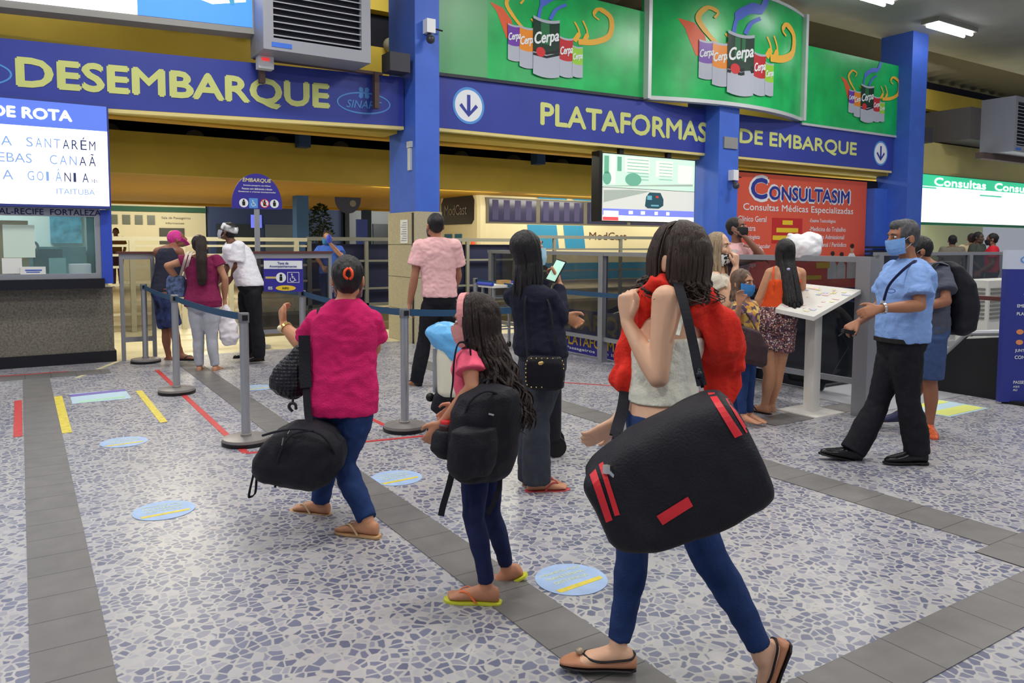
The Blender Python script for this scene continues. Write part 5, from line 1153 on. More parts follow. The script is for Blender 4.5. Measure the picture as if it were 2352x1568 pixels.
MB().ell(wl-dl*.02+(-HR*.75-HF*.6)*.034, .017, .017, .017, 14, 8).build('watch_dial', mat('dial', (236, 226, 190), .2), o, smooth=True)
SNDL = mat('sandal_tan', (196, 156, 112), .6); SND2 = mat('sandal_strap_gold', (206, 178, 140), .5)
sandal(R1, J['anl'], tl, SNDL, SND2, .93, side=-1); sandal(R1, J['anr'], tl, SNDL, SND2, .93)
# quilted handbag hanging from the forearm
def quilt(name, rgb):
    m = mat(name, rgb, .4); nt = m.node_tree; tc = nt.nodes.new('ShaderNodeTexCoord'); v = nt.nodes.new('ShaderNodeTexVoronoi'); v.inputs['Scale'].default_value = 55; v.inputs['Randomness'].default_value = .1
    nt.links.new(tc.outputs['Object'], v.inputs['Vector']); b = nt.nodes.new('ShaderNodeBump'); b.inputs['Strength'].default_value = .8; b.inputs['Distance'].default_value = .01; b.invert = True; nt.links.new(v.outputs['Distance'], b.inputs['Height']); nt.links.new(b.outputs[0], nt.nodes['Principled BSDF'].inputs['Normal']); return m
DB = 4.0; Q = lambda x, y, d=0: PD(x, y, DB+d)
t = thing('handbag', 'black quilted shoulder bag hanging at the elbow of the woman in pink', 'bag', Q(665, 915))
mb = MB(); k = 1/434
for i in range(1):
    mb.rings([sring(Q(690, 792, .02), HR*.02, HF*.03, 18), sring(Q(684, 812, .02), HR*.05, HF*.05, 18), sring(Q(672, 838, .02), HR*.085, HF*.07, 18), sring(Q(664, 868, .02), HR*.102, HF*.08, 18), sring(Q(663, 888, .02), HR*.100, HF*.08, 18), sring(Q(668, 905, .02), HR*.07, HF*.065, 18), sring(Q(674, 914, .02), HR*.03, HF*.04, 18)])
blob(mb, .009, 2, .006, 16, 4).build('pouch', quilt('quilted_black', (24, 26, 34)), t, smooth=True)
strap(t, [Q(690, 800), Q(698, 775, .02), Q(706, 760, .10), Q(712, 785, .12), Q(704, 812, .05)], .025, BAGB, 'handle')
# duffel of the woman in pink
t = thing('duffel_bag', 'black duffel bag swinging from the arm of the woman in pink', 'bag', PD(685, 1128, 3.85))
Q = lambda x, y, d=0: PD(x, y, 3.85+d)
prof = [(600, 1012, .05, .055), (612, 985, .10, .10), (640, 985, .145, .14), (680, 1010, .165, .16), (725, 1045, .15, .16), (760, 1068, .125, .15), (776, 1080, .08, .12), (782, 1085, .03, .06)]
mb = MB(); axd = (Q(760, 1070)-Q(620, 985)).normalized(); upd = (ZZ-axd*ZZ.dot(axd)).normalized(); sd = axd.cross(upd)
mb.rings([sring(Q(598, 1035), upd*.06, sd*.07, 24, .75), sring(Q(612, 1032), upd*.13, sd*.12, 24, .75), sring(Q(640, 1032), upd*.178, sd*.15, 24, .75), sring(Q(680, 1038), upd*.195, sd*.16, 24, .75), sring(Q(725, 1052), upd*.180, sd*.16, 24, .75), sring(Q(757, 1066), upd*.145, sd*.14, 24, .75), sring(Q(775, 1076), upd*.09, sd*.10, 24, .75), sring(Q(780, 1080), upd*.05, sd*.06, 24, .75)])
blob(mb, .010, 3, .008, 9, 5).build('bag_body', BAGB, t, smooth=True)
ang = lambda y, x: Q(x, y, -.155)
mb = MB(); mb.tube(catmull([Q(603, 1000, -.06), Q(640, 990, -.14), Q(690, 985, -.16), Q(740, 1000, -.14), Q(770, 1040, -.11)], 6), .006, 6); mb.tube(catmull([Q(632, 1118, -.10), Q(640, 1050, -.165), Q(668, 1000, -.165), Q(720, 988, -.155)], 6), .006, 6); mb.build('zip_piping', WEB, t)
mb = MB(); mb.tube([Q(651, 1005, -.165), Q(648, 1022, -.168)], .007, 6, flat=.5); mb.tube([Q(666, 988, -.16), Q(661, 996, -.165)], .006, 6, flat=.5); mb.build('zip_pull', mat('silver', (210, 210, 214), .2, metal=.9), t)
strap(t, catmull([Q(590, 1050, -.02), Q(582, 1090, -.03), Q(574, 1125, -.03), Q(573, 1140, -.02), Q(586, 1132, -.01), Q(590, 1095, .0), Q(598, 1065, .0)], 3), .022, WEB, 'loose_strap', side=HF)
mb = MB(); mb.tube(catmull([Q(672, 945, .0), Q(664, 935, 0), Q(668, 926, 0), Q(678, 928, 0), Q(680, 940, 0)], 4), .008, 6); mb.tube([Q(672, 926, 0), Q(673, 914, .0)], .006, 6); mb.build('ring_clip', mat('clip_black', (30, 30, 34), .3), t)
strap(t, [Q(720, 990, -.02), Q(709, 960, .02), Q(704, 900, .06), Q(701, 830, .10), Q(699, 790, .12)], .038, WEB, 'shoulder_strap'); strap(t, [Q(703, 890, .055), Q(700, 830, .085), Q(699, 770, .095)], .06, BAGB, 'strap_pad')
strap(R1, [J['shl']+ZZ*.078+HR*.055+HF*.03, J['shl']+ZZ*.072+HR*.05-HF*.055, J['shl']+HR*.075+ZZ*.01-HF*.098, J['shl']+HR*.095-ZZ*.06-HF*.118], .034, WEB, 'bag_strap', th=.004)
strap(R1, [J['shl']+ZZ*.07+HR*.02+HF*.03, J['shl']+ZZ*.062+HR*.02-HF*.055, J['shl']+HR*.045-ZZ*.01-HF*.098, J['shl']+HR*.075-ZZ*.07-HF*.118], .022, WEB, 'bag_strap', th=.004)
# ---------------------------------------------------------------- girl with backpack
D = 3.25; P = lambda x, y, d=0: PD(x, y, D+d)
wg = scale_w(W_F, .72, .80); wg = [(t, a, b, sh*.6) for t, a, b, sh in wg]
R2, J = person('girl with long curly hair, pink shirt and big black backpack', D, dict(psi=-48, psiH=-74, nod=6, s=.80, shw=.15, J=dict(
    pel=(1108, 1010, .02), nb=(1098, 790, .02), head=(1092, 738), shl=(1078, 830, -.10), ell=(1085, 890, -.16), wrl=(1020, 968, -.12), shr=(1125, 828, .12), elr=(1120, 890, .2), wrr=(1060, 930, .22),
    hil=(1092, 1035, -.04), hir=(1124, 1035, .06), knl=(1088, 1190, -.10), anl=(1118, 1345, -.10), knr=(1125, 1180, .08), anr=(1165, 1302, .13))))
tl = (-HR+HF*.15).normalized(); upr = (ZZ*.86-HR*.5).normalized()
TANG = (190, 132, 102)
body(R2, J, TANG, wg, ear=False, voxel=.006, hs=1.15, arm_r=.92, leg_r=.82, hands=dict(l=dict(d=-HR*.6-ZZ*.8, n=-HF, curl=(.3, .4, .3)), r=dict(n=HF)), feet=dict(l=dict(t=tl, s=.88), r=dict(t=tl, up=upr, s=.85)))
PK2 = cloth('coral_pink_shirt', (250, 104, 134), .2, 120)
shirt(R2, J, PK2, wg, infl=.010, sleeve=.42, hem=.0, sl_r=1.25, voxel=.008, amp=.003, seed=4, top=9, arm_r=.95)
trousers(R2, J, JEAN2, wg, infl=.008, leg=.80, end=.93, flare=1.0, voxel=.008, amp=.004, ends=dict(l=.94, r=.94))
hs = .92
hair_cap(J['head'], J['hf'], J['hr'], J['hu'], hs, R2, HDK, k=1.05)
mb = MB(); locks(mb, J['head'], J['hf'], J['hr'], J['hu'], hs, .40, 230, -1.72, 1.9, wave=.022, wl=17, spread=.075, thick=.0105, seed=2, rows=4, lean=HR*.075-HF*.03)
locks(mb, J['head'], J['hf'], J['hr'], J['hu'], hs, .34, 60, -1.8, 1.8, wave=.01, wl=8, spread=.04, thick=.018, seed=12, rows=2, lean=HR*.07-HF*.02)
mb.build('curly_hair', HDK, R2, smooth=True)
hC, hf_, hr_, hu_ = J['head'], J['hf'], J['hr'], J['hu']
mb = MB(); rs = []
for i in range(17):
    a = -2.0+4.0*i/16; dd = (hr_*math.sin(a)*.088+hu_*(.036+math.cos(a)*.098))*hs*1.03; ax_ = hf_*.014
    n_ = dd.normalized(); rs.append([hC+hf_*.040*hs+dd+ax_, hC+hf_*.040*hs+dd-ax_, hC+hf_*.040*hs+dd*.93-ax_, hC+hf_*.040*hs+dd*.93+ax_])
mb.rings(rs); mb.build('headband', cloth('band_pink', (232, 160, 160), .1), R2)
mask_part(hC, hf_, hr_, hu_, hs, R2, cloth('mask_pink', (214, 150, 146), .2)); face_parts(hC, hf_, hr_, hu_, hs, R2)
ORG = mat('strap_orange', (238, 122, 70), .5); YSO = mat('sole_yellow', (204, 208, 60), .5)
sandal(R2, J['anl'], tl, YSO, ORG, .86, side=-1); sandal(R2, J['anr'], tl, YSO, ORG, .84, up=upr)
# backpack
t = thing('backpack', 'large black backpack on the back of the girl', 'backpack', PD(1115, 1105, 3.12))
Q = lambda x, y, d=0: PD(x, y, 3.1+d); bf, br = frame(-40)
mb = MB()
sec = [(1105, 1098, .10, .07), (1105, 1085, .135, .095), (1108, 1040, .15, .11), (1113, 990, .152, .115), (1118, 940, .145, .11), (1124, 905, .12, .10), (1126, 888, .085, .08), (1127, 880, .04, .04)]
mb.rings([sring(Q(x, y), br*a, bf*b, 24, .7) for x, y, a, b in sec])
blob(mb, .009, 3, .006, 9, 6).build('pack_body', BAGB, t, smooth=True)
mb = MB(); mb.rings([sring(Q(1085, 1092, -.12), br*.08, bf*.04, 20, .7), sring(Q(1085, 1070, -.12), br*.105, bf*.06, 20, .7), sring(Q(1088, 1020, -.13), br*.105, bf*.065, 20, .7), sring(Q(1090, 985, -.13), br*.10, bf*.05, 20, .7), sring(Q(1092, 975, -.12), br*.08, bf*.02, 20, .7)])
blob(mb, .008, 2, .005, 11, 7).build('front_pocket', BAGB, t, smooth=True)
mb = MB(); mb.rings([sring(Q(1030, 1050, .0), br*.04, bf*.045, 16), sring(Q(1022, 1030, .0), br*.06, bf*.055, 16), sring(Q(1022, 1000, .0), br*.05, bf*.055, 16), sring(Q(1026, 985, .0), br*.045, bf*.045, 16)])
blob(mb, .007, 2, .004, 14, 8).build('side_pocket', BAGB, t, smooth=True)
mb = MB(); mb.tube(catmull([Q(1062, 1000, -.10), Q(1075, 930, -.12), Q(1120, 898, -.12), Q(1165, 925, -.02), Q(1180, 990, .04)], 6), .005, 6); mb.build('zip_piping', WEB, t)
MB().tube([Q(1122, 950, -.145), Q(1134, 953, -.14)], .004, 6).build('pale_logo', mat('silver', (210, 210, 214), .2, metal=.9), t)
strap(t, [Q(1040, 1080, .0), Q(1030, 1120, -.02), Q(1018, 1160, -.03), Q(1013, 1184, -.03)], .026, WEB, 'loose_strap'); strap(t, [Q(1150, 1080, .02), Q(1146, 1120, .02), Q(1136, 1150, .02), Q(1120, 1180, .02)], .02, WEB, 'loose_strap'); strap(t, [Q(1095, 885, .0), Q(1108, 872, .01), Q(1140, 872, .03), Q(1155, 888, .05)], .03, WEB, 'top_handle')
strap(R2, [PD(1090, 900, 3.2), PD(1078, 812, 3.10)+ZZ*.05, PD(1070, 785, 3.14), PD(1052, 790, 3.14), PD(1043, 830, 3.14), PD(1040, 880, 3.14), PD(1036, 920, 3.14), PD(1050, 960, 3.14)], .03, WEB, 'backpack_strap', side=HF)
t = thing('water_bottle', 'red capped bottle in the side pocket of the black backpack', 'bottle', Q(1026, 1010, -.02))
MB().lathe(Q(1026, 1035, .0), [(.004, 0), (.030, .002), (.031, .10), (.028, .115)], 20).build('flask', mat('bottle_dark', (60, 30, 34), .4), t, smooth=True); MB().lathe(Q(1026, 992, .0), [(.027, 0), (.027, .042), (.024, .048), (.004, .05)], 20).build('red_cap', mat('bottle_red', (206, 40, 44), .4), t, smooth=True, auto=40)
# ---------------------------------------------------------------- woman with red garment and large duffel
D = 2.60; P = lambda x, y, d=0: PD(x, y, D+d)
R3, J = person('woman in white crop top and jeans with a red jacket over her shoulders', D, dict(psi=-46, psiH=-38, psih=-55, nod=-4, s=.93, shw=.16, bend=.02, J=dict(
    pel=(1520, 985, .02), nb=(1568, 698, .06), head=(1558, 596, .05), shl=(1530, 688, -.06), ell=(1512, 868, -.12), wrl=(1441, 742, .02), shr=(1620, 712, .18), elr=(1505, 870, .30), wrr=(1412, 970, .30),
    hil=(1535, 1015, -.05), hir=(1497, 1010, .08), knl=(1628, 1278, -.06), anl=(1752, 1500, -.08), knr=(1452, 1250, .08), anr=(1418, 1486, .02))))
FAIR = (222, 176, 146)
wy = [(-.16, .10, .08, -.01), (-.05, .160, .105, -.015), (.10, .165, .115, -.02), (.24, .135, .10, 0), (.38, .120, .092, .005), (.60, .130, .098, .01), (.75, .14, .102, .012), (.88, .145, .085, .0), (.96, .10, .062, -.01), (1.02, .052, .05, -.01)]
tf = (-HR*.96+HF*.1); upb = (ZZ*.35-HR*.94).normalized()
body(R3, J, FAIR, wy, clothed=False, voxel=.006, hs=1.05, arm_r=.93, leg_r=.95, hands=dict(l=dict(d=(ZZ*.95-HR*.05+HF*.1), n=(-HR*.75-HF*.6), curl=(.75, 1.0, .6), thumb=-.5), r=dict(d=(-HR*.75-ZZ*.55), n=(-HF*.7-ZZ*.3+HR*.1), curl=(.25, .35, .25), side=-1)), feet=dict(r=dict(t=tf, s=.95), l=dict(t=(-HR*.35-ZZ*.93), up=upb, s=.95)), shoes=True)
# crop top
TOPM = cloth('white_top', (226, 226, 212), .5, 40, na=.04)
nt = TOPM.node_tree
def croptop():
    mb = MB(); rr = torso_rings(J, wy, .012); ts = [q[0] for q in wy]; sec = []
    for t_ in (.235, .25, .38, .52, .62, .70, .735, .745):
        for i in range(len(ts)-1):
            if ts[i] <= t_ < ts[i+1]:
                q = (t_-ts[i])/(ts[i+1]-ts[i]); c, a, b = [rr[i][j].lerp(rr[i+1][j], q) for j in range(3)]; sec.append(sring(c, a, b, 26)); break
    mb.rings(sec); b_ = blob(mb, .007, 2, .004, 10, 9, zs=2.2); b_.build('crop_top', TOPM, R3, smooth=True)
croptop()
trousers(R3, J, JEAN, wy, infl=.008, waist=.155, leg=.95, end=.9, flare=.95, voxel=.008, amp=.004, ends=dict(l=.93, r=.93))
strap(R3, [P(1556, 770, -.135), P(1568, 725, -.10), P(1578, 685, -.04), P(1582, 668, .02)], .012, TOPM, 'thin_strap')
hs = .98
hair_cap(J['head'], J['hf'], J['hr'], J['hu'], hs, R3, HBRN, k=1.06)
mb = MB(); locks(mb, J['head'], J['hf'], J['hr'], J['hu'], hs, .085, 300, -1.22, 2.1, wave=.014, wl=9, spread=.014, thick=.0085, seed=3, rows=5, taper=.15, lean=HF*.02)
locks(mb, J['head'], J['hf'], J['hr'], J['hu'], hs, .07, 70, -1.2, 2.0, wave=.010, wl=5, spread=.02, thick=.016, seed=33, rows=2, lean=HF*.02)
locks(mb, J['head'], J['hf'], J['hr'], J['hu'], hs, .07, 110, -2.8, -1.75, wave=.024, wl=12, spread=.045, thick=.007, seed=5, rows=4, taper=.2)
locks(mb, J['head'], J['hf'], J['hr'], J['hu'], hs*1.02, .08, 40, -2.6, 2.1, wave=.03, wl=10, spread=.06, thick=.0035, seed=55, rows=4, taper=.3)
mb.build('long_hair', HBRN, R3, smooth=True)
FLT = mat('flat_tan', (190, 132, 100), .45); FLB = mat('flat_trim', (26, 22, 26), .5)
def ballet(A, t, up):
    t = Vector(t).normalized(); up = Vector(up).normalized(); t = (t-up*t.dot(up)).normalized(); x = t.cross(up); B = A-up*.075*.95; s = .95
    mb = MB(); n = 20; rs = []; rim = []
    prof = [(-.072, .018, .045), (-.06, .033, .052), (-.02, .037, .046), (.03, .038, .040), (.08, .043, .036), (.11, .047, .036), (.14, .048, .040), (.17, .044, .034), (.2, .03, .022), (.215, .012, .012)]
    for p, w, h in prof:
        ring = []
        for j in range(n):
            a = -PI*.5+2*PI*j/n; ring.append(B+t*p*s+x*w*s*math.cos(a)*1.0+up*(h*.5+h*.5*math.sin(a))*s)
        rs.append(ring)
    mb.rings(rs); o = blob(mb, .005, 1).build('flat_shoe', FLT, R3, smooth=True)
    mb = MB(); mb.tube(catmull([B+t*-.066*s+up*.052*s]+[B+t*p*s+x*w*s+up*h*s for p, w, h in ((-.05, .034, .05), (.0, .040, .043), (.06, .042, .037), (.10, .034, .040))]+[B+t*.125*s+up*.045*s]+[B+t*p*s-x*w*s+up*h*s for p, w, h in ((.10, .034, .040), (.06, .042, .037), (.0, .040, .043), (-.05, .034, .05))]+[B+t*-.066*s+up*.052*s], 3), .0042, 6); mb.build('dark_trim', FLB, o)
    mb = MB(); mb.ell(B+t*.14*s+up*.052*s, .015, .015, .012, 12, 8); mb.build('rosette', mat('rosette', (168, 150, 130), .4, metal=.3), o, smooth=True)
    mb = MB(); mb.rings([sring(B+t*p*s-up*.001, x*w*s, up*.006, 12, .6) for p, w in ((-.07, .02), (-.05, .036), (.03, .036), (.11, .048), (.16, .044), (.2, .028), (.214, .012))]); mb.build('sole', FLB, o)
ballet(J['anr'], tf, ZZ); ballet(J['anl'], (-HR*.35-ZZ*.93), upb)
# the red jacket thrown over the shoulders
RED = cloth('red_jacket', (226, 52, 40), .35, 60, na=.1, ns=8)
t = thing('red_jacket', 'bright red jacket draped over the shoulders of the duffel woman', 'jacket', PD(1560, 900, 2.6)); t.location.z = .9
mb = MB()
def sheet(pts, mb=mb):   # (x, y, depth, half width px direction, thickness)
    rs = []
    for i, (x, y, d, wx, wy_, th) in enumerate(pts):
        c = P(x, y, d); a = (P(x+wx, y+wy_, d)-c); rs.append(sring(c, a, HF*th, 18, .8))
    mb.rings(rs)
# front bundle held by the raised hand
sheet([(1500, 690, .04, 30, 20, .05), (1490, 740, .07, 36, 10, .05), (1490, 800, .09, 34, 4, .05), (1480, 850, .10, 30, 4, .05)])
sheet([(1528, 650, -.01, 30, 14, .05), (1505, 672, .04, 36, 14, .05), (1490, 706, .08, 36, 10, .055), (1472, 750, .10, 36, 4, .055), (1456, 800, .10, 38, 0, .055), (1446, 850, .08, 40, 2, .06), (1440, 880, .08, 36, 8, .055), (1446, 905, .08, 22, 10, .04)])
# over the shoulders and down the back
sheet([(1515, 652, .0, 6, 26, .05), (1545, 648, .04, 6, 26, .055), (1580, 658, .03, -6, 30, .06), (1612, 695, .0, -26, 26, .055), (1640, 745, .02, -36, 22, .055), (1660, 792, .06, -44, 22, .06), (1668, 826, .12, -42, 14, .06), (1672, 848, .12, -30, 8, .05)])
sheet([(1640, 760, .14, 40, 0, .05), (1652, 830, .15, 42, 0, .06), (1655, 880, .16, 38, 0, .06), (1656, 915, .16, 34, 0, .05), (1660, 945, .16, 22, 0, .035)])
b = blob(mb, .008, 2, .032, 12, 11, zs=.38); b.build('jacket_cloth', RED, t, smooth=True)
# the duffel
t = thing('duffel_bag', 'large black duffel bag with red stripes on the shoulder of the jacket woman', 'bag', PD(1560, 1255, 2.36))
Q = lambda x, y, d=0: PD(x, y, 2.28+d)
a0, a1 = Q(1392, 1146, .03), Q(1692, 1008, -.03); ax_ = (a1-a0).normalized(); L_ = (a1-a0).length; up_ = (ZZ-ax_*ZZ.dot(ax_)).normalized(); sd_ = ax_.cross(up_)
def bagring(s, ku, ks, e=.5, n=36): 
    c = a0+ax_*L_*s-up_*.02; return sring(c, up_*.177*ku, sd_*.155*ks, n, e)
mb = MB(); mb.rings([bagring(s, k, k2) for s, k, k2 in ((-.085, .38, .4), (-.075, .55, .6), (-.04, .70, .85), (.03, .80, .95), (.2, .93, 1), (.5, 1.03, 1.02), (.75, 1.04, 1), (.95, 1.0, .95), (1.04, .93, .88), (1.075, .75, .7), (1.085, .5, .5))])
bag = blob(mb, .010, 3, .008, 6, 13); bag.build('bag_body', BAGB, t, smooth=True)
RST = mat('stripe_red', (214, 40, 52), .5)
from mathutils.bvhtree import BVHTree
bv = BVHTree.FromPolygons(bag.v, bag.f)
def onbag(x, y, lift=.004):
    d = (ray(x, y)).normalized(); h = bv.ray_cast(CAMP, d)
    return (h[0]-d*lift) if h[0] is not None else None
def patch(mb, quad, n=10, m=6):
    """a band sewn on the bag, following its surface"""
    A, B, C, Dd = [Vector((*q, 0)) for q in quad]; g = []
    for i in range(n+1):
        for j in range(m+1):
            p = (A.lerp(B, i/n)).lerp(Dd.lerp(C, i/n), j/m); q = onbag(p.x, p.y); g.append(q)
    for i in range(n):
        for j in range(m):
            ids = [i*(m+1)+j, (i+1)*(m+1)+j, (i+1)*(m+1)+j+1, i*(m+1)+j+1]
            if all(g[k] is not None for k in ids): mb.add([g[k] for k in ids], [(0, 1, 2, 3)])
mb = MB(); patch(mb, [(1618, 890), (1688, 1006), (1706, 998), (1634, 890)]); patch(mb, [(1654, 894), (1714, 994), (1735, 984), (1676, 898)]); mb.build('red_stripe', RST, t)
mb = MB(); patch(mb, [(1354, 1090), (1392, 1200), (1407, 1194), (1368, 1076)]); patch(mb, [(1375, 1066), (1412, 1185), (1424, 1182), (1385, 1060)]); mb.build('red_stripe', RST, t)
mb = MB(); patch(mb, [(1508, 1185), (1580, 1140), (1592, 1162), (1522, 1206)]); mb.build('red_label', RST, t)
for (x, y, d, e) in ((1552, 658, -.06, 0),):
    strap(t, [P(1530, 655, .06), P(1552, 648, -.03), P(1562, 668, -.10), P(1576, 720, -.165), P(1592, 790, -.20), P(1603, 845, -.23), P(1612, 885, -.25)], .030, WEB, 'shoulder_strap')
mb = MB(); mb.tube([P(1604, 846, -.235), P(1606, 862, -.24), P(1614, 890, -.25)], .006, 6); mb.ell(P(1607, 862, -.24), .014, .010, .014, 10, 6); mb.build('strap_hook', mat('hook_dark', (36, 38, 50), .3, metal=.4), t, smooth=True)
strap(t, [P(1436, 900, .02), P(1430, 940, -.04), P(1420, 975, -.10), P(1414, 1000, -.15)], .04, WEB, 'front_strap'); strap(t, [P(1416, 990, -.14), P(1410, 1020, -.19), P(1408, 1045, -.22)], .02, WEB, 'front_strap_end')
mb = MB(); mb.tube(catmull([P(1408, 1005, -.17), P(1404, 1022, -.18), P(1412, 1028, -.18), P(1418, 1014, -.17), P(1408, 1005, -.17)], 3), .004, 6); mb.build('buckle', mat('hook_dark', (36, 38, 50), .3, metal=.4), t)
q = onbag(1393, 1078, .012)
mb = MB(); mb.tube([q, q-ZZ*.02+HR*.02], .008, 6); mb.tube([q+ZZ*.012, q-ZZ*.01], .012, 6); mb.build('zip_pull', mat('silver', (210, 210, 214), .2, metal=.9), t)
BLT = mat('belt_leather', (24, 22, 22), .5); SHB = mat('shoe_black', (18, 18, 22), .25); SOLB = mat('sole_black', (16, 16, 18), .6)
TRB = cloth('trousers_black', (29, 30, 36), .2, 90, na=.1)
def simple_legs(J, **k): pass
# ---------------------------------------------------------------- woman in black with phone
D = 4.72; P = lambda x, y, d=0: PD(x, y, D+d)
wb = scale_w(W_F, .98, 1.1)
R4, J = person('woman in black top with long black hair looking at her phone', D, dict(psi=48, psiH=58, nod=-14, s=.99, shw=.165, J=dict(
    pel=(1248, 808, .0), nb=(1218, 652, 0), head=(1214, 574), shr=(1262, 686, -.08), elr=(1288, 730, -.06), wrr=(1284, 655, .10), shl=(1180, 682, .10), ell=(1262, 742, .26), wrl=(1296, 722, .30),
    hil=(1228, 835, .05), hir=(1262, 835, -.04), knl=(1226, 960, .03), anl=(1222, 1088, .05), knr=(1236, 960, -.06), anr=(1233, 1098, -.08))))
tr_ = (HR*.95+HF*.15)
body(R4, J, TAN, wb, ear=False, hands=dict(r=dict(d=(ZZ*.8-HR*.1+HF*.5), n=(HR*.9-HF*.3), curl=(.9, 1.0, .6), side=-1), l=dict(d=(HR*.8-ZZ*.5), n=HF, curl=(.6, .8, .5))), feet=dict(r=dict(t=tr_), l=dict(t=tr_)), arm_r=1.0)
NVY = cloth('black_navy_top', (28, 31, 48), .2, 90)
wt = [(-.22, .185, .13, -.02), (-.05, .18, .13, -.02), (.10, .178, .13, -.02), (.30, .168, .122, 0), (.42, .163, .118, .005), (.60, .165, .12, .01), (.75, .165, .122, .012), (.88, .16, .10, .0), (.96, .12, .075, -.01), (1.02, .065, .062, -.01)]
shirt(R4, J, NVY, wt, infl=.008, sleeve=1.86, hem=-.05, sl_r=1.12, amp=.006, seed=21, top=9)
GRY = cloth('charcoal_jeans', (58, 62, 72), .3, 140, na=.15)
trousers(R4, J, GRY, wb, infl=.008, waist=.02, leg=1.08, flare=1.85, end=1.08, amp=.005, ends=dict(l=1.1, r=1.08))
hs = .98
hair_cap(J['head'], J['hf'], J['hr'], J['hu'], hs, R4, HBLK, k=1.05)
mb = MB(); locks(mb, J['head'], J['hf'], J['hr'], J['hu'], hs, .22, 90, -1.9, 1.9, wave=.004, wl=4, spread=.02, thick=.016, seed=6, rows=2); mb.build('long_hair', HBLK, R4, smooth=True)
mask_part(J['head'], J['hf'], J['hr'], J['hu'], hs, R4, cloth('mask_light_blue', (166, 206, 226), .1)); face_parts(J['head'], J['hf'], J['hr'], J['hu'], hs, R4)
RSD = mat('sandal_red', (176, 62, 66), .5)
for a, s_ in ((J['anr'], 1), (J['anl'], -1)): sandal(R4, a, tr_, RSD, RSD, .98, side=s_)
t = thing('mobile_phone', 'mobile phone with pale green screen held up by the woman in black', 'phone', P(1277, 640, .12))
c = P(1277, 622, .10); u_ = (ZZ*.80+HR*.45+HF*.25).normalized(); r_ = (HR*.75-HF*.6-ZZ*.2); r_ = (r_-u_*r_.dot(u_)).normalized(); n_ = r_.cross(u_)
if n_.dot(HF) > 0: n_ = -n_
MB().obox(c, r_*.037, u_*.078, n_*.004).build('case', BLK, t); MB().obox(c+n_*.0045, r_*.034, u_*.070, n_*.0006).build('screen', mat('phone_glow', (178, 224, 206), .3, emit=.55), t)
t = thing('crossbody_bag', 'small black studded crossbody bag at the hip of the woman in black', 'bag', P(1250, 892, -.2))
Q = lambda x, y, d=0: PD(x, y, 4.50+d); bx = (HR*.95-HF*.3).normalized(); by = bx.cross(ZZ)
rs = []
for z, w, th in ((895, .085, .03), (888, .115, .042), (860, .122, .048), (832, .112, .042), (820, .10, .03), (816, .085, .015)): rs.append(sring(Q(1251, z), bx*w, by*th, 24, .5))
blob(MB().rings(rs), .006, 2, .002, 14, 3).build('bag_body', cloth('bag_leather', (22, 23, 30), .15, 120, rough=.4), t, smooth=True)
mb = MB()
for i in range(26):
    a = 2*PI*i/26; u, v = math.cos(a), math.sin(a); k = .9
    x = 1251+43*max(-1, min(1, 1.25*u)); y = 856+33*max(-1, min(1, 1.25*v)); mb.ell(Q(x, y, -.042), .0045, .0045, .0045, 8, 5)
mb.build('studs', GOLD, t, smooth=True); MB().ell(Q(1243, 834, -.048), .022, .006, .012, 14, 8).build('emblem', GOLD, t, smooth=True)
strap(t, [Q(1290, 828, .02), P(1272, 760, -.20), P(1262, 700, -.17), P(1240, 665, -.08), P(1215, 660, .0)], .012, WEB, 'shoulder_strap'); strap(t, [Q(1212, 828, .03), P(1205, 740, -.14), P(1206, 690, -.13), P(1212, 662, -.06)], .012, WEB, 'shoulder_strap')
t = thing('suitcase', 'dark wheeled suitcase half hidden behind the woman in black', 'suitcase', G(1262, 1046))
c = G(1256, 1040); mb = MB(); mb.rings([sring(c+ZZ*z, HR*(.10+e), HF*(.17+e), 20, .5) for z, e in ((.10, -.02), (.12, 0), (.5, .0), (.53, -.02))]); blob(mb, .012, 1).build('shell', BAGB, t, smooth=True)
for k in (-.1, .1): MB().tube([c+HR*.06+HF*(k-.02)+ZZ*.075, c+HR*.06+HF*(k+.02)+ZZ*.075], .075, 20).build('wheel', BLK, t)
mb = MB(); mb.tube([c+HF*-.08+ZZ*.52, c+HF*-.08+ZZ*.95, c+HF*.08+ZZ*.95, c+HF*.08+ZZ*.52], .009, 6); mb.build('pull_handle', ALU, t)
# ---------------------------------------------------------------- man in pale pink shirt
D = 8.13; P = lambda x, y, d=0: PD(x, y, D+d)
wm = scale_w(W_M, 1.02, 1.06)
R5, J = person('man in pale pink short sleeve shirt and black trousers seen from behind', D, dict(psi=-12, psiH=-28, s=1.06, shw=.175, J=dict(
    pel=(1010, 690, 0), nb=(1003, 548), head=(999, 518), ell=(952, 637, -.02), wrl=(941, 696, .05), elr=(1052, 632, .12), wrr=(1045, 660, .3), shl=(966, 566, 0), shr=(1042, 566, 0),
    knl=(974, 785, .0), anl=(957, 872, .0), knr=(1030, 790, .1), anr=(1030, 868, .12))))
body(R5, J, (176, 122, 96), wm, voxel=.009, hands=dict(l=dict(d=-ZZ, n=-HR, curl=(.4, .5, .3)), r=dict(n=HF)), feet=dict(l=dict(t=-HR*.7+HF*.5), r=dict(t=-HR*.4+HF)), shoes=True)
PPK = cloth('pale_pink_shirt', (236, 186, 188), .3, 30, na=.04)
shirt(R5, J, PPK, wm, infl=.024, sleeve=.62, hem=.06, sl_r=1.25, amp=.008, seed=31, top=9)
trousers(R5, J, TRB, wm, infl=.010, waist=.12, flare=1.45, end=1.05, amp=.005)
hair_cap(J['head'], J['hf'], J['hr'], J['hu'], 1.04, R5, HBLK, k=1.02)
mask_part(J['head'], J['hf'], J['hr'], J['hu'], 1.04, R5, mat('mask_white', (214, 220, 226), .7))
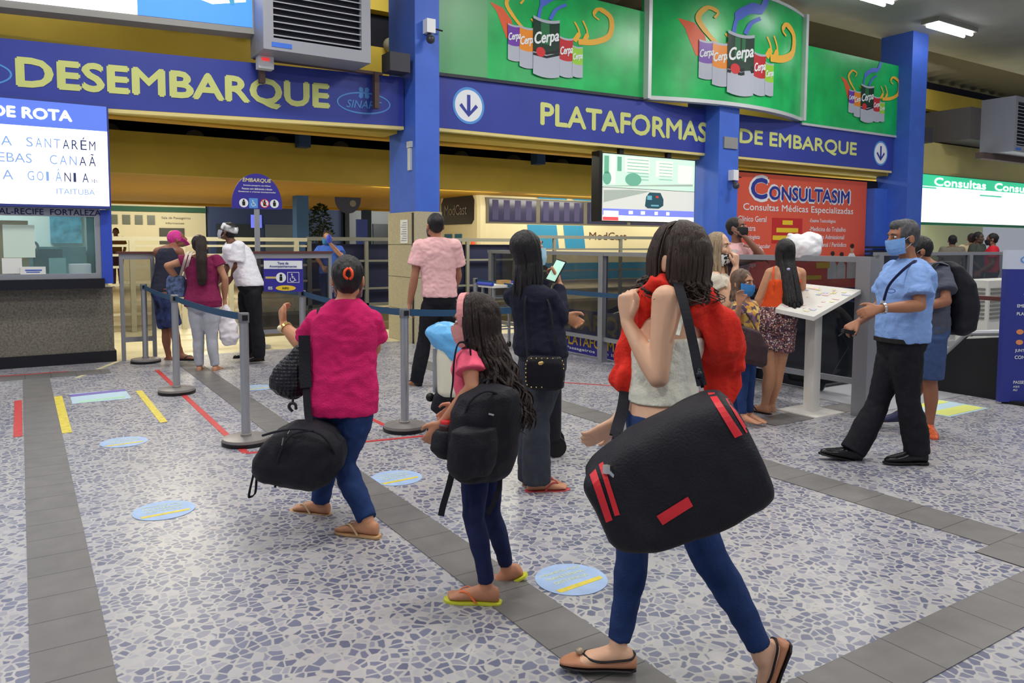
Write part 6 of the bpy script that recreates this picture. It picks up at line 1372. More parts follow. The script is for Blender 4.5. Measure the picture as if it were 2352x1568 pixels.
MB().rings([sring(c, a, b) for c, a, b in [(J['pel']+ZZ*z, J['rh']*.176, J['fh']*.134) for z in (.045, .08)]]).build('belt', BLT, R5)
for k in 'lr': shoe(R5, J['an'+k], -HR*.6+HF*.6, SHB, SOLB, 1.02)
# ---------------------------------------------------------------- staff man walking left
D = 5.30; P = lambda x, y, d=0: PD(x, y, D+d)
wst = scale_w(W_M, .98, 1.12)
R6, J = person('grey haired staff man in light blue shirt striding to the left', D, dict(psi=-104, psiH=-96, nod=3, s=1.0, shw=.165, J=dict(
    pel=(2068, 790), nb=(2090, 602, 0), head=(2073, 546), shl=(2106, 630, -.15), ell=(2113, 702, -.235), wrl=(2024, 708, -.25), shr=(2052, 622, .16), elr=(2022, 700, .22), wrr=(1975, 738, .20),
    hil=(2080, 812, -.06), hir=(2056, 812, .06), knr=(2016, 925, .08), anr=(1960, 1032, .05), knl=(2086, 925, -.08), anl=(2106, 1036, -.06))))
tl2 = -HR; upf = (ZZ*.97+HR*.22).normalized()
body(R6, J, (164, 112, 84), wst, hands=dict(l=dict(d=-HR*.95-ZZ*.25, n=(-HF*.8+ZZ*.5), curl=(.5, .6, .4)), r=dict(d=-HR*.85-ZZ*.5, n=ZZ*.8-HF*.5-HR*.3, curl=(.7, .9, .5), side=-1)), feet=dict(l=dict(t=tl2), r=dict(t=tl2, up=upf)), shoes=True)
LBS = cloth('light_blue_shirt', (134, 168, 226), .35, 36, na=.04)
def collar(mb):
    mb.rings([sring(J['nb']+ZZ*z, J['rt']*(.068+e), J['ft']*(.066+e), 20) for z, e in ((-.03, .012), (.0, .006), (.03, .004))])
wss = [(q[0], q[1]*1.04, q[2]*1.08, q[3]) for q in wst]
shirt(R6, J, LBS, wss, infl=.018, sleeve=.70, hem=.04, sl_r=1.32, amp=.008, seed=41, top=9, extra=collar)
trousers(R6, J, TRB, wst, infl=.012, flare=1.75, leg=1.05, end=1.04, amp=.006, waist=.10)
def hairx(mb):
    mb.ell(J['head']+J['hf']*.035+J['hu']*.085, .06, .05, .04, 14, 8)
hair_cap(J['head'], J['hf'], J['hr'], J['hu'], 1.0, R6, HGRY, k=1.02, amp=.005, extra=hairx)
MSB = cloth('mask_blue', (124, 168, 228), .2); mask_part(J['head'], J['hf'], J['hr'], J['hu'], 1.0, R6, MSB); face_parts(J['head'], J['hf'], J['hr'], J['hu'], 1.0, R6, (70, 68, 70))
MB().rings([sring(J['pel']+ZZ*z, J['rh']*.178, J['fh']*.152) for z in (.02, .05)]).build('belt', BLT, R6)
mb = MB(); mb.ell(P(2032, 665, -.165)-HF*.0, .022, .005, .012); 
shoe(R6, J['anl'], tl2, SHB, SOLB, 1.08, pointy=.9, heel=.02); shoe(R6, J['anr'], tl2, SHB, SOLB, 1.08, up=upf, pointy=.9, heel=.02)
LAN = cloth('lanyard', (30, 36, 70), .1)
strap(R6, [P(2108, 596, .03), P(2100, 600, -.11), P(2072, 622, -.185), P(2042, 655, -.20), P(2030, 690, -.20)], .018, LAN, 'lanyard', side=HR+HF*.3)
strap(R6, [P(2028, 690, -.195), P(2026, 710, -.195)], .03, mat('card_pale', (190, 200, 214), .4), 'badge_card')
mb = MB(); annulus(mb, lambda u, v, d: P(2046, 668, -.175-d)+HR*u+HF*u*-.3+ZZ*v, 0, 0, .028, .015, .004, .01); mb.build('shirt_emblem', mat('emblem_navy', (50, 60, 140), .6), R6)
wl = J['wrl']; dl = (wl-J['ell']).normalized(); watch(R6, wl-dl*.015, dl, mat('silver', (210, 210, 214), .2, metal=.9), 1.0)
t = thing('handheld_radio', 'small black handset in the hand of the staff man', 'handset', P(1948, 772, .2)); MB().obox(P(1950, 762, .17), HR*.045-ZZ*.01, HF*.025, ZZ*.014+HR*.003).build('handset_body', BLK, t); MB().tube([P(1938, 764, .17), P(1926, 772, .17)], .006, 6).build('antenna', BLK, t)
# ---------------------------------------------------------------- man with backpack behind the staff man
D = 6.15; P = lambda x, y, d=0: PD(x, y, D+d)
R7, J = person('man in grey shirt and denim shorts with black backpack behind the staff man', D, dict(psi=-92, psiH=-80, s=.97, J=dict(
    pel=(2128, 760), nb=(2138, 606), head=(2108, 576, .05), shl=(2160, 622, -.08), ell=(2174, 692, -.22), wrl=(2118, 705, -.22), shr=(2125, 620, .16), elr=(2120, 690, .22), wrr=(2080, 700, .2),
    knl=(2136, 875, -.05), anl=(2134, 978, -.04), knr=(2118, 870, .08), anr=(2066, 950, .16))))
body(R7, J, (150, 100, 76), wm, voxel=.009, hands=dict(l=dict(d=-HR, n=-HF), r=dict(n=-HF, d=-HR)), feet=dict(l=dict(t=-HR*.3-HF), r=dict(t=-HR)), shoes=True)
shirt(R7, J, cloth('grey_tshirt', (82, 86, 100), .2, 60), wm, infl=.018, sleeve=.7, hem=-.02, sl_r=1.3, amp=.006, seed=51, top=9)
shorts(R7, J, cloth('denim_shorts', (66, 86, 128), .3, 120, na=.15), wm, end=.92)
hair_cap(J['head'], J['hf'], J['hr'], J['hu'], .97, R7, HBLK)
mask_part(J['head'], J['hf'], J['hr'], J['hu'], .97, R7, mat('mask_black', (24, 24, 28), .7))
shoe(R7, J['anl'], -HR*.3-HF, mat('trainer_orange', (226, 96, 50), .5, noise_amt=.5, nscale=60), mat('sole_pale', (206, 206, 206), .5), .98, name='trainer'); shoe(R7, J['anr'], -HR, mat('trainer_navy', (44, 48, 84), .5), mat('sole_pale', (206, 206, 206), .5), .98, name='trainer')
t = thing('backpack', 'tall black backpack on the man in grey shirt', 'backpack', P(2200, 765))
mb = MB(); mb.rings([sring(P(2196, 768), HR*.06, HF*.10, 20, .7), sring(P(2200, 755), HR*.105, HF*.15, 20, .7), sring(P(2204, 700), HR*.12, HF*.16, 20, .7), sring(P(2198, 650), HR*.11, HF*.155, 20, .7), sring(P(2180, 612), HR*.075, HF*.13, 20, .7), sring(P(2172, 600), HR*.035, HF*.08, 20, .7)])
blob(mb, .012, 2, .006, 8, 3).build('pack_body', BAGB, t, smooth=True)
strap(t, [P(2175, 610, -.12), P(2150, 605, -.14), P(2136, 630, -.15), P(2140, 680, -.15), P(2170, 720, -.14)], .04, WEB, 'shoulder_strap', side=HF)
# ---------------------------------------------------------------- woman in orange top at the stand
D = 6.85; P = lambda x, y, d=0: PD(x, y, D+d)
R8, J = person('woman in orange strap top and patterned shorts with very long black hair', D, dict(psi=12, psiH=18, s=.97, shw=.15, bend=.0, J=dict(
    pel=(1776, 742), nb=(1803, 612, .04), head=(1804, 580, .06), shl=(1770, 628, .02), ell=(1742, 688, .02), wrl=(1752, 735, .08), shr=(1838, 628, .05), elr=(1842, 690, .2), wrr=(1835, 680, .38),
    knl=(1768, 858, -.02), anl=(1756, 930, .0), knr=(1786, 858, .05), anr=(1772, 928, .10))))
body(R8, J, (200, 146, 112), W_F, clothed=False, ear=False, voxel=.009, arm_r=.95, hands=dict(l=dict(d=-ZZ, n=-HR), r=dict(d=HF, n=ZZ)), feet=dict(l=dict(t=-HR*.5+HF*.6), r=dict(t=HF)))
mb = MB(); rr = torso_rings(J, W_F, .012); sec = [sring(*x) for x in rr[2:7]]; c, a, b = rr[7]; sec.append(sring(c.lerp(rr[6][0], .7), a*.95, b))
mb.rings(sec); blob(mb, .01, 2, .004, 12, 5).build('strap_top', cloth('orange_top', (226, 84, 40), .2, 90), R8, smooth=True)
strap(R8, [P(1776, 655, -.09), P(1776, 628, -.06), P(1778, 612, .02)], .014, MATS['orange_top'], 'top_strap')
PAT = mat('patterned_shorts', (120, 80, 84), .8); ntp = PAT.node_tree; vv = ntp.nodes.new('ShaderNodeTexVoronoi'); vv.inputs['Scale'].default_value = 105; tcx = ntp.nodes.new('ShaderNodeTexCoord'); ntp.links.new(tcx.outputs['Object'], vv.inputs['Vector'])
sp = ntp.nodes.new('ShaderNodeSeparateColor'); ntp.links.new(vv.outputs['Color'], sp.inputs[0]); rp = ntp.nodes.new('ShaderNodeValToRGB'); rp.color_ramp.interpolation = 'CONSTANT'
for i, (p_, c_) in enumerate(((0, (84, 60, 70)), (.25, (170, 104, 92)), (.45, (220, 206, 194)), (.6, (110, 84, 110)), (.8, (60, 44, 44)))):
    e = rp.color_ramp.elements[i] if i < 2 else rp.color_ramp.elements.new(p_); e.position = p_; e.color = S(c_)
ntp.links.new(sp.outputs[0], rp.inputs[0]); ntp.links.new(rp.outputs[0], ntp.nodes['Principled BSDF'].inputs['Base Color'])
shorts(R8, J, PAT, scale_w(W_F, 1.05, 1.1), end=.45, flare=1.15, waist=.32, leg=1.12)
hair_cap(J['head'], J['hf'], J['hr'], J['hu'], .97, R8, HBLK, k=1.04)
mb = MB(); locks(mb, J['head'], J['hf'], J['hr'], J['hu'], .97, .46, 60, -1.2, 1.2, wave=.003, wl=3, spread=.02, thick=.02, seed=9, rows=2, taper=.7, lean=HR*.035-HF*.13); mb.build('long_hair', HBLK, R8, smooth=True)
mb = MB(); mb.ell(P(1811, 618, -.145), .02, .01, .012); mb.build('hair_tie', mat('tie_lilac', (190, 180, 226), .4), R8, smooth=True)
for k, tt in (('l', -HR*.5+HF*.6), ('r', HF)): sandal(R8, J['an'+k], tt, BLK, BLK, .95)
# ---------------------------------------------------------------- blonde woman
D = 6.85; P = lambda x, y, d=0: PD(x, y, D+d)
R9, J = person('blonde woman in profile with raised hand and mask pulled under her chin', D, dict(psi=100, psiH=128, nod=3, s=1.06, shw=.16, J=dict(
    pel=(1672, 772), nb=(1648, 622), head=(1650, 566), shr=(1640, 645, -.14), elr=(1668, 700, -.20), wrr=(1690, 614, -.08), shl=(1655, 640, .15), ell=(1690, 690, .26), wrl=(1702, 722, .25),
    knl=(1680, 870, .06), anl=(1672, 962, .05), knr=(1688, 870, -.06), anr=(1695, 958, -.05))))
body(R9, J, (222, 176, 150), W_F, ear=False, voxel=.008, hands=dict(r=dict(d=ZZ, n=HR*.6-HF*.7, curl=(.8, .9, .6), side=-1), l=dict(d=HR, n=ZZ)), feet=dict(l=dict(t=HR), r=dict(t=HR)))
shirt(R9, J, cloth('cream_blouse', (214, 206, 190), .3, 60), W_F, infl=.014, sleeve=.4, hem=.1, amp=.005, seed=61, top=8)
trousers(R9, J, JEAN, W_F, infl=.01, end=.98, leg=.95)
hair_cap(J['head'], J['hf'], J['hr'], J['hu'], 1.0, R9, HBLD, k=1.04)
mb = MB(); locks(mb, J['head'], J['hf'], J['hr'], J['hu'], 1.0, .26, 70, -2.0, 2.1, wave=.006, wl=5, spread=.03, thick=.015, seed=11, rows=2); mb.build('long_hair', HBLD, R9, smooth=True)
face_parts(J['head'], J['hf'], J['hr'], J['hu'], 1.0, R9, lips=(186, 92, 92))
COW = mat('mask_cow', (230, 230, 228), .7); ntp = COW.node_tree; nn = ntp.nodes.new('ShaderNodeTexNoise'); nn.inputs['Scale'].default_value = 28; tcx = ntp.nodes.new('ShaderNodeTexCoord'); ntp.links.new(tcx.outputs['Object'], nn.inputs['Vector']); rp = ntp.nodes.new('ShaderNodeValToRGB'); rp.color_ramp.interpolation = 'CONSTANT'; rp.color_ramp.elements[0].color = (.02, .02, .02, 1); rp.color_ramp.elements[1].color = (.8, .8, .78, 1); rp.color_ramp.elements[1].position = .5; ntp.links.new(nn.outputs['Fac'], rp.inputs[0]); ntp.links.new(rp.outputs[0], ntp.nodes['Principled BSDF'].inputs['Base Color'])
mask_part(J['head'], J['hf'], J['hr'], J['hu'], 1.0, R9, COW, low=-.055)
t = thing('white_cup', 'small white cup held near the mouth of the blonde woman', 'cup', P(1680, 590, -.02)); MB().lathe(P(1684, 592, .0), [(.003, 0), (.024, .002), (.032, .075), (.029, .075), (.022, .01)], 18).build('cup_body', mat('white_plastic', (228, 230, 234), .4), t, smooth=True, auto=40)
t = thing('handbag', 'dark brown leather handbag hanging in front of the woman in orange', 'bag', PD(1735, 835, 6.2))
Q = lambda x, y, d=0: PD(x, y, 6.2+d); LEA = cloth('brown_leather', (64, 48, 52), .2, 80, rough=.35)
mb = MB(); bx = (HR*.9-ZZ*.25).normalized()
mb.rings([sring(Q(1728, 838), bx*.08, HF*.04, 20, .5), sring(Q(1730, 828), bx*.11, HF*.06, 20, .5), sring(Q(1732, 790), bx*.11, HF*.06, 20, .5), sring(Q(1724, 758), bx*.085, HF*.04, 20, .5), sring(Q(1722, 752), bx*.07, HF*.02, 20, .5)]); blob(mb, .009, 1, .003, 10, 2).build('bag_body', LEA, t, smooth=True)
mb = MB(); mb.tube(catmull([Q(1708, 762), Q(1694, 735, .05), Q(1700, 712, .1), Q(1722, 728, .08), Q(1740, 762)], 5), .008, 6); mb.build('handle', LEA, t); mb = MB()
for x, y in ((1712, 762), (1734, 762)): mb.ell(Q(x, y, -.03), .014, .008, .01)
mb.build('metal_ring', mat('silver', (210, 210, 214), .2, metal=.9), t, smooth=True)
# ---------------------------------------------------------------- child with blue mask
D = 6.42; P = lambda x, y, d=0: PD(x, y, D+d)
wc = scale_w(W_F, .74, .8)
R10, J = person('child in yellow floral dress and blue mask beside the blonde woman', D, dict(psi=130, psiH=140, s=.82, shw=.14, J=dict(
    pel=(1712, 802), nb=(1712, 688), head=(1706, 650), ell=(1735, 735, .1), wrl=(1728, 775, -.1), elr=(1690, 735, -.12), wrr=(1698, 700, -.22), knl=(1722, 880, .02), anl=(1722, 950, .02), knr=(1706, 880, -.05), anr=(1706, 952, -.05))))
body(R10, J, (190, 136, 106), wc, voxel=.008, hs=1.12, arm_r=.85, leg_r=.85, hands=dict(l=dict(n=HF), r=dict(n=HF, d=ZZ)), feet=dict(l=dict(t=HR-HF), r=dict(t=HR-HF)))
FLO = mat('floral_dress', (200, 150, 90), .8); ntp = FLO.node_tree; vv = ntp.nodes.new('ShaderNodeTexVoronoi'); vv.inputs['Scale'].default_value = 28; tcx = ntp.nodes.new('ShaderNodeTexCoord'); ntp.links.new(tcx.outputs['Object'], vv.inputs['Vector']); sp = ntp.nodes.new('ShaderNodeSeparateColor'); ntp.links.new(vv.outputs['Color'], sp.inputs[0]); rp = ntp.nodes.new('ShaderNodeValToRGB'); rp.color_ramp.interpolation = 'CONSTANT'
for i, (p_, c_) in enumerate(((0, (210, 150, 70)), (.3, (150, 110, 130)), (.5, (226, 190, 100)), (.75, (90, 70, 90)))):
    e = rp.color_ramp.elements[i] if i < 2 else rp.color_ramp.elements.new(p_); e.position = p_; e.color = S(c_)
ntp.links.new(sp.outputs[0], rp.inputs[0]); ntp.links.new(rp.outputs[0], ntp.nodes['Principled BSDF'].inputs['Base Color'])
shirt(R10, J, FLO, wc, infl=.016, sleeve=.5, hem=-.16, amp=.005, seed=71, top=8, flare=.5)
trousers(R10, J, JEAN, wc, infl=.008, leg=.82)
hair_cap(J['head'], J['hf'], J['hr'], J['hu'], .92, R10, mat('hair_child', (96, 74, 60), .5, noise_amt=.3, nscale=40), k=1.05); face_parts(J['head'], J['hf'], J['hr'], J['hu'], .92, R10)
mb = MB(); locks(mb, J['head'], J['hf'], J['hr'], J['hu'], .92, .10, 60, -1.7, 1.7, wave=.006, wl=5, spread=.02, thick=.014, seed=15); mb.build('shoulder_hair', MATS['hair_child'], R10, smooth=True)
mask_part(J['head'], J['hf'], J['hr'], J['hu'], .92, R10, mat('mask_bright_blue', (56, 126, 190), .6))
# ---------------------------------------------------------------- man leaning on the railing
D = 8.45; P = lambda x, y, d=0: PD(x, y, D+d)
R11, J = person('man in pink shirt and black mask covering his eyes, leaning on the railing', D, dict(psi=140, psiH=128, nod=-10, s=1.0, bend=-.03, J=dict(
    pel=(1690, 690, .15), nb=(1692, 560), head=(1692, 524, -.02), shl=(1728, 580, .02), ell=(1752, 590, -.12), wrl=(1712, 545, -.10), shr=(1660, 578, .0), elr=(1680, 606, -.28), wrr=(1735, 596, -.27), knl=(1710, 800, .2), anl=(1708, 880, .25), knr=(1680, 800, .2), anr=(1680, 882, .2))))
body(R11, J, (132, 90, 72), W_M, voxel=.009, hands=dict(l=dict(d=(ZZ*.7-HR*.7), n=(HR*.4-HF*.9), curl=(.3, .3, .2)), r=dict(d=HR, n=ZZ, side=-1)), feet=dict(l=dict(t=-HF), r=dict(t=-HF)), shoes=True)
shirt(R11, J, PPK, W_M, infl=.016, sleeve=.55, hem=.0, sl_r=1.2, amp=.006, seed=81, top=9); trousers(R11, J, TRB, W_M, infl=.014)
hair_cap(J['head'], J['hf'], J['hr'], J['hu'], 1.0, R11, HBLK); mask_part(J['head'], J['hf'], J['hr'], J['hu'], 1.02, R11, mat('mask_black', (24, 24, 28), .7)); face_parts(J['head'], J['hf'], J['hr'], J['hu'], 1.0, R11)
for k in 'lr': shoe(R11, J['an'+k], -HF, SHB, SOLB, 1.0)
# white bundle
t = thing('plastic_sack', 'bulging white plastic sack resting on the railing beside the clinic board', 'sack', P(1848, 604, -.9))
Q = lambda x, y, d=0: PD(x, y, 7.4+d)
mb = MB(); mb.ell(Q(1850, 570), .160, .14, .135, 22, 14); mb.ell(Q(1862, 556), .12, .11, .10); mb.ell(Q(1826, 562), .10, .10, .11); mb.ell(Q(1816, 540), .035, .03, .025)
blob(mb, .010, 2, .011, 11, 15).build('sack_body', mat('white_bag', (240, 240, 244), .4, bump=.3, bscale=22), t, smooth=True)
# ---------------------------------------------------------------- woman in maroon shirt
D = 9.05; P = lambda x, y, d=0: PD(x, y, D+d)
R12, J = person('woman in maroon shirt and pale grey trousers with a ponytail', D, dict(psi=5, psiH=8, s=.98, shw=.165, J=dict(
    pel=(468, 700), nb=(462, 588), head=(460, 563), shl=(428, 598, 0), ell=(384, 610, -.05), wrl=(412, 648, .12), shr=(497, 598), elr=(517, 640, .02), wrr=(516, 685, .1),
    knl=(456, 778), anl=(458, 840), knr=(487, 778), anr=(495, 840))))
wma = scale_w(W_F, 1.18, 1.2)
body(R12, J, (186, 134, 104), W_F, voxel=.01, hands=dict(l=dict(n=HF, d=HR-ZZ*.3), r=dict(n=HR, d=-ZZ)), feet=dict(l=dict(t=-HR*.3+HF), r=dict(t=HF)))
shirt(R12, J, cloth('maroon_shirt', (124, 34, 76), .2, 60), wma, infl=.016, sleeve=.3, hem=-.03, sl_r=1.25, amp=.005, seed=91, top=8)
trousers(R12, J, cloth('pale_grey_trousers', (176, 178, 188), .2, 90), wma, infl=.002, waist=.05, leg=1.1, flare=1.15)
hair_cap(J['head'], J['hf'], J['hr'], J['hu'], .98, R12, HDK); mb = MB(); mb.tube(catmull([P(460, 545, -.08), P(462, 565, -.13), P(463, 600, -.16), P(464, 640, -.16), P(463, 655, -.15)], 4), [.05]+[.062]*8+[.058]*4+[.045]*3+[.01], 12); blob(mb, .01, 2, .006, 20, 3, zs=.3).build('ponytail', HDK, R12, smooth=True)
for k in 'lr': sandal(R12, J['an'+k], HF, SNDL, SND2, .95)
t = thing('shoulder_bag', 'blue and orange shoulder bag with pale straps under the arm of the maroon shirt woman', 'bag', P(405, 680))
mb = MB(); mb.rings([sring(P(405, 682, .05), HR*.10, HF*.05, 18, .6), sring(P(405, 665, .05), HR*.115, HF*.06, 18, .6), sring(P(405, 640, .05), HR*.11, HF*.05, 18, .6), sring(P(405, 632, .05), HR*.09, HF*.02, 18, .6)]); blob(mb, .01, 1, .004, 9).build('bag_body', mat('bag_floral', (84, 100, 140), .7, noise_amt=.8, nscale=22), t, smooth=True)
for dx in (0, 9): strap(t, [P(414+dx, 636, .05), P(424+dx, 600, -.16), P(430+dx, 582, -.10), P(436+dx, 578, .03)], .03, mat('strap_beige', (206, 192, 180), .7), 'strap')
t = thing('plastic_bag', 'white plastic carrier bag in the right hand of the maroon shirt woman', 'bag', P(525, 795))
mb = MB(); mb.rings([sring(P(517, 698, .08), HR*.02, HF*.02, 16), sring(P(518, 715, .08), HR*.07, HF*.05, 16), sring(P(524, 745, .08), HR*.115, HF*.08, 16), sring(P(527, 775, .08), HR*.11, HF*.09, 16), sring(P(527, 792, .08), HR*.07, HF*.06, 16)]); blob(mb, .010, 1, .012, 10, 4).build('bag_body', mat('bag_white', (226, 220, 226), .5, noise_amt=.1, nscale=9), t, smooth=True)
# ---------------------------------------------------------------- man in dark tank top
D = 9.75; P = lambda x, y, d=0: PD(x, y, D+d)
R13, J = person('man in dark tank top, patterned shorts and pink bandana leaning over', D, dict(psi=48, psiH=65, nod=-18, s=.98, J=dict(
    pel=(378, 672, -.05), nb=(392, 565, .1), head=(408, 550, .2), shl=(362, 578, .1), ell=(372, 620, .3), wrl=(420, 640, .4), shr=(412, 578, -.02), elr=(430, 625, .1), wrr=(440, 655, .3), knl=(382, 760, .1), anl=(388, 820, .12), knr=(400, 755, -.02), anr=(416, 812, -.02))))
body(R13, J, (142, 92, 72), wma, voxel=.01, hands=dict(l=dict(n=ZZ, d=HR), r=dict(n=ZZ, d=HF)), feet=dict(l=dict(t=HR), r=dict(t=HR)))
shirt(R13, J, cloth('tank_navy', (44, 46, 62), .2, 60), scale_w(W_M, 1.08, 1.2), infl=.016, sleeve=.01, hem=.02, arms='', amp=.005, seed=93, top=8)
shorts(R13, J, mat('blue_pattern_shorts', (48, 60, 104), .8, noise_amt=.85, nscale=12), scale_w(W_M, 1.0, 1.1), end=.88, flare=1.1)
hair_cap(J['head'], J['hf'], J['hr'], J['hu'], .98, R13, cloth('bandana_pink', (212, 66, 150), .2), name='bandana', k=1.03); strap(R13, [J['head']-J['hf']*.09+ZZ*.03, J['head']+HR*.08+ZZ*.0-HF*.05, J['head']+HR*.14-ZZ*.07], .05, MATS['bandana_pink'], 'bandana_tail')
for k in 'lr': sandal(R13, J['an'+k], HR, BLK, BLK, .98)
# ---------------------------------------------------------------- guard in white shirt
D = 9.65; P = lambda x, y, d=0: PD(x, y, D+d)
R14, J = person('guard in white shirt, black trousers and head scarf bending forward', D, dict(psi=-68, psiH=-82, nod=-20, s=1.0, bend=-.03, J=dict(
    pel=(574, 660, 0), nb=(536, 556, .0), head=(523, 532, 0), shl=(548, 566, -.14), ell=(542, 612, -.16), wrl=(534, 636, -.05), shr=(530, 566, .16), elr=(522, 610, .25), wrr=(515, 632, .2),
    hil=(580, 678, -.06), hir=(566, 678, .06), knl=(590, 750, -.06), anl=(594, 815, -.05), knr=(566, 750, .08), anr=(574, 806, .1))))
body(R14, J, (110, 74, 60), W_M, voxel=.01, hands=dict(l=dict(d=-HR-ZZ, n=-HF), r=dict(d=-HR-ZZ, n=HF)), feet=dict(l=dict(t=-HR*.4-HF*.3), r=dict(t=-HR*.4)), shoes=True)
shirt(R14, J, cloth('white_shirt', (232, 232, 240), .2, 60, na=.02), scale_w(W_M, 1.0, 1.08), infl=.02, sleeve=.75, hem=.04, sl_r=1.35, amp=.006, seed=95, top=8)
trousers(R14, J, TRB, W_M, infl=.012, waist=.10, flare=1.7, end=1.05)
hair_cap(J['head'], J['hf'], J['hr'], J['hu'], 1.0, R14, HBLK); mb = MB(); rs = []
C_ = J['head']; rs = [[C_+J['hu']*z+(J['hr']*math.sin(a)*.089+J['hf']*(math.cos(a)*.108-.012))*e for a in [2*PI*i/24 for i in range(24)]] for z, e in ((.015, 1.0), (.03, 1.03), (.065, 1.0), (.09, .9))]
mb.rings(rs); mb.build('head_scarf', mat('scarf_white_black', (196, 198, 210), .7, noise_amt=.9, nscale=16), R14, smooth=True)
mask_part(J['head'], J['hf'], J['hr'], J['hu'], 1.0, R14, mat('mask_grey', (180, 180, 190), .7))
for k in 'lr': shoe(R14, J['an'+k], -HR*.4-HF*.3, SHB, SOLB, 1.0)
# ---------------------------------------------------------------- far people
D = 13.2; P = lambda x, y, d=0: PD(x, y, D+d)
R15, J = person('man in blue shirt raising a gloved hand to his masked face beyond the gate', D, dict(psi=178, psiH=178, s=.98, J=dict(pel=(757, 628), nb=(757, 562), head=(752, 546), ell=(785, 590, -.1), wrl=(756, 556, -.25), elr=(728, 590, -.1), wrr=(740, 610, -.2), knl=(764, 690), anl=(764, 745), knr=(750, 690), anr=(750, 745))))
body(R15, J, (186, 136, 110), W_M, voxel=.012, hands=dict(l=dict(d=ZZ-HR*.4, n=-HF), r=dict(n=-HF)), feet=dict(l=dict(t=-HF), r=dict(t=-HF)), shoes=True)
shirt(R15, J, cloth('bright_blue_shirt', (70, 110, 206), .2, 60), W_M, infl=.016, sleeve=.6, hem=.0, seed=96, top=9, sl_r=1.2); trousers(R15, J, cloth('navy_trousers', (34, 40, 90), .2), W_M, infl=.014); hair_cap(J['head'], J['hf'], J['hr'], J['hu'], 1.0, R15, HBRN); mask_part(J['head'], J['hf'], J['hr'], J['hu'], 1.0, R15, mat('mask_bright_blue', (56, 126, 190), .6)); face_parts(J['head'], J['hf'], J['hr'], J['hu'], 1.0, R15)
mb = MB(); mb.ell(J['wrl']+ZZ*.05, .05, .04, .08); mb.build('glove', mat('glove_blue', (70, 90, 220), .5), R15, smooth=True)
def far_person(lab, x, y0, Dd, psi, tone, sh_rgb, tr_rgb, hm, s=1.0, head_dx=0, armup=False):
    k = 1760/Dd; zx = lambda z: y0+(0)  # y0: picture height of the head centre
    P_ = lambda dx, dz, d=0: PD(x, y0, Dd)+HR*dx+HF*d+ZZ*dz
    hz = PD(x, y0, Dd).z; kk = hz/1.60; L = lambda z: (z*kk-hz)
    f, r = frame(psi)
    R_, J_ = person(lab, Dd, dict(psi=psi, s=kk, J=dict(pel=(x, y0), nb=(x, y0), head=(x, y0))))
    o = PD(x, y0, Dd); g = Vector((o.x, o.y, 0))
    J_['pel'] = g+ZZ*.95*kk; J_['nb'] = g+ZZ*1.46*kk; J_['head'] = g+ZZ*1.60*kk+f*.02
    for q, s_ in (('l', -1), ('r', 1)):
        J_['sh'+q] = g+r*s_*.17*kk+ZZ*1.415*kk; J_['el'+q] = g+r*s_*.23*kk+ZZ*1.13*kk; J_['wr'+q] = g+r*s_*.2*kk+f*.18*kk+ZZ*.98*kk
        J_['hi'+q] = g+r*s_*.085*kk+ZZ*.9*kk; J_['kn'+q] = g+r*s_*.09*kk+ZZ*.5*kk+f*.02; J_['an'+q] = g+r*s_*.09*kk+ZZ*.08*kk
    R_.location = g
    body(R_, J_, tone, W_M, voxel=.013, hands=dict(l=dict(n=r), r=dict(n=r)), feet=dict(l=dict(t=f), r=dict(t=f)), shoes=True)
    shirt(R_, J_, cloth('shirt_%d_%d' % sh_rgb[:2], sh_rgb, .2, 60), W_M, infl=.016, sleeve=.6, hem=.0, seed=97, top=9, sl_r=1.2, voxel=.013); trousers(R_, J_, cloth('trousers_%d_%d' % tr_rgb[:2], tr_rgb, .2), W_M, infl=.014, voxel=.013)
    hair_cap(J_['head'], J_['hf'], J_['hr'], J_['hu'], kk, R_, hm)
    return R_, J_
Ra, Ja = far_person('person in red shirt and black mask far right under the green lit sign', 2281, 550, 15.5, -60, (130, 90, 74), (206, 40, 56), (40, 40, 50), HBLK); mask_part(Ja['head'], Ja['hf'], Ja['hr'], Ja['hu'], Ja['s'], Ra, mat('mask_black', (24, 24, 28), .7))
far_person('person in dark clothes standing left of the red shirt under the green sign', 2246, 546, 16.8, 150, (90, 70, 60), (70, 78, 72), (40, 40, 50), HBLK)
far_person('person in cream shirt under the green lit sign', 2232, 549, 17.0, 30, (170, 130, 100), (224, 206, 170), (40, 40, 50), HBRN)
far_person('small far person in grey behind the right glass barrier', 2188, 553, 16.5, 20, (120, 90, 76), (120, 116, 104), (40, 40, 50), HBLK)
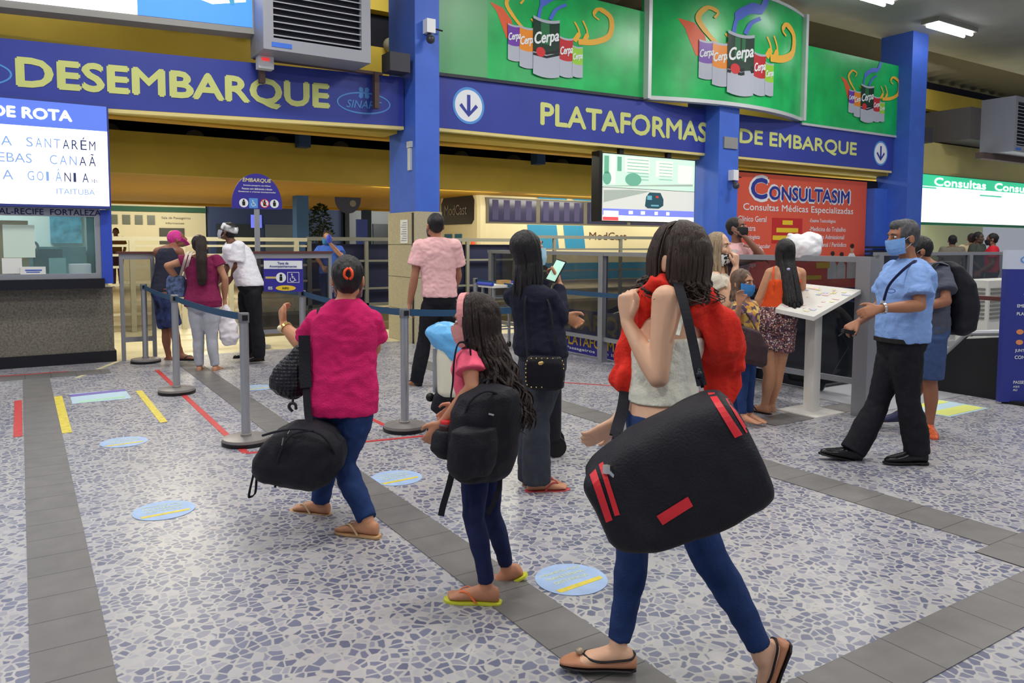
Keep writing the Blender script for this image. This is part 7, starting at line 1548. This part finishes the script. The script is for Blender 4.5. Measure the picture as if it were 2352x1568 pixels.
far_person('far person in brown top in front of the cream office', 266, 533, 26, 160, (120, 84, 66), (110, 84, 50), (70, 50, 70), HBLK)
# ---------------------------------------------------------------- cream suitcase with blue plastic
t = thing('suitcase', 'cream wheeled suitcase under a blue plastic wrap behind the girl', 'suitcase', G(1030, 955))
D = 5.9; Q = lambda x, y, d=0: PD(x, y, D+d)
ux = (HR*.5+ZZ*.0+HF*.2).normalized(); CRS = mat('suitcase_cream', (226, 224, 204), .45)
mb = MB(); mb.rings([sring(Q(1045, 905), HR*.11, HF*.15, 20, .5), sring(Q(1043, 895), HR*.125, HF*.17, 20, .5), sring(Q(1040, 815), HR*.12, HF*.17, 20, .5), sring(Q(1038, 770), HR*.10, HF*.15, 20, .5)]); blob(mb, .012, 1).build('shell', CRS, t, smooth=True)
mb = MB(); mb.rings([sring(Q(1035, 950), HR*.10, HF*.10, 16, .6), sring(Q(1030, 935), HR*.14, HF*.14, 16, .6), sring(Q(1035, 905), HR*.13, HF*.15, 16, .6), sring(Q(1042, 893), HR*.12, HF*.15, 16, .6)]); blob(mb, .012, 1).build('black_base', BAGB, t, smooth=True)
for x, y in ((990, 985), (988, 912), (1040, 988)): MB().ell(Q(x, y, -.02)+ZZ*0, .035, .03, .035, 14, 10).build('wheel', BLK, t, smooth=True)
MB().tube([Q(1000, 900, .04), Q(1000, 800, .04), Q(1010, 790, .04)], .022, 8).build('grey_handle', ALU, t)
t = thing('plastic_wrap', 'crumpled light blue plastic sheet lying over the cream suitcase', 'plastic sheet', Q(1020, 830, 0))
mb = MB(); rs = []
for x, y, w, th in ((980, 762, .025, .05), (995, 765, .075, .10), (1020, 775, .125, .15), (1045, 792, .15, .17), (1068, 815, .14, .16), (1085, 840, .08, .1)): rs.append(sring(Q(x, y-2, -.03), (ZZ*.92+HR*.35)*w, HF*th, 18, .8))
mb.rings(rs); blob(mb, .010, 1, .012, 8, 17).build('sheet', mat('plastic_blue', (104, 182, 240), .35, bump=.4, bscale=18), t, smooth=True)
